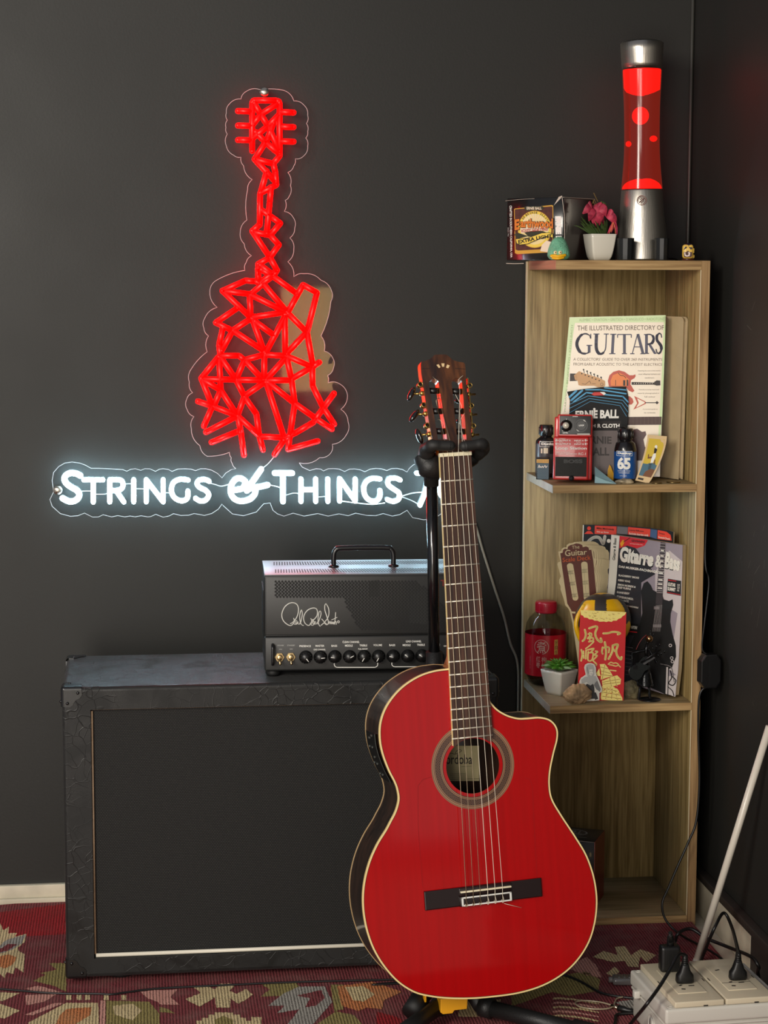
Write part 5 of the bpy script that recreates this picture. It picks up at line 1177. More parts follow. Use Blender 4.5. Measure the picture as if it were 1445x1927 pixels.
d.poly([(800, 628), (800, 690), (830, 690), (845, 672), (838, 648), (820, 632)], obr, 2)
d.poly([(848, 628), (930, 668), (932, 684), (842, 726), (870, 680)], obr, 2); d.poly([(870, 645), (924, 672), (924, 680), (862, 712), (882, 678)], cov, 3); d.stroke([(930, 676), (1000, 676)], 6, dk, 3); d.poly([(998, 676), (1012, 664), (1026, 676), (1012, 688)], dk, 3)
d.poly([(800, 778), (1046, 776), (1042, 834), (800, 836)], mat('dark_fretboard_print', (64, 26, 22), .5), 2)
for i in range(6): d.stroke([(800, 786+i*8.5), (1043, 785+i*8.5)], 1.2, brn, 3)
for i in range(9): d.stroke([(815+i*27, 778), (814+i*27, 836)], 1.6, brn, 3)
d.poly([(800, 900), (830, 870), (870, 862), (905, 885), (930, 880), (936, 905), (915, 940), (925, 990), (960, 1040), (960, 1090), (800, 1090)], mat('dark_red_instrument_print', (74, 24, 26), .4), 2); d.stroke([(840, 940), (870, 920), (900, 940)], 3, brn, 3)
p.build('cover', bkm)
p = P(); C2 = offset_poly(C_, .0015); p.prism([tuple(c) for c in C2], .0013, TH_-.001, page, bev=0); p.build('page_block', bkm)
p = P(); p.prism([tuple(c) for c in C_], TH_-.001, TH_, mat('beige_back_cover', (164, 148, 118), .5)); p.build('back_cover', bkm)
# pale hardback standing behind its right edge
Mh2 = frame((.9715, 3.441, ZM+.0012), -1.12, .015)
hb = thing('beige_hardback', Mh2, 'plain beige hardback book showing only its right part behind the thick cream book', 'book')
ht = loc(Mh2, 1281, 596).y; bei = mat('beige_hardback_cloth', (186, 166, 130), .5, var=.05, vscale=30)
oc2 = [(-.12, 0), (0, 0), (0, ht-.008), (-.0015, ht-.003), (-.005, ht-.0005), (-.009, ht), (-.12, ht)]
p = P(); p.prism(oc2, 0, .0022, bei, bev=.0006); p.prism(oc2, .0100, .0118, bei); p.build('covers', hb)
p = P(); p.prism([(-.12, .002), (-.003, .002), (-.003, ht-.009), (-.010, ht-.003), (-.12, ht-.003)], .0023, .0099, page); p.build('page_block', hb)
# polishing cloth pack
o = onY(1180, 900, 3.462); Mc = frame((1.0, 3.415, ZM+.0006), -.20, .08); Mc = Mc @ Matrix.Translation((loc(Mc, 1060, 880).x, 0, 0))
Z8 = (1040, 720, 9.03)
pk_ = thing('polish_cloth_pack', Mc, 'black polishing cloth packet with blue chevron lines leaning against the thick cream book', 'packet')
p = P(); d = D(p, Mc, *Z8); kb_ = mat('packet_black', (20, 20, 22), .55, spec=.25); bl_ = mat('chevron_blue', (70, 160, 206), .4)
ou = [d.L(*q) for q in ((245, 155), (550, 105), (860, 75), (1240, 65), (1280, 230), (1285, 500), (1265, 800))]
bot = [loc(Mc, 1181, 900), loc(Mc, 1066, 900)]; bot = [Vector((b.x, .0005)) for b in bot]
ou = ou+bot+[d.L(290, 300)]
p.prism([tuple(v) for v in ou], 0, .004, kb_)
def chev(pts, w): d.stroke(pts, w, bl_, 1)
chev([(285, 245), (400, 140)], 34); chev([(315, 300), (500, 135)], 34); chev([(350, 330), (570, 170), (1190, 235), (1280, 330)], 22)
chev([(560, 120), (800, 120), (1245, 190)], 22); chev([(880, 88), (1245, 125)], 20)
chev([(285, 370), (600, 225), (1190, 300), (1280, 410)], 9); chev([(280, 440), (620, 270), (1170, 350), (1275, 500)], 8); chev([(280, 515), (640, 318), (1140, 390), (1255, 575)], 6)
d.poly([(655, 195), (700, 165), (870, 160), (905, 185), (870, 215), (700, 222)], mat('red_hole_view', (205, 50, 44), .5), 3); d.poly([(800, 162), (870, 160), (905, 185), (870, 213)], K_white, 4)
d.text('ERNIE BALL', [(385, 480), (1125, 455), (1120, 605), (385, 610)], K_white, 2, .045); d.disc(706, 450, 20, K_white, 3)
gp3 = mat('packet_grey', (50, 46, 45), .6, spec=.25); d.poly([(520, 660), (1160, 650), (1160, 800), (520, 805)], gp3, 1); d.text('POLISH', (480, 705, 725, 760), K_white, 2, .04); d.text('R CLOTH', (760, 700, 1135, 768), K_white, 2, .04)
win = mat('clear_window_grey', (92, 78, 76), .4); d.poly([(520, 815), (1100, 815), (1100, 1560), (520, 1560)], win, 1)
d.text('ERNIE', [(560, 900), (1000, 920), (1000, 1040), (560, 1040)], dk, 2, .03); d.text('BALL', [(600, 1110), (960, 1100), (960, 1240), (600, 1240)], dk, 2, .03)
p.build('packet', pk_)
# loop pedal
zp = ZM+.0005
Mp2 = frame((onZ(1041, 906, zp).x, 3.412, zp+.0058), -.26, .10)
pd = thing('loop_pedal', Mp2, 'red and black compact effects pedal standing upright on the middle shelf', 'effects pedal')
rd = mat('pedal_red', (196, 34, 32), .35, coat=.35); pbk = mat('pedal_panel_black', (28, 28, 28), .4); prb = mat('pedal_rubber', (34, 33, 30), .7, bump=.4, bscale=500)
ZP = (995, 720, 9.323)
dz = D(P(), Mp2, *ZP)
def V2(x, y, yy=0): return loc(Mp2, ZP[0]+x/ZP[2], ZP[1]+y/ZP[2], yy)
top_ = V2(520, 555).y; mid_ = V2(500, 945).y; wpd = .0735
q0 = V2(420, 1690); q1 = V2(1040, 1690)
x0, x1 = q0.x, q1.x; zb = 0.0
p = P(); p.box(x0, x1, 0, .030, zb, mid_, rd, .0035, seg=3)                      # foot part
p.box(V2(505, 700).x, V2(1110, 700).x, -.002, .036, mid_-.0005, top_, rd, .003, seg=3); p.box(x0+.001, x1+.006, .012, .044, zb, top_-.004, rd, .003, seg=2)
d = D(p, Mp2, *ZP, 0)
for q, t in (((525, 1000, 735, 1030), 'OUTPUT A'), ((525, 1062, 735, 1090), 'OUTPUT B'), ((797, 1005, 965, 1030), 'INPUT A'), ((797, 1068, 965, 1092), 'INPUT B')): d.text(t, q, K_white, 3, .03)
for x, y, s_ in ((470, 1012, 1), (470, 1074, 1), (980, 1012, 1), (980, 1076, 1)): d.stroke([(x, y), (x+48, y)], 10, K_white, 3); d.stroke([(x+22, y-20), (x, y), (x+22, y+20)], 10, K_white, 3)
d.text('STEREO', (530, 975, 640, 990), K_white, 3); d.text('MONO', (535, 1036, 600, 1050), K_white, 3); d.text('MONO', (830, 1038, 915, 1054), K_white, 3)
d.text('Loop Station', [(468, 1118), (1018, 1128), (1016, 1190), (468, 1192)], K_white, 3, .02); d.text('RC-1', [(872, 1228), (1000, 1228), (998, 1270), (870, 1270)], K_white, 3, .0)
d.text('MADE IN TAIWAN', (470, 1212, 720, 1232), K_white, 3); d.text('LOOP STATION PHRASE RECORDER', (470, 1242, 850, 1262), K_white, 3)
p.build('housing', pd)
p = P(); d = D(p, Mp2, *ZP, -.0014); a = V2(465, 1300); b = V2(1010, 1650); p.box(a.x, b.x, -.0014, .0005, b.y, a.y, prb, .001); d.text('BOSS', [(612, 1345), (942, 1345), (942, 1415), (612, 1415)], mat('embossed_rubber', (22, 22, 20), .5), 2, .06); p.build('rubber_treadle', pd)
p = P(); d = D(p, Mp2, *ZP, -.0030); a = V2(545, 580, -.003); b = V2(1088, 915, -.003); p.box(a.x, b.x, -.0030, -.0018, b.y, a.y, pbk, .0006)
d.text('CHECK', (765, 586, 862, 604), K_white, 2, .03); d.text('LEVEL', (595, 868, 690, 892), K_white, 2, .04); d.rect(850, 892, 1070, 918, mat('light_print', (190, 188, 178), .5), 2); d.disc(660, 643, 8, K_white, 2)
for pts in ([(565, 790), (590, 798)], [(700, 842), (706, 850)], [(590, 842), (596, 850)]): d.stroke(pts, 12, K_white, 2)
d.disc(918, 755, 122, K_black, 2, 32); d.disc(918, 755, 114, pbk, 3, 32); d.disc(918, 755, 95, K_black, 4, 32); d.disc(918, 755, 82, pbk, 5, 32)
for a0_ in (-1.25, 1.9): d.stroke([(918+106*math.cos(a0_+t*.55), 755+106*math.sin(a0_+t*.55)) for t in [i/6 for i in range(7)]], [4, 12, 18, 20, 18, 12, 4], K_white, 6)
d.text('LOOP', (878, 738, 968, 766), K_white, 7, .05)
cp = p.build('control_plate', pd)
k_ = V2(655, 755, -.004); T = Matrix.Translation((k_.x, -.003, k_.y)) @ Matrix.Rotation(pi/2, 4, 'X')
p = P(); p.lathe([(.0105, 0), (.0100, .006), (.0075, .007), (.0070, .013), (.006, .0136), (0, .0137)], K_black, 24, T); kn = p.build('level_knob', pd)
p = P(); p.lathe([(.0058, .0136), (.0054, .0150), (0, .0152)], mat('silver_knob_cap', (222, 214, 196), .35, .3), 24, T); p.build('silver_cap', kn)
p = P(); k2 = V2(745, 1745, -.001); p.tube([(k2.x, .001, max(k2.y, .003)), (k2.x, -.006, max(k2.y, .003))], .0046, K_rubber, 14); p.build('thumb_screw', pd)
# dropper style care bottles
bg = mat('dark_bottle_plastic', (22, 20, 22), .25, coat=.4); lbd = mat('grey_label', (70, 66, 68), .35, coat=.3)
def ribcap(p, z0_, z1_, r, n=10):
    p.lathe([(r*.78, z0_), (r*.9, z0_+.002), (r*.9, z1_-.001), (r*.8, z1_), (0, z1_)], K_black if False else bg, 24)
    for i in range(n): a = 2*pi*i/n; p.box(-r*.13, r*.13, r*.85, r*1.0, z0_+.003, z1_-.004, bg, .0006, Matrix.Rotation(a, 4, 'Z'), 1)
def bottle(name, label, pxc, Y, w, ytop, ysh, ylab0, ybase, labelfn, fitting):
    c = onY(pxc, 880, Y); Mb_ = Matrix.Translation((c.x, Y, ZM)); r = w/2/1045
    o = thing(name, Mb_, label, 'bottle', 'guitar care bottles on the middle shelf'); g = lambda y: onY(pxc, y, Y).z-ZM
    p = P(); h1 = g(ysh); p.lathe([(0, .0004), (r*.93, .0004), (r, .004), (r, g(ylab0)-.001), (r*.98, g(ylab0)+.003), (r*.85, h1-.004), (r*.62, h1-.0005), (r*.52, h1+.001), (r*.52, h1+.004)], bg, 40); p.build('body', o)
    p = P(); p.lathe([(r+.0003, .008), (r+.0003, g(ylab0)-.002)], fitting, 40, cap=False); labelfn(p, Mb_, r); p.build('label', o)
    p = P(); ribcap(p, h1+.001, g(ytop), r*.72); p.build('cap', o); return o
def wrap_text(p, t, x0, x1, z0_, z1_, r, m, bold=0, a0=-pi/2, ex=.0007):
    v, f = glyphs(t, bold); p.add([((r+ex)*math.cos(a0+(x0+(x1-x0)*a)/r), (r+ex)*math.sin(a0+(x0+(x1-x0)*a)/r), z0_+(z1_-z0_)*b) for a, b in v], f, m)
def wrap_patch(p, x0, x1, z0_, z1_, r, m, a0=-pi/2, ex=.0005, n=14):
    v = []; f = []
    for i in range(n+1): a = a0+(x0+(x1-x0)*i/n)/r; v += [((r+ex)*math.cos(a), (r+ex)*math.sin(a), z0_), ((r+ex)*math.cos(a), (r+ex)*math.sin(a), z1_)]
    for i in range(n): f.append((2*i, 2*i+2, 2*i+3, 2*i+1))
    p.add(v, f, m)
def la(p, M_, r):
    wrap_patch(p, -.016, .018, .057, .067, r, K_white); wrap_patch(p, -.0153, .0173, .0578, .0662, r, lbd, ex=.0007); wrap_text(p, 'Dunlop', -.012, .014, .059, .065, r, K_white, .06, ex=.001)
    wrap_patch(p, -.013, -.010, .045, .054, r, crm); wrap_patch(p, -.008, .000, .045, .055, r, crm); wrap_patch(p, .003, .018, .044, .058, r, K_black, ex=.0009)
bottle('care_bottle', 'dark round bottle with grey label standing behind the miniature amp on middle shelf', 1026.5, 3.522, 39, 799, 822, 832, 900, la, lbd)
bl2 = mat('blue_label', (28, 82, 150), .3, coat=.3)
def lb_(p, M_, r):
    wrap_patch(p, -.022, .008, .049, .058, r, K_white, ex=.0006); wrap_patch(p, -.021, .0072, .0497, .0573, r, bl2, ex=.0008); wrap_text(p, 'Dunlop', -.019, .006, .0510, .0565, r, K_white, .06, ex=.0011)
    wrap_text(p, '65', -.019, .0045, .025, .0472, r, K_white, .05, ex=.0011); wrap_text(p, 'ULTRAGLIDE STRING', -.018, .004, .0215, .0235, r, K_white, 0, ex=.0011); wrap_text(p, 'CONDITIONER', -.016, .003, .0180, .0200, r, K_white, 0, ex=.0011); wrap_text(p, '2 FL OZ', -.014, -.002, .0130, .0145, r, K_white, 0, ex=.0011)
bo = bottle('care_bottle', 'dark bottle with blue label reading 65 right of the red pedal', 1176, 3.414, 42, 806, 829, 847, 900, lb_, bl2)
p = P(); p.tube(spline([(.0, 0, .0975), (-.004, -.004, .0990), (-.014, -.005, .0995)], 4), .0012, bg, 8); p.build('spout', bo)
# miniature amp
mz = ZM+.0003; a = onZ(1008, 905, mz); Mm = frame((onY(1008.5, 900, 3.474).x, 3.474, mz), -.22, 0)
mw = loc(Mm, 1034, 900).x; mh = loc(Mm, 1008, 862).y
ma = thing('miniature_amp', Mm, 'tiny black novelty amplifier with gold control strip at left end of middle shelf', 'ornament')
p = P(); p.box(0, mw, 0, .020, 0, mh, K_black, .0012); p.build('case', ma)
p = P(); d = D(p, Mm, 995, 720, 9.323); bgl = mat('blue_grey_mesh', (84, 112, 128), .5); d.poly([(145, 1415), (352, 1415), (345, 1700), (150, 1690)], bgl, 1)
for r_ in range(13):
    for c__ in range(9): d.disc(160+c__*22+(11 if r_ % 2 else 0), 1432+r_*21, 6.2, K_black, 2, 6)
d.poly([(135, 1345), (350, 1345), (350, 1412), (135, 1405)], gd, 2); d.text('JVM 410', (145, 1372, 340, 1385), K_black, 3); d.stroke([(165, 1490), (182, 1445), (192, 1490), (205, 1470), (220, 1490), (240, 1462), (250, 1492), (270, 1470), (285, 1450), (300, 1492), (322, 1462)], 13, K_white, 4); p.build('front_panel', ma)
# folded blue paper
fp = mat('pale_blue_paper', (150, 186, 192), .5); A = onZ(1117, 913, ZM+.001); 
Mt_ = Matrix.Translation((onY(1118, 905, 3.40).x, 3.40, ZM+.0003)); 
def wq(px, py, y): v = onY(px, py, y); return Mt_.inverted() @ v
p = P(); v = [wq(1119, 909, 3.392), wq(1160, 911, 3.385), wq(1119, 878, 3.42), wq(1120, 896, 3.395), wq(1140, 904, 3.384)]
v = [Vector((q.x, q.y, max(q.z, .0003))) for q in v]; n_ = len(v); v2 = [q+Vector((0, .0007, .0)) for q in v]
p.add(v+v2, [(2, 3, 1), (3, 0, 1), (3, 4, 1), (2, 0, 3), (5+2, 5+1, 5+3), (5+3, 5+1, 5+0), (2, 1, 6, 7), (2, 7, 5, 0)], fp)
solo(p, 'folded_paper', Mt_, 'folded pale blue paper triangle lying beside the red pedal', 'paper')
# small yellow plectrum
c = onY(1148, 887, 3.436); Mpk = frame((c.x, 3.436, ZM+.0002), -.1, .1); p = P(); p.prism([(-.005, .001), (.006, .001), (.007, .012), (.002, .026), (-.001, .030), (-.004, .020)], 0, .001, mat('yellow_celluloid', (214, 160, 30), .3), bev=.0003)
solo(p, 'plectrum', Mpk, 'small yellow pick tucked between the blue paper and the blue labelled bottle', 'plectrum')
# shell
c = onY(1176, 905, 3.391); Msh = Matrix.Translation((c.x, 3.391, ZM+.0002)); p = P(); shm = mat('grey_cream_shell', (196, 178, 146), .5, var=.45, vscale=90, bump=.6, bscale=200)
bm = bmesh.new(); bmesh.ops.create_icosphere(bm, subdivisions=3, radius=.017)
for w_ in bm.verts:
    f_ = noise.noise(w_.co*90)*.18; w_.co = Vector((w_.co.x*(1.05+f_), w_.co.y*(.52+f_), max(0, .0042+w_.co.z*(.30+f_)-abs(w_.co.x)*.08)))
p.bm(bm, shm, True); solo(p, 'seashell', Msh, 'small flat grey cream shell at the front edge under the blue labelled bottle', 'shell')
# picture card, curled
Mcd = frame((onY(1208, 905, 3.394).x, 3.394, ZM+.0003), -.15, .0)
cd_ = thing('picture_card', Mcd, 'curled yellow picture card standing right of the blue labelled bottle', 'card')
ZC = (1120, 740, 7.605)
def cpt(x, y): return loc(Mcd, ZC[0]+x/ZC[2], ZC[1]+y/ZC[2])
crd = mat('card_cream', (222, 192, 144), .4); cyl = mat('card_yellow', (214, 184, 60), .4); csea = mat('card_sea', (74, 112, 130), .4); crk = mat('card_rock', (120, 76, 46), .4); cbk = mat('card_ink', (40, 30, 26), .4)
def curl(z): t = min(1, max(0, z/.085)); return .003+.022*t**1.2
LB_ = lambda y: 770+ (575-770)*((y-610)/(1250-610))**1.35 if y > 610 else 770
RB_ = lambda y: 1048+(770-1048)*((y-630)/(1295-630))**1.55 if y > 630 else 1048
def card_grid(u0, u1, v0, v1, m, k, nu=4, nv=14):
    v = []; f = []
    for i in range(nv+1):
        w_ = v0+(v1-v0)*i/nv; yl_ = 610+640*w_; yr_ = 632+662*w_; L_ = cpt(LB_(yl_), yl_); R_ = cpt(RB_(yr_), yr_)
        for j in range(nu+1): u = u0+(u1-u0)*j/nu; q = L_*(1-u)+R_*u; v.append((q.x, curl(q.y)-.0002*k, max(q.y, .0004)))
    for i in range(nv):
        for j in range(nu): a = i*(nu+1)+j; f.append((a, a+nu+1, a+nu+2, a+1))
    p.add(v, f, m)
def cshape(l, m, k):
    out = []
    for u, w_ in l:
        yl_ = 610+640*w_; yr_ = 632+662*w_; q = cpt(LB_(yl_), yl_)*(1-u)+cpt(RB_(yr_), yr_)*u; out.append(q)
    v = []; n_ = len(out); f = []
    # dense strip keeps the patch on the curve
    bmx = bmesh.new(); vs_ = [bmx.verts.new((q.x, 0, q.y)) for q in out]; bmx.faces.new(vs_); bmesh.ops.triangulate(bmx, faces=bmx.faces[:]); bmesh.ops.subdivide_edges(bmx, edges=bmx.edges[:], cuts=2, use_grid_fill=True)
    for w2 in bmx.verts: w2.co.y = curl(w2.co.z)-.0002*k
    p.bm(bmx, m)
p = P(); card_grid(0, 1, 0, 1, crd, 0); card_grid(0, 1, 0, 1, crd, -2); card_grid(.09, .90, .075, .88, cyl, 1); card_grid(.09, .90, .62, .88, csea, 2)
cshape([(.35, .88), (.9, .88), (.9, .72), (.65, .70), (.4, .78)], crk, 3); cshape([(.55, .66), (.75, .58), (.85, .64), (.9, .66), (.9, .70), (.2, .74), (.3, .64), (.42, .60)], csea, 3)
cshape([(.48, .40), (.60, .37), (.66, .45), (.62, .58), (.50, .60), (.46, .50)], K_white, 4); cshape([(.46, .28), (.54, .26), (.62, .30), (.60, .38), (.50, .38)], cbk, 4); cshape([(.44, .24), (.50, .20), (.58, .22), (.60, .28), (.52, .27)], K_white, 5)
for i in range(5): cshape([(.44+.01*i, .60+.028*i), (.58+.01*i, .585+.028*i), (.58+.01*i, .598+.028*i), (.44+.01*i, .613+.028*i)], cbk, 5)
cshape([(.22, .42), (.26, .41), (.30, .47), (.46, .45), (.46, .49), (.26, .51)], crk, 5); cshape([(.64, .50), (.70, .52), (.74, .60), (.69, .61)], crk, 5); cshape([(.60, .05), (.9, .09), (.9, .2), (.84, .14), (.74, .13), (.70, .09)], crd, 3); card_grid(.12, .5, .925, .965, cbk, 2)
p.build('card', cd_)
# coins lying on the board
cm = mat('tarnished_coin', (150, 128, 84), .3, 1)
for (x, y, r_, lb2) in ((1237, 907.5, .0095, 'coin lying on the middle shelf just right of the curled card'), (1268, 906, .0125, 'larger coin lying at the right end of the middle shelf')):
    q = onY(x, y, 3.385+(.012 if r_ > .01 else 0)); p = P(); p.lathe([(0, .0004), (r_, .0004), (r_, .0018), (r_*.9, .0021), (r_*.88, .0018), (0, .0018)], cm, 28); solo(p, 'coin', Matrix.Translation((q.x, q.y+.004, ZM)), lb2, 'coin', 'coins on the middle shelf')
# ============================================================ lower shelf (top surface z = ZL)
ZL = .4172
ZB2 = (970, 970, 3.803)
# drink bottle
Y = 3.570; c = onY(1026, 1250, Y); Mo = Matrix.Translation((c.x, Y, ZL)); g = lambda y: onY(1026, y, Y-.02).z-ZL
bt = thing('drink_bottle', Mo, 'plump clear plastic drink bottle with red label and red cap at left of lower shelf', 'bottle')
R_ = (onY(1064, 1240, Y).x-onY(988, 1240, Y).x)/2
clr = clear('clear_plastic_bottle', (222, 222, 218), rough=.05); tea = mat('dark_tea', (88, 18, 14), .1, spec=.5)
pf = [(0, .0006), (R_*.70, .0006), (R_*.80, .004), (R_*.93, .018), (R_*.99, .030), (R_, .036), (R_, g(1192)), (R_*.985, g(1186)), (R_*.93, g(1175)), (R_*.80, g(1165)), (R_*.62, g(1158)), (R_*.50, g(1154)), (R_*.49, g(1150))]
p = P(); p.lathe(pf, clr, 48, cap=False); p.build('body', bt)
rl_ = mat('red_drink_label', (192, 24, 40), .3, coat=.4); p = P(); zt_, zb_ = g(1193), g(1270)
p.lathe([(R_+.0004, zb_), (R_+.0004, zt_)], rl_, 48, cap=False)
rw = mat('pale_label_print', (214, 176, 160), .5); RX = lambda px: (px-1026)/1030
ex_ = .0009; A_ = -pi/2-.13
def wt(t, x0, y0, x1, y1, m=rw, b=.0): wrap_text(p, t, RX(x0), RX(x1), g(y1), g(y0), R_, m, b, A_, ex_)
cxr = (1015-1026)/1030; cz = g(1214.5); v = []; f = []
for i in range(37):
    a = -.42*pi+(2*pi*.92)*i/36-pi*.04; 
    for rr_ in (.0128, .0139): xx = cxr+rr_*math.cos(a); zz = cz+rr_*math.sin(a); v.append(((R_+.0008)*math.cos(A_+xx/R_), (R_+.0008)*math.sin(A_+xx/R_), zz))
for i in range(36): f.append((2*i, 2*i+2, 2*i+3, 2*i+1))
p.add(v, f, rw)
wt('煮', 1006, 1204, 1024, 1226, rw, .01); wt('红', 1005, 1232, 1013, 1242); wt('枣', 1005, 1243, 1013, 1254); wt('枸', 1015.5, 1233, 1024.5, 1243); wt('杞', 1015.5, 1244, 1024.5, 1254)
wrap_patch(p, RX(1040), RX(1047.5), g(1229), g(1201), R_, mat('gold_label_patch', (206, 160, 84), .4), A_, .0006)
for i, ch in enumerate('好自在'): wt(ch, 1041.2, 1202.5+i*9, 1046.6, 1210.5+i*9, br_)
wrap_text(p, '枸杞红枣植物饮料净含量', RX(990), RX(992), g(1258), g(1232), R_, rw, 0, A_, ex_)
p.build('label', bt)
p = P(); p.lathe([(0, .003), (R_*.68, .003), (R_*.9, .018), (R_*.96, .036), (R_*.97, zb_+.012), (0, zb_+.012)], clear('bottle_water', (225, 200, 192), rough=.03), 40); p.build('contents', bt)
rc = mat('red_bottle_cap', (178, 24, 48), .35, coat=.2); rcap = (onY(1047, 1140, Y).x-onY(1007.5, 1140, Y).x)/2
p = P(); p.lathe([(rcap*.95, g(1156)), (rcap, g(1155)), (rcap, g(1137)), (rcap*.97, g(1135.5)), (rcap*.9, g(1134.5)), (0, g(1134.5))], rc, 48)
for i in range(60): a = 2*pi*i/60; p.box(rcap-.0004, rcap+.0004, -.0006, .0006, g(1151.5), g(1138), rc, 0, Matrix.Rotation(a, 4, 'Z'))
p.lathe([(rcap+.0005, g(1153)), (rcap+.0005, g(1152))], rc, 48); p.build('cap', bt)
# magazines
def magazine(name, base, yaw, lean, roll, poly, thick, label):
    M = frame(base, yaw, lean, roll); o = thing(name, M, label, 'magazine'); return M, o
bR = onZ(1271, 1315, ZL); 
Mz = frame((bR.x, bR.y, ZL+.0055), -.80, .06, .0)
tr = loc(Mz, 1287, 1026); blx = loc(Mz, 1140, 1290)
zg = lambda pts: [loc(Mz, 970+x/3.803, 970+y/3.803) for x, y in pts]
CV = zg([(685, 136), (745, 145), (900, 168), (1060, 192), (1196, 212), (1192, 400), (1180, 800), (1165, 1100), (1142, 1305), (1060, 1280)])
q = CV[-2]; low = min(v.y for v in CV); 
bl0 = zg([(615, 1140)])[0]; CV.append(Vector((bl0.x, max(bl0.y, .0))))
dn = -min(0, low)
front = thing('music_magazine', Mz, 'grey and black guitar magazine with dark electric guitar cover leaning at right of lower shelf', 'magazine', 'magazines on the lower shelf')
p = P(); gm = mat('magazine_grey_gloss', (148, 138, 146), .28, coat=.4); mk_ = mat('magazine_dark', (46, 46, 50), .28, coat=.4); mlg = mat('magazine_light', (196, 186, 184), .28, coat=.4); mred = mat('magazine_red', (206, 40, 46), .3, coat=.4); mw_ = mat('magazine_white', (226, 222, 208), .3, coat=.4)
CVc = [Vector((v.x, max(v.y, .0))) for v in CV]
p.prism([tuple(v) for v in CVc], 0, .0008, gm)
d = D(p, Mz, *ZB2)
cl = lambda l: [(x, y) for x, y in l]
d.poly([(686, 138), (745, 147), (715, 560), (690, 900), (640, 900), (660, 560)], mw_, 1); 
d.poly([(745, 147), (800, 156), (1000, 420), (900, 480), (900, 1250), (620, 1120), (720, 480)], mk_, 1); 
d.poly([(1000, 400), (1100, 250), (1195, 330), (1180, 800), (1160, 1150), (1100, 1100), (1160, 700), (1000, 600)], mlg, 1)
d.poly([(745, 147), (948, 176), (925, 215), (870, 236), (800, 215), (745, 235)], mred, 2); d.poly([(750, 200), (770, 172), (782, 188), (770, 215), (757, 226)], yel, 3); d.stroke([(775, 190), (820, 160)], 4, K_black, 4); d.text('GEWINNEN!', [(830, 172), (925, 182), (925, 198), (830, 188)], K_black, 3, .03); d.text('Les Paul Custom von Gibson im Wert', [(820, 196), (912, 206), (912, 214), (820, 204)], mw_, 3)
d.text('Gitarre', [(752, 222), (1000, 268), (985, 378), (742, 335)], K_black, 4, .06); d.text('Gitarre', [(754, 218), (1002, 264), (982, 368), (744, 330)], mw_, 5, .055)
d.text('&', [(1006, 280), (1052, 286), (1045, 378), (1000, 368)], mw_, 5, .03)
d.text('Bass', [(1078, 262), (1182, 305), (1176, 408), (1068, 382)], K_black, 4, .06); d.text('Bass', [(1080, 258), (1184, 300), (1174, 400), (1068, 376)], mw_, 5, .055)
d.text('DAS MUSIKER-FACHMAGAZIN', [(742, 356), (1060, 400), (1056, 420), (740, 372)], mw_, 4, .04)
d.text('Gitarre & Bass', [(694, 318), (704, 162), (724, 164), (714, 322)], K_black, 3, .02)
for t, q in (('BLACKBERRY SMOKE', [(740, 420), (886, 440), (885, 454), (739, 434)]), ('KERRY KING', [(737, 455), (822, 466), (821, 480), (736, 469)]), ('SIMON MCBRIDE &', [(734, 487), (862, 505), (861, 519), (733, 501)]), ('DEEP PURPLE', [(731, 507), (828, 520), (827, 534), (730, 521)]), ('DUANE EDDY', [(728, 541), (818, 553), (817, 567), (727, 555)]), ('TOPGEARCHECK:', [(727, 572), (845, 592), (844, 606), (726, 588)]), ('DAVID KILTZ', [(727, 596), (812, 608), (812, 622), (727, 610)]), ('JARED JAMES NICHOLS', [(722, 630), (880, 654), (879, 668), (721, 645)])): d.text(t, q, mw_, 4, .03)
# guitar on the cover
d.poly([(945, 470), (970, 500), (985, 535), (1008, 545), (1050, 560), (1062, 600), (1100, 612), (1125, 600), (1130, 640), (1112, 700), (1108, 760), (1125, 850), (1148, 930), (1150, 1010), (1120, 1090), (1040, 1120), (900, 1100), (820, 1040), (815, 940), (850, 860), (890, 780), (908, 700), (905, 620), (900, 540), (918, 485)], K_black, 3)
d.poly([(1040, 190), (1074, 196), (1052, 640), (1004, 632)], mat('fretboard_dark_print', (60, 54, 56), .35), 4)
for i in range(22):
    y = 200+i*20*(1-.008*i); x0_ = 1040-36*(y-190)/445; x1_ = 1073-22*(y-195)/445; d.stroke([(x0_, y), (x1_, y+4)], 3, mlg, 5)
    if i in (2, 4, 6, 8, 11, 14, 16, 18): d.poly([(x0_+6, y+6), (x1_-6, y+9), (x1_-7, y+18), (x0_+5, y+15)], mw_, 5)
for i in range(6): d.stroke([(1010+i*8, 640), (984+i*10, 830)], 1.5, mlg, 5)
sgr = mat('grey_line_print', (110, 104, 104), .4); d.rect(992, 650, 1030, 672, sgr, 4); d.rect(985, 780, 1045, 800, sgr, 4)
for x, y in ((1110, 930), (1120, 1020), (1125, 1045)): d.disc(x, y, 12, mlg, 5); d.disc(x, y, 7, K_black, 6)
d.poly([(1092, 452), (1186, 468), (1184, 575), (1084, 556)], K_black, 4); d.text('GUITAR', [(1094, 478), (1148, 486), (1146, 512), (1092, 504)], mw_, 5, .04); d.text('SUMMIT', [(1092, 510), (1148, 520), (1146, 546), (1090, 536)], mw_, 5, .04); d.text('28 30 SEP', [(1160, 490), (1178, 492), (1174, 545), (1158, 542)], mw_, 5); d.stroke([(1096, 462), (1150, 470)], 5, mred, 5); d.stroke([(1088, 550), (1182, 568)], 4, mred, 5)
d.poly([(800, 770), (880, 778), (878, 865), (795, 850)], K_black, 4); d.text('6 SEITEN!', [(820, 788), (874, 792), (872, 815), (818, 808)], mw_, 5, .02); d.stroke([(815, 830), (870, 836)], 6, mred, 5)
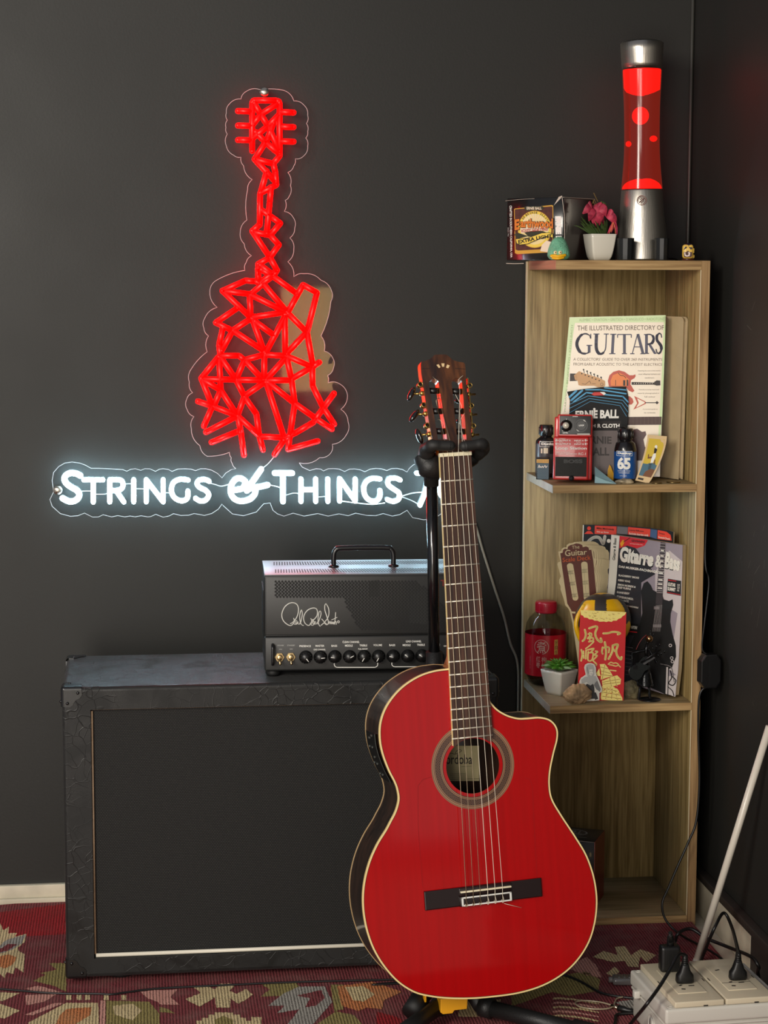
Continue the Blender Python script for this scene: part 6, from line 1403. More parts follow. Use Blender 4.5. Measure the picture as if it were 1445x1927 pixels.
# amplifier at the foot of the cover
d.poly([(960, 1020), (1100, 1060), (1095, 1290), (900, 1200), (880, 1040)], K_black, 5); d.stroke([(1040, 1062), (1110, 1080), (1128, 1130), (1138, 1190)], 6, sgr, 6, sm=3); d.poly([(1082, 1085), (1094, 1085), (1090, 1280), (1076, 1275)], mlg, 6)
d.poly([(1098, 1150), (1160, 1140), (1145, 1298), (1090, 1278)], mlg, 4); d.stroke([(1110, 1110), (1120, 1160), (1098, 1200), (1130, 1215), (1150, 1180), (1120, 1150)], 7, K_black, 6, sm=4); d.stroke([(1092, 1225), (1125, 1255), (1136, 1290)], 6, K_black, 6, sm=3)
for i in range(8): d.stroke([(790, 940+i*28), (840, 948+i*28)], 5, sgr, 4)
p.build('cover', front)
p = P(); p.prism([tuple(v) for v in offset_poly(CVc, .0006)], .0009, .0125, page); p.build('pages', front)
p = P(); p.prism([tuple(v) for v in CVc], .0125, .0132, mat('magazine_back_olive', (120, 104, 72), .4)); p.build('back_cover', front)
# magazine behind
Mz2 = Mz @ Matrix.Translation((0, .0175, 0))
bg2 = lambda pts: [loc(Mz2, 970+x/3.803, 970+y/3.803) for x, y in pts]
c2 = bg2([(482, 66), (700, 68), (960, 88), (1100, 108), (1128, 118), (1126, 190)]); x1_ = c2[-1].x; x0_ = c2[0].x; c2 += [Vector((x1_-.002, .0)), Vector((x0_+.002, .0))]
back = thing('music_magazine', Mz2, 'magazine with black cover and red top strip standing behind the grey magazine', 'magazine', 'magazines on the lower shelf')
p = P(); mb_ = mat('magazine_black_gloss', (26, 28, 28), .28, coat=.4); p.prism([tuple(v) for v in c2], 0, .0008, mb_); d = D(p, Mz2, *ZB2)
mo = mat('magazine_orange_red', (224, 66, 44), .3, coat=.3)
d.poly([(482, 68), (490, 68), (482, 300), (474, 300)], mw_, 1)
d.poly([(568, 72), (724, 78), (722, 138), (566, 132)], mo, 1); d.poly([(806, 82), (966, 98), (962, 152), (804, 136)], mo, 1); d.poly([(1018, 104), (1080, 116), (1110, 140), (1118, 180), (1015, 168)], mo, 1)
d.poly([(728, 78), (804, 84), (802, 136), (724, 130)], sgr, 1); d.poly([(968, 98), (1014, 104), (1010, 168), (962, 152)], mat('magazine_blue', (66, 92, 130), .3), 1); d.disc(527, 92, 14, mo, 2); d.poly([(492, 132), (515, 112), (540, 112), (560, 132)], mo, 2)
for t, q, m in (('Mike McCready', [(582, 84), (708, 94), (707, 110), (581, 100)], K_black), ('Gitt up Shirts', [(582, 110), (668, 116), (667, 130), (581, 124)], mw_), ('Lenny Riff-rocc', [(818, 98), (920, 108), (919, 122), (817, 112)], K_black), ('Buchstabe Interview vorab', [(815, 120), (952, 134), (951, 150), (814, 136)], mw_), ('Young', [(1026, 120), (1070, 128), (1069, 142), (1025, 134)], K_black), ('Sound-Check', [(1024, 146), (1108, 162), (1107, 176), (1023, 160)], mw_)): d.text(t, q, m, 3, .02)
d.stroke([(640, 150), (632, 190), (625, 200), (600, 160), (560, 158), (520, 190), (505, 240), (510, 290), (550, 320)], 22, mw_, 2, sm=4); d.disc(668, 182, 14, mw_, 2)
p.build('cover', back)
p = P(); p.prism([tuple(v) for v in offset_poly(c2, .0005)], .0009, .006, page); p.build('pages', back)
# fan of guitar headstock shaped cards
Md = frame((onY(1103, 1300, 3.51).x, 3.508, ZL+.003), -.04, .06)
dk_ = thing('scale_card_deck', Md, 'fanned deck of brown and cream headstock shaped cards behind the ball on lower shelf', 'card deck')
ZD = (1030, 1010, 9.633)
dc = mat('card_stock', (206, 190, 150), .6); dbr = mat('card_brown', (92, 44, 36), .45); dor = mat('card_orange', (206, 92, 40), .45); dgr = mat('card_grey', (120, 118, 90), .5)
HO_ = [(210, 340), (200, 270), (250, 262), (258, 222), (300, 195), (345, 195), (352, 150), (400, 120), (450, 118), (490, 96), (550, 100), (600, 120), (640, 150), (690, 150), (740, 165), (765, 205), (800, 215), (830, 260), (845, 390), (885, 390), (890, 440), (875, 520), (850, 560), (860, 620), (900, 700), (915, 760), (890, 830), (885, 900), (925, 930), (920, 990), (880, 1040), (860, 1060), (780, 1180), (700, 1260), (640, 1330), (640, 1500)]
Lf = [(465, 1630), (440, 1500), (405, 1350), (380, 1300), (325, 1245), (300, 1140), (265, 1040), (240, 960), (240, 900), (212, 840), (215, 780), (245, 720), (215, 620), (182, 500), (195, 465), (235, 450)]
hd = [loc(Md, ZD[0]+x/ZD[2], ZD[1]+y/ZD[2]) for x, y in HO_]; lf_ = [loc(Md, ZD[0]+x/ZD[2], ZD[1]+y/ZD[2]) for x, y in Lf]
stl = [loc(Md, 1090, 1262), loc(Md, 1092, 1290)]; 
poly_ = hd+[Vector((hd[-1].x+.004, 0)), Vector((stl[1].x, 0)), stl[0]]+lf_
piv = Vector(((hd[-1].x+stl[1].x)/2, .02))
NCARD = 11
for k in range(NCARD-1, -1, -1):
    a = (0, .022, .040, .052, .066, .078, .090, .102, .115, .130, .148)[k]; ca, sa = math.cos(a), math.sin(a); pts = [Vector((piv.x+(v.x-piv.x)*ca+(v.y-piv.y)*sa, piv.y-(v.x-piv.x)*sa+(v.y-piv.y)*ca)) for v in poly_]
    pts = [Vector((v.x, max(v.y, 0))) for v in pts]
    p = P(); p.prism([tuple(v) for v in pts], .0023*k, .0023*k+.0010, dc)
    if k == 0:
        d = D(p, Md, *ZD)
        d.poly([(232, 300), (275, 290), (282, 240), (320, 215), (362, 230), (370, 180), (420, 150), (470, 140), (520, 120), (580, 128), (630, 150), (640, 190), (700, 175), (745, 195), (755, 240), (795, 235), (830, 430), (855, 700), (885, 1020), (760, 1080), (640, 1200), (560, 1360), (500, 1620), (470, 1500), (430, 1330), (360, 1215), (300, 800), (255, 480)], dbr, 1)
        d.poly([(415, 1352), (510, 1360), (500, 1392), (425, 1385)], dc, 2)
        for (x0_, y0_, x1_, y1_, w_) in ((352, 480, 450, 1110, 116), (610, 450, 655, 1110, 116)):
            n_ = 10; l_ = [(x0_+w_/2-w_/2*math.cos(pi*i/n_), y0_+48-48*math.sin(pi*i/n_)) for i in range(n_+1)]+[(x1_+w_-6, y1_)]+[(x1_+w_/2-3+(w_/2-6)*math.cos(pi*i/n_), y1_+48*math.sin(pi*i/n_)) for i in range(n_+1)]
            d.poly(l_, dc, 2)
            for t in (.10, .42, .76):
                X = x0_+(x1_-x0_)*t; Y_ = y0_+80+(y1_-y0_)*t; 
                for e in (0, 55): d.stroke([(X+5, Y_+e), (X+w_-5, Y_+e-8)], 6, dgr, 3)
                for e in range(5): d.stroke([(X+16+e*18, Y_+4), (X+17+e*18, Y_+50)], 5, dgr if x0_ > 500 else dk, 3)
            d.stroke([(x0_+45, y0_+90), (x1_+50, y1_+40)], 3, dgr, 3)
        d.text('The', [(440, 165), (578, 150), (580, 212), (442, 222)], dc, 3, .0); d.text('Guitar', [(315, 240), (712, 225), (715, 322), (318, 355)], dc, 3, .01); d.text('Scale Deck', [(272, 385), (778, 330), (782, 415), (276, 462)], dor, 3, .0)
    elif k < 5:
        d = D(p, Md, *ZD, y=.0023*k); d.poly(offset_poly(pts, .0036), dbr, 1, raw=True)
    p.build('card', dk_)
p = P(); p.tube([(piv.x, -.001, piv.y), (piv.x, .0023*NCARD+.001, piv.y)], .003, K_chrome, 12); p.build('rivet', dk_)
# football on its stand
Y = 3.466; c = onY(1134.5, 1168, Y); Rb = (onY(1186, 1168, Y).x-onY(1083, 1168, Y).x)/2
Mbll = Matrix.Translation((c.x, Y, ZL)); bz = c.z-ZL
fb_ = thing('toy_football', Mbll, 'small yellow and charcoal football perched behind the red envelope', 'ball')
by = mat('ball_yellow', (232, 180, 14), .35, coat=.3); bc = mat('ball_charcoal', (58, 54, 52), .4, coat=.2)
ph_ = (1+5**.5)/2; ico = []
for a in (-1, 1):
    for b in (-ph_, ph_): ico += [Vector((0, a, b)), Vector((a, b, 0)), Vector((b, 0, a))]
ico = [v.normalized() for v in ico]
tgt = Vector((.28, -.72, .63)).normalized(); rq = ico[0].rotation_difference(tgt).to_matrix(); rot2 = Matrix.Rotation(.45, 3, tgt); ico = [rot2 @ (rq @ v) for v in ico]
bm = bmesh.new(); bmesh.ops.create_icosphere(bm, subdivisions=6, radius=Rb); bm.faces.ensure_lookup_table(); bm.verts.index_update()
v = [w_.co.copy() for w_ in bm.verts]; fy = []; fc = []
nb = {}
for i, a in enumerate(ico): nb[i] = sorted(range(12), key=lambda j: -ico[j].dot(a))[1:6]
for f_ in bm.faces:
    u = f_.calc_center_median().normalized(); i = max(range(12), key=lambda j: ico[j].dot(u)); a = ico[i]
    # pentagon test: towards each neighbour
    ins = all(((u/u.dot(a))-a).dot((ico[j]-a*ico[j].dot(a)).normalized()) < .36 for j in nb[i])
    (fy if ins else fc).append([w_.index for w_ in f_.verts])
bm.free()
p = P(); off = Vector((0, 0, bz)); p.add([q+off for q in v], fy, by, True); p.add([q+off for q in v], fc, bc, True); p.build('ball', fb_)
p = P(); p.lathe([(.020, .0005), (.021, .004), (.012, .010), (.010, bz-Rb-.004), (.022, bz-Rb+.006)], K_black, 28); p.build('stand', fb_)
p = P(); p.tube(spline([(-Rb*.72, -.012, bz+Rb*.62), (-Rb*1.0, -.016, bz+Rb*.2), (-Rb*1.03, -.018, bz-Rb*.25), (-Rb*.72, -.016, bz-Rb*.85), (-Rb*.3, -.010, bz-Rb*.96)], 6), .0042, by, 12); p.build('handle', fb_)
# red envelope
Me = frame((onY(1130, 1322, 3.402).x, 3.402, ZL+.0016), -.08, .055)
E_ = [loc(Me, *q) for q in ((1092, 1150), (1178.5, 1152.5), (1173, 1321), (1087, 1318))]; E_[2].y = max(E_[2].y, .0); E_[3].y = max(E_[3].y, .0)
en = thing('red_envelope', Me, 'shiny red paper envelope with raised gold characters standing at the front of lower shelf', 'envelope')
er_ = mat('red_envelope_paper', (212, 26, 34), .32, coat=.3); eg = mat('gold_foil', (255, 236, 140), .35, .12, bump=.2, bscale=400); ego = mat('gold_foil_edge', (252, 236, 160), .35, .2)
p = P(); p.prism([tuple(v) for v in E_], 0, .0022, er_); d = D(p, Me, 1080, 1100, 8.378)
fl = [(98, 402), (460, 415), (822, 435), (800, 480), (770, 495), (740, 530), (700, 540), (670, 570), (620, 568), (590, 588), (545, 578), (510, 590), (470, 582), (400, 586), (370, 570), (320, 568), (290, 548), (240, 548), (210, 525), (160, 520), (140, 490), (110, 480)]
d.poly(fl, eg, 2)
for i in range(60):
    x = random.uniform(140, 780); y = random.uniform(425, 560)
    if abs(x-460) > 360-(y-420)*1.7: continue
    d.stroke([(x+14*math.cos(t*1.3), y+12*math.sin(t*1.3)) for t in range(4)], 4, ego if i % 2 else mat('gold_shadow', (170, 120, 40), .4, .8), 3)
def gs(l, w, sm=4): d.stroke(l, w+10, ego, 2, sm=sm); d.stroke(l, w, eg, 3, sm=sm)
# 一 帆 風 順 in brush strokes
gs([(462, 770), (540, 765), (600, 748), (680, 750), (725, 770), (690, 785)], 22)
gs([(450, 990), (440, 1060), (450, 1090)], 18); gs([(452, 1000), (520, 985), (555, 1000), (548, 1070)], 16); gs([(485, 910), (500, 1000), (505, 1080), (492, 1180)], 24)
gs([(610, 960), (600, 1060), (545, 1170)], 24); gs([(612, 962), (660, 945), (690, 955), (665, 1040), (680, 1120), (735, 1180), (748, 1145)], 24); gs([(625, 1020), (640, 1050)], 16)
gs([(170, 715), (185, 790), (165, 860), (135, 890)], 22); gs([(240, 690), (330, 660), (365, 675), (335, 760), (350, 840), (400, 895), (435, 900), (420, 850)], 24); gs([(225, 780), (270, 770), (275, 810), (225, 830)], 14); gs([(215, 850), (290, 840), (300, 880), (235, 900)], 16); gs([(245, 760), (250, 900)], 12); gs([(310, 900), (250, 960), (185, 1010)], 12)
gs([(115, 1030), (130, 1100), (112, 1200)], 18); gs([(150, 1050), (155, 1160)], 14); gs([(190, 1035), (185, 1170)], 14); gs([(215, 1030), (310, 1010), (270, 1060)], 16); gs([(225, 1060), (220, 1190), (280, 1190), (300, 1080), (235, 1075)], 14); gs([(340, 1050), (370, 1060), (320, 1110), (365, 1120), (310, 1180)], 14); gs([(300, 1200), (350, 1250), (350, 1270)], 14)
# cloud and ship
gs([(540, 1255), (580, 1225), (620, 1240), (660, 1235), (700, 1262), (660, 1285), (600, 1270), (560, 1265)], 9); gs([(700, 1270), (730, 1300)], 8); gs([(570, 1350), (660, 1360)], 9)
ship = [([(405, 1255), (485, 1250), (530, 1310), (590, 1400), (610, 1440), (420, 1500), (430, 1400)]), ([(345, 1400), (400, 1320), (405, 1400), (420, 1440), (370, 1440)]), ([(440, 1520), (600, 1450), (680, 1430), (740, 1490), (730, 1570), (600, 1610), (450, 1600)]), ([(440, 1600), (600, 1600), (690, 1650), (760, 1790), (763, 1828), (560, 1826), (430, 1815), (420, 1780)])]
for s_ in ship: d.poly(s_, eg, 2)
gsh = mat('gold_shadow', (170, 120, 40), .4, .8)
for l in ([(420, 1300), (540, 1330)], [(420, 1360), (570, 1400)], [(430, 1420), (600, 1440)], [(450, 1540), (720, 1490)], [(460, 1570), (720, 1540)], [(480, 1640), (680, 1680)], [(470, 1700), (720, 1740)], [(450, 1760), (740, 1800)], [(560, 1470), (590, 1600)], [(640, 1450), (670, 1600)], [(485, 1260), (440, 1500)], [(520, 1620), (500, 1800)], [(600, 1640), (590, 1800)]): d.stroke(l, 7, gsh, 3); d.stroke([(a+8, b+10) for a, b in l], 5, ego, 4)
for i in range(40): x = random.uniform(440, 740); y = random.uniform(1620, 1820); d.stroke([(x, y), (x+random.uniform(-25, 25), y+random.uniform(-18, 18))], 6, (ego, gsh, er_)[i % 3], 5)
p.build('paper', en)
# cut-out picture
Mx = frame((onY(1110, 1320, 3.3955).x, 3.3955, ZL+.0004), -.08, .05)
ct = thing('photo_cutout', Mx, 'black and white cut-out picture of a hooded person in front of red envelope', 'picture')
dx_ = [loc(Mx, 1080+x/8.378, 1100+y/8.378) for x, y in ((160, 1310), (175, 1265), (215, 1240), (270, 1238), (320, 1255), (345, 1310), (345, 1400), (360, 1440), (400, 1520), (440, 1640), (438, 1690), (400, 1710), (400, 1825), (200, 1840), (120, 1800), (85, 1600), (85, 1530), (110, 1470), (165, 1440), (185, 1420))]
dx_ = [Vector((q.x, max(q.y, 0))) for q in dx_]
wc = mat('cutout_white', (222, 218, 208), .4); lg_ = mat('cutout_light_grey', (176, 176, 172), .4); dg_ = mat('cutout_dark', (42, 42, 44), .4); mg_ = mat('cutout_mid', (116, 116, 116), .4)
p = P(); p.prism([tuple(q) for q in dx_], 0, .0015, wc); d = D(p, Mx, 1080, 1100, 8.378)
d.poly([(185, 1350), (195, 1275), (250, 1250), (305, 1270), (325, 1330), (320, 1420), (290, 1480), (220, 1470)], lg_, 1); d.poly([(240, 1340), (290, 1335), (300, 1400), (270, 1440), (240, 1420)], wc, 2); d.stroke([(250, 1368), (265, 1370)], 6, mg_, 3); d.stroke([(280, 1368), (294, 1366)], 6, mg_, 3); d.stroke([(258, 1408), (285, 1406)], 5, mg_, 3); d.stroke([(205, 1300), (225, 1400)], 10, mg_, 2)
d.poly([(110, 1500), (170, 1455), (340, 1440), (370, 1500), (320, 1560), (250, 1590), (200, 1540), (120, 1560)], lg_, 2)
d.poly([(200, 1560), (260, 1590), (300, 1555), (320, 1620), (330, 1800), (200, 1800), (170, 1640)], dg_, 2); d.poly([(365, 1510), (420, 1650), (405, 1690), (350, 1650), (310, 1580), (330, 1550)], mg_, 3); d.poly([(320, 1700), (345, 1700), (380, 1800), (330, 1820)], dg_, 3)
p.build('card', ct)
# succulent in a white square pot
c = onZ(1052, 1298, ZL); Msu = Matrix.Translation((onY(1052, 1280, 3.475).x, 3.475, ZL)) @ Matrix.Rotation(pi/4-.12, 4, 'Z')
su = thing('succulent_pot', Msu, 'small green succulent in a tapered white square pot on the lower shelf', 'potted plant')
g2 = lambda x, y: (onY(x, y, 3.45).z-ZL)
p = P(); sqpot(p, .0165, .0255, g2(1047, 1268)+.003, mat('matte_white_pot', (206, 204, 192), .4), .25); p.build('pot', su)
ph = g2(1047, 1268)+.003; sg = mat('succulent_green', (76, 136, 40), .4, var=.3, vscale=60, sss=.1); sg2 = mat('succulent_tip', (140, 176, 128), .45)
p = P(); p.box(-.023, .023, -.023, .023, ph-.005, ph-.003, mat('white_gravel', (196, 190, 176), .8, bump=1, bscale=300)); p.build('gravel', su)
p = P()
for ringn, (n_, el, l) in enumerate(((11, .22, .034), (10, .5, .031), (8, .85, .027), (5, 1.2, .023))):
    for i in range(n_):
        a = 2*pi*(i+.5*(ringn % 2))/n_+ringn*.3; dirv = Vector((math.cos(a)*math.cos(el), math.sin(a)*math.cos(el), math.sin(el)))
        b0_ = Vector((0, 0, ph-.002)); e = b0_+dirv*l; w0 = .0074-.0007*ringn; sidev = Vector((-math.sin(a), math.cos(a), 0)); upv = dirv.cross(sidev)*-1
        v = []; f = []
        for k in range(7):
            t = k/6; cpt_ = b0_.lerp(e, t)+upv*(.004*math.sin(t*pi*.9)*-1); ww = w0*math.sin(pi*(.12+.84*t))**.9*(1.1-.3*t); hh = ww*.55
            for j in range(6): b_ = 2*pi*j/6; v.append(cpt_+sidev*ww*math.cos(b_)+upv*hh*math.sin(b_))
        for k in range(6):
            for j in range(6): f.append((k*6+j, k*6+(j+1) % 6, (k+1)*6+(j+1) % 6, (k+1)*6+j))
        f.append(tuple(36+j for j in range(6))); p.add(v, f, sg if not (ringn == 0 and i % 4 == 0) else sg2, True)
p.build('leaves', su)
# fossil stone, plain stone
def rock(name, px, py, Y, sx, sy, sz, m, label, seed, ribs=0, rotz=0):
    c = onY(px, py, Y); bm = bmesh.new(); bmesh.ops.create_icosphere(bm, subdivisions=5, radius=1); o = Vector((seed*7.1, seed*3.3, 0))
    for w_ in bm.verts:
        u = w_.co.copy(); k = 1+.22*noise.noise(u*1.2+o)+.10*noise.noise(u*3+o)+.03*noise.noise(u*9+o)
        if ribs and u.y < .3 and u.x < .45:
            a = math.atan2(u.z+.9, u.x+.05); k += .06*math.sin(a*ribs)*max(0, 1-abs(u.x+.25))
        w_.co = Vector((u.x*k*sx, u.y*k*sy, u.z*k*sz))
    mn = min(w_.co.z for w_ in bm.verts)
    for w_ in bm.verts: w_.co.z = max(w_.co.z-mn-.0025, 0)
    p = P(); p.bm(bm, m, True); return solo(p, name, Matrix.Translation((c.x, Y, ZL+.0002)) @ Matrix.Rotation(rotz, 4, 'Z'), label, 'stone')
rock('fossil_stone', 1087, 1305, 3.386, .0265, .0090, .0185, mat('fossil_tan', (192, 158, 118), .8, var=.35, vscale=60, bump=.5, bscale=150), 'rough tan stone with fan shaped fossil ribs in front of the succulent pot', 3, 34, .1)
rock('plain_stone', 1187, 1300, 3.424, .0155, .012, .0175, mat('stone_olive', (126, 116, 84), .8, var=.35, vscale=50, bump=.5, bscale=200), 'smooth olive grey stone between the red envelope and the metal figurine', 9)
# metal guitarist figurine
zf_ = ZL+.0003; c = onY(1221, 1318, 3.405); Mfi = Matrix.Translation((c.x, 3.405, zf_))
fm = mat('blackened_metal', (52, 52, 54), .28, .9, bump=.3, bscale=300); fm2 = mat('dark_metal_glossy', (26, 27, 28), .22, .7)
fi = thing('metal_guitarist', Mfi, 'black scrap metal figurine playing guitar on a round base before the magazine', 'figurine')
Zf = Z(1150, 1150, 9.633)
def F(x, y, yy=0): a, b = Zf([(x, y)])[0]; q = onY(a, b, 3.405+yy)-Vector((c.x, 3.405, zf_)); return Vector((q.x, yy, q.z))
bx_ = F(690, 1620); p = P(); p.lathe([(0, .0002), (.0205, .0002), (.0205, .0015), (0, .0018)], fm, 36, Matrix.Translation((bx_.x, 0, 0))); p.build('base', fi)
def coil(a, b, r, turns, m, name, par):
    p = P(); a, b = Vector(a), Vector(b); n_ = turns*2
    for i in range(n_+1): 
        t = i/n_
        if i % 2 == 0: q = a.lerp(b, t); d_ = (b-a).normalized(); p.tube([q-d_*(b-a).length/n_*.48, q+d_*(b-a).length/n_*.48], r, m, 10)
    p.tube([a, b], r*.7, m, 8); return p.build(name, par)
coil(F(525, 1340), F(500, 1600)+Vector((0, 0, 0)), .0028, 12, fm, 'leg', fi); coil(F(680, 1330), F(705, 1600), .0028, 12, fm, 'leg', fi)
p = P(); T = Matrix.Translation((F(615, 1340).x, 0, F(615, 1350).z)); hh_ = F(640, 960).z-F(640, 1350).z; p.lathe([(.0152, 0), (.0148, .002), (.0105, hh_*.55), (.004, hh_)], fm2, 28, T)
for i in range(150):
    a = random.random()*2*pi; t = random.random(); r_ = .0150*(1-t)+.0045*t; p.ball((F(615, 1340).x+r_*math.cos(a), r_*math.sin(a), F(615, 1350).z+hh_*t), .0013, fm, n=6)
p.build('skirt', fi)
p = P(); p.tube([F(660, 980), F(630, 700), F(655, 600)], .0035, fm, 10); p.build('torso', fi)
p = P(); p.tube([F(655, 600), F(665, 540)], .0022, fm, 8); p.ball(F(690, 500, -.002), .0068, mat('bronze_ball', (150, 120, 84), .2, 1), n=16); p.tube(spline([F(700, 450), F(712, 400), F(710, 345)], 4), .0011, fm, 6); p.tube(spline([F(720, 450), F(770, 420), F(765, 375)], 4), .0011, fm, 6); p.tube(spline([F(740, 560), F(765, 480), F(740, 440)], 4), .0011, fm, 6); p.build('head', fi)
aa = [F(600, 710), F(500, 700), F(380, 760)]; bb = [F(380, 760), F(330, 860), F(380, 990)]
coil(aa[0], aa[2], .0028, 12, fm, 'arm', fi); coil(bb[0], bb[2], .0026, 9, fm, 'arm', fi); coil(F(690, 700, -.002), F(830, 930, -.006), .0028, 12, fm, 'arm', fi)
p = P(); gp4 = [F(x, y, 0) for x, y in spline([Vector(q) for q in ((590, 790), (640, 800), (600, 880), (560, 930), (640, 960), (670, 960), (640, 1010), (560, 1050), (520, 1130), (470, 1200), (390, 1220), (310, 1160), (275, 1080), (290, 1010), (350, 970), (420, 930), (480, 860), (530, 800))], 3)]
p.prism([(v.x, v.z) for v in gp4], -.0175, -.0135, mat('figurine_guitar_plate', (66, 70, 70), .25, .9), bev=.0006); p.tube([F(540, 930, -.0185), F(740, 800, -.0185), F(900, 690, -.0185)], .0018, fm, 8)
p.prism([(F(x, y).x, F(x, y).z) for x, y in ((520, 910), (730, 790), (745, 815), (545, 940))], -.0198, -.0180, mat('figurine_bright_metal', (150, 150, 154), .2, 1)); p.box(F(350, 985).x, F(430, 985).x, -.0190, -.0175, F(390, 1015).z, F(390, 945).z, fm)
for t in range(3): q = F(765+60*t, 690-32*t, -.0185); p.tube([q, q+Vector((-.0018, 0, .004))], .0014, fm, 6); q = F(845+55*t, 785-36*t, -.0185); p.tube([q, q+Vector((.0018, 0, -.004))], .0014, fm, 6)
p.build('guitar', fi)
p = P(); p.tube(spline([F(640, 430), F(560, 500), F(490, 610), (F(450, 700))], 4), .0006, mat('red_thin_wire', (120, 24, 24), .4), 5); p.build('red_wire', fi)

# ============================================================ box in the bottom compartment
ZBT = .0207
a = onY(1119, 1585, 3.43); Mbx = frame((a.x, 3.43, ZBT), -.45)
wl_ = .105; top__ = a.z-ZBT
bb_ = thing('black_red_box', Mbx, 'black box with red side and oval logo in the bottom shelf compartment behind guitar', 'box')
p = P(); p.box(-wl_, -.0006, 0, .085, 0, top__, mat('matte_black_card', (36, 36, 34), .4, coat=.15), .0008, seg=1)
lt = top__
rot_ = Matrix.Rotation(-pi/2, 4, 'X')
lv = [(-.055+.030*math.cos(2*pi*i/40), .050+.020*math.sin(2*pi*i/40)) for i in range(40)]; lv2 = [(-.055+.027*math.cos(2*pi*i/40), .050+.0175*math.sin(2*pi*i/40)) for i in range(40)]
glg = mat('grey_logo_print', (128, 126, 118), .4); blk = mat('matte_black_card', (36, 36, 34))
p.add([(x, y, lt+.0004) for x, y in lv], [tuple(range(40))], glg); p.add([(x, y, lt+.0006) for x, y in lv2], [tuple(range(40))], blk)
v, f = glyphs('WILL', .02); p.add([(-.076+.042*x, .040+.020*y, lt+.0009) for x, y in v], f, glg); p.tube([(-.09, .022, lt+.0006), (-.02, .022, lt+.0006)], .0005, glg, 4)
p.tube([(-wl_+.001, -.0003, lt-.0005), (-.001, -.0003, lt-.0005)], .0006, wear, 5); p.build('carton', bb_)
p = P(); p.box(-.0006, .0004, .0005, .0845, .0005, top__-.0005, mat('dark_red_card', (120, 20, 22), .35, coat=.3)); p.tube([(0, -.0002, .002), (0, -.0002, top__)], .0007, mat('worn_pink_edge', (200, 120, 110), .6), 5); p.build('red_side', bb_)
# ============================================================ socket box and leads
zt_ = .085
fl_ = onZ(1253, 1901, zt_); rl2 = onZ(1208, 1831, zt_); fr2 = onZ(1445, 1880, zt_)
yaw_s = math.atan2(fr2.y-fl_.y, fr2.x-fl_.x)
yaw_s = .06; Ms2 = frame((fl_.x, fl_.y, .0), yaw_s)
I2 = Ms2.inverted(); dep = .176
wid = .192
sx = thing('socket_box', Ms2, 'white junction box with two square socket plates on the rug at bottom right', 'socket box')
wpl = mat('white_grey_plastic', (206, 202, 192), .38, coat=.1); crp = mat('cream_socket_plastic', (210, 198, 172), .35, coat=.15); sdk = mat('socket_slot', (30, 26, 24), .6)
RZ = RUGZ+.0004
p = P(); p.box(.004, wid-.004, .004, dep-.004, RZ, zt_-.022, wpl, .005, seg=2); p.box(0, wid, 0, dep, zt_-.024, zt_, wpl, .0045, seg=3)
p.box(.0015, wid-.0015, .0015, dep-.0015, zt_-.030, zt_-.026, wpl, .0015)
for x in (.045, .13): 
    T = Matrix.Translation((x, .0036, .034)) @ Matrix.Rotation(pi/2, 4, 'X'); p.lathe([(.017, 0), (.017, .0012), (.0155, .0012), (.0155, .0004), (.010, .0004), (.010, .0012), (0, .0012)], wpl, 28, T)
for y in (.03, .075): 
    T = Matrix.Translation((.0036, y, .034)) @ Matrix.Rotation(-pi/2, 4, 'Y'); p.lathe([(.016, 0), (.016, .0012), (.0145, .0012), (.0145, .0004), (.009, .0004), (.009, .0012), (0, .0012)], wpl, 28, T)
p.box(-.008, .002, dep*.72, dep*.72+.012, zt_-.030, zt_-.018, wpl, .002)
for x in (.010, wid-.010):
    for y in (.010, dep-.010): p.lathe([(.0042, zt_-.0005), (.0042, zt_+.0006), (.0030, zt_+.0006), (.0028, zt_+.0001), (0, zt_+.0001)], wpl, 16, Matrix.Translation((x, y, 0)))
p.build('enclosure', sx)
px0 = (I2 @ onZ(1271, 1890, zt_+.008)).x
ps = .078
TP = []
for k in range(2):
    x0_ = .0155+k*(ps+.003); y0_ = .003; y1_ = dep-.003
    p = P(); p.box(x0_, x0_+ps, y0_, y1_, zt_+.0004, zt_+.0095, crp, .0018); zt3 = zt_+.0095
    cxp = x0_+ps/2; cyp = (y0_+y1_)/2
    p.box(cxp-.023, cxp+.023, cyp-.052, cyp+.052, zt3-.0002, zt3+.0012, crp, .0006)
    for dx_ in (-.036, .036): p.box(cxp+dx_-.0012, cxp+dx_+.0004, cyp-.006, cyp+.006, zt3, zt3+.0002, sdk)
    zz = zt3+.0014
    def slot_(x, y, w_, h, a=0): p.box(-w_/2, w_/2, -h/2, h/2, -.0001, .0001, sdk, 0, Matrix.Translation((cxp+x, cyp+y, zz)) @ Matrix.Rotation(a, 4, 'Z'))
    slot_(-.008, -.020, .006, .003, .5); slot_(.008, -.024, .009, .003, 0); slot_(-.009, -.036, .006, .004, -.3)
    slot_(-.010, .034, .008, .003, .3)
    p.box(cxp-.023, cxp+.023, cyp-.0225, cyp-.0218, zz-.0002, zz+.00015, sdk) if k else None
    p.box(x0_+.045, x0_+.052, y0_-.0004, y0_+.001, zt_+.0010, zt_+.0028, sdk)
    p.build('socket_plate', sx); TP.append((cxp, cyp, zz))
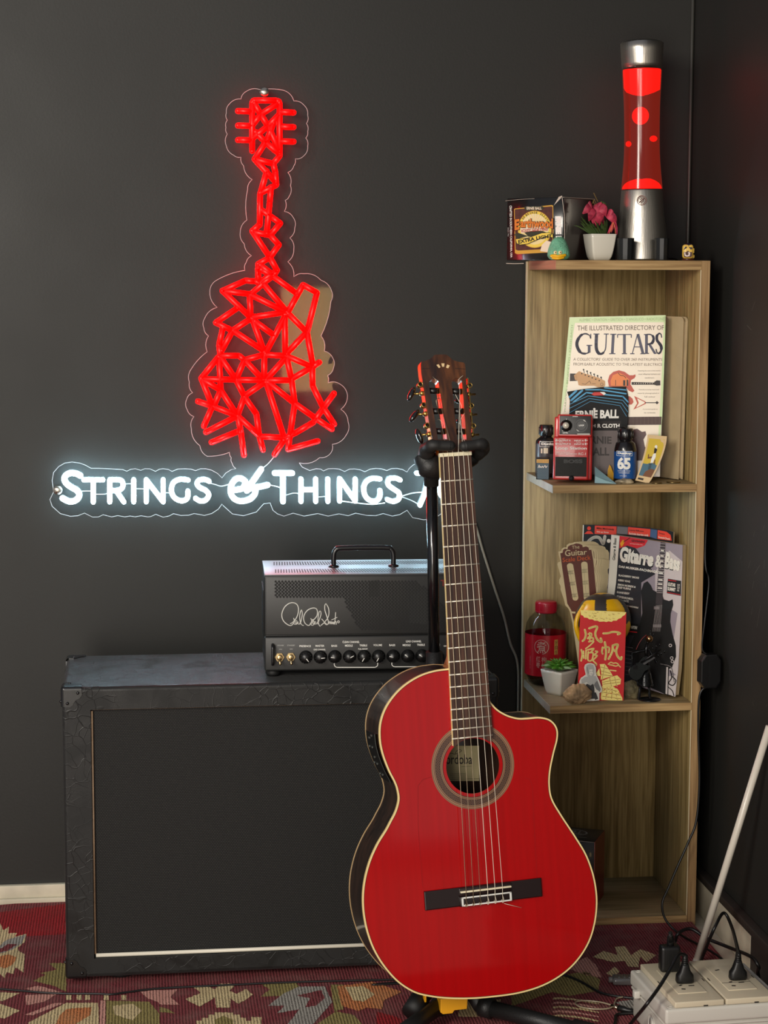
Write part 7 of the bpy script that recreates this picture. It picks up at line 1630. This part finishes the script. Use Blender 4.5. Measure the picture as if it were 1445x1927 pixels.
# plugs
pgm = mat('black_plug_plastic', (17, 17, 17), .4)
def plug(pxy, name, label, cable, group='power plugs in the socket box', ang=0, w_=.0115, h=.03, r_c=.0028, yp=None):
    """flat two pin plug pushed in from above with its lead"""
    base = Vector(pxy); M = Matrix.Translation(base) @ Matrix.Rotation(ang, 4, 'Z')
    o = thing(name, M, label, 'plug', group); p = P()
    v = []; f = []; secs = [(0, w_*1.15, .0075), (.003, w_*1.25, .0085), (.012, w_*1.18, .0080), (.018, w_*.80, .0075), (.026, w_*.55, .0065), (h, w_*.45, .0058)]
    for z, a, b in secs:
        for j in range(16): t = 2*pi*j/16; v.append((a*math.copysign(abs(math.cos(t))**.6, math.cos(t)), b*math.copysign(abs(math.sin(t))**.6, math.sin(t)), z))
    for i in range(len(secs)-1):
        for j in range(16): f.append((i*16+j, i*16+(j+1) % 16, (i+1)*16+(j+1) % 16, (i+1)*16+j))
    f.append(tuple(range(16))[::-1]); f.append(tuple(80+j for j in range(16))); p.add(v, f, pgm, True); p.build('body', o)
    p = P()
    for i in range(5): p.lathe([(.0050-.0003*i, h+.0028*i-.001), (.0056-.0003*i, h+.0028*i), (.0050-.0003*i, h+.0028*i+.0012)], pgm, 14)
    p.tube([(0, 0, h-.002), (0, 0, h+.014)], .0040, pgm, 12); p.build('strain_relief', o)
    tip = M @ Vector((0, 0, h+.013)); pts = [M @ Vector((0, 0, h+.009)), tip]+[Vector(q) for q in cable]
    p = P(); p.tube(spline(pts, 8), r_c, pgm, 10); p.build('lead', o, world=True); return o
# plug positions on the plates (seen at 1290,1845 and 1389,1840)
A = onZ(1288, 1848, TP[0][2]+.0004); B = onZ(1388, 1842, TP[1][2]+.0004)
A.z = B.z = TP[0][2]+.0002
# left plug: lead drops forward-left off the bottom of the picture
plug(A, 'power_plug', 'black plug in the left socket plate with its lead running down to the left', [onY(1276, 1797, A.y-.010), onY(1262, 1822, A.y-.03), onZ(1240, 1858, .112), onZ(1215, 1892, .094), onZ(1196, 1915, .05), onZ(1170, 1945, .0135), onZ(1120, 1990, .0135)], ang=yaw_s-.1)
# right plug: lead loops up and over behind the box
plug(B, 'power_plug', 'black plug in the right socket plate with its lead looping up behind it', [onX(1377, 1745, .985), onX(1362, 1718, .985), onY(1345, 1745, 3.10), onY(1328, 1785, 3.12), onZ(1318, 1812, .016)], ang=yaw_s-.05)
C3 = onZ(1270, 1833, TP[0][2]+.0004)
C3.z = A.z
ad = P(); Mad = Matrix.Translation(C3+Vector((-.004, .016, 0))); 
ad = thing('round_adapter_plug', Mad, 'larger rounded black plug behind the left plug, lead looping round to the right', 'plug')
p = P(); p.box(-.017, .015, -.010, .010, 0, .042, pgm, .006, seg=4); p.lathe([(.006, .040), (.005, .056)], pgm, 16); p.build('body', ad)
p = P(); p.tube(spline([Mad @ Vector((0, 0, .045)), Mad @ Vector((0, 0, .062)), onY(1268, 1778, 3.15), onY(1276, 1757, 3.17), onY(1300, 1748, 3.18), onY(1330, 1766, 3.16), onX(1372, 1783, .985), onX(1412, 1800, .985), onX(1427, 1818, .99), onX(1426, 1830, 1.0), Vector((1.005, 3.00, .02))], 8), .003, pgm, 10); p.build('lead', ad, world=True)
# inline dimmer hanging beside the shelf
xd = 1.0215
cd2 = onX(1333, 1262, xd); Mdm = Matrix.Translation(cd2); dm = thing('inline_dimmer', Mdm, 'black octagonal inline dimmer hanging on its cord against the shelf right side', 'switch')
Yd = 3.352; cd2 = onY(1334, 1262, Yd); Mdm = Matrix.Translation(cd2) @ Matrix.Rotation(.12, 4, 'Z'); dm.matrix_world = Mdm; TH[dm.name] = Mdm.copy()
hw5 = .0195; hh5 = .031
oc = [(-hw5, -hh5*.62), (-hw5*.55, -hh5), (hw5*.55, -hh5), (hw5, -hh5*.62), (hw5, hh5*.62), (hw5*.55, hh5), (-hw5*.55, hh5), (-hw5, hh5*.62)]
p = P(); p.prism(oc, -.010, .010, mat('dimmer_black', (15, 15, 16), .35), bev=.0025); p.build('case', dm)
p = P(); p.box(-.004, -.0032, -.0104, .0104, -.028, .028, K_black); p.build('seam', dm)
cb5 = P(); cd_pts = [cd2+Vector((-.002, .002, hh5-.002)), onY(1321, 1220, Yd+.004), onY(1326, 1170, Yd+.004), onY(1333, 1110, Yd+.010), onY(1333, 1085, Yd+.012), onY(1327, 1052, Yd+.016), Vector((1.016, 3.42, .83)), Vector((1.016, 3.55, 1.05)), Vector((1.010, 3.60, 1.19)), Vector((1.004, 3.60, 1.2125)), Vector((.96, 3.56, 1.2125)), Vector((.93, 3.54, 1.2125))]
cb5.tube(spline(cd_pts, 6), .0015, pgm, 8); cb5.build('upper_cord', dm, world=True)
cb5 = P(); cd_pts = [cd2+Vector((-.004, .0, -hh5+.002)), onY(1316, 1310, 3.352), onY(1314, 1380, 3.354), onY(1316, 1470, 3.354), onY(1310, 1545, 3.350), onY(1295, 1585, 3.345), onY(1275, 1630, 3.340), onY(1258, 1670, 3.335), onY(1246, 1700, 3.330), onY(1252, 1730, 3.325), onY(1275, 1755, 3.31), onY(1300, 1770, 3.26), onZ(1330, 1786, .02), onZ(1350, 1798, .018), Vector((.985, 3.14, .018))]
cb5.tube(spline(cd_pts, 6), [.0022]*99, pgm, 8); cb5.build('lower_cord', dm, world=True)
# leaning white pole
b_ = onZ(1309, 1817, RUGZ+.001); t_ = onX(1445, 1376, XR-.008)
b_ = Vector((b_.x, b_.y, RUGZ+.0005)); dv = (t_-b_)
p = P(); e2 = t_+dv*.02
p.tube([b_+Vector((0, 0, .004)), e2], .0062, mat('white_pole_paint', (214, 206, 192), .35, coat=.2), 18); p.tube([b_, b_+dv*.03], .0075, mat('grey_pole_tip', (150, 146, 138), .5), 18)
solo(p, 'leaning_pole', b_, 'thin white pole leaning from behind the socket box against the right wall', 'pole', world=True)
# floor lead running along the rug in front of the cabinet
zc = RUGZ+.0022
p = P(); pts = [onZ(x, y, zc) for x, y in ((-200, 1848), (-60, 1856), (0, 1861), (100, 1869), (180, 1870), (210, 1871), (240, 1867), (300, 1860), (420, 1854), (560, 1848))]+[Vector((.46, 3.13, zc)), onZ(700, 1853, zc), onZ(760, 1850, zc)]
p.tube(spline(pts, 8), .0018, pgm, 8); solo(p, 'floor_lead', pts[2], 'thin black lead lying on the rug along the foot of the speaker cabinet', 'cable', world=True)
p = P(); pts = [onZ(x, y, zc) for x, y in ((990, 1826), (1050, 1832), (1090, 1846), (1130, 1868), (1170, 1876), (1203, 1879))]
p.tube(spline(pts, 8), .0022, pgm, 8); solo(p, 'floor_lead', pts[2], 'thin black lead on the rug running from under the guitar to the socket box', 'cable', world=True)
# clear plug cover
cc = onZ(1179, 1851, RUGZ); Mcc = Matrix.Translation((cc.x, cc.y, RUGZ+.0005)) @ Matrix.Rotation(1.05+pi/2+.35, 4, 'Z')
p = P(); clp = mat('frosted_clear_plastic', (128, 124, 122), .15, trans=.35, coat=.6)
p.box(-.026, .024, -.013, .013, 0, .012, clp, .005, seg=3)
for i in range(4): p.box(-.016+i*.009, -.012+i*.009, -.008, .008, .0118, .0135, clp, .0006)
p.tube([(.022, 0, .006), (.030, 0, .006)], .005, clp, 12)
solo(p, 'clear_plug_cover', Mcc, 'small translucent plastic plug cover lying on the rug left of the socket box', 'plug cover')
# jack lead with a clear loop
zj = RUGZ+.0035
jk = thing('jack_lead', onZ(1165, 1897, RUGZ), 'audio jack with coiled clear plastic loop lying on the rug near socket box', 'cable')
p = P(); pts = [onZ(x, y, zj) for x, y in ((1156, 1893), (1130, 1886), (1100, 1883), (1083, 1886), (1090, 1894), (1120, 1899), (1150, 1896), (1160, 1880), (1172, 1876))]
p.tube(spline(pts, 8), .0013, mat('clear_loop', (170, 156, 130), .15, coat=.8), 8); p.build('clear_loop', jk, world=True)
p = P(); p.tube([onZ(1150, 1893, zj), onZ(1164, 1897, zj)], .0032, mat('jack_silver', (205, 190, 160), .2, 1), 12); p.build('jack_tip', jk, world=True)
p = P(); p.tube(spline([onZ(1164, 1897, zj+.001), onZ(1180, 1901, zj+.001), onZ(1196, 1903, zj)], 4), [.0052]*4+[.0038]*3+[.0028]*3, pgm, 12); p.tube(spline([onZ(1196, 1903, zj), onZ(1204, 1906, zj), onZ(1180, 1907, zj-.0006), onZ(1160, 1910, zj-.0006), onZ(1158, 1922, zj-.0006), onZ(1150, 1950, zj-.0006)], 6), .0026, pgm, 8); p.build('jack_sleeve', jk, world=True)
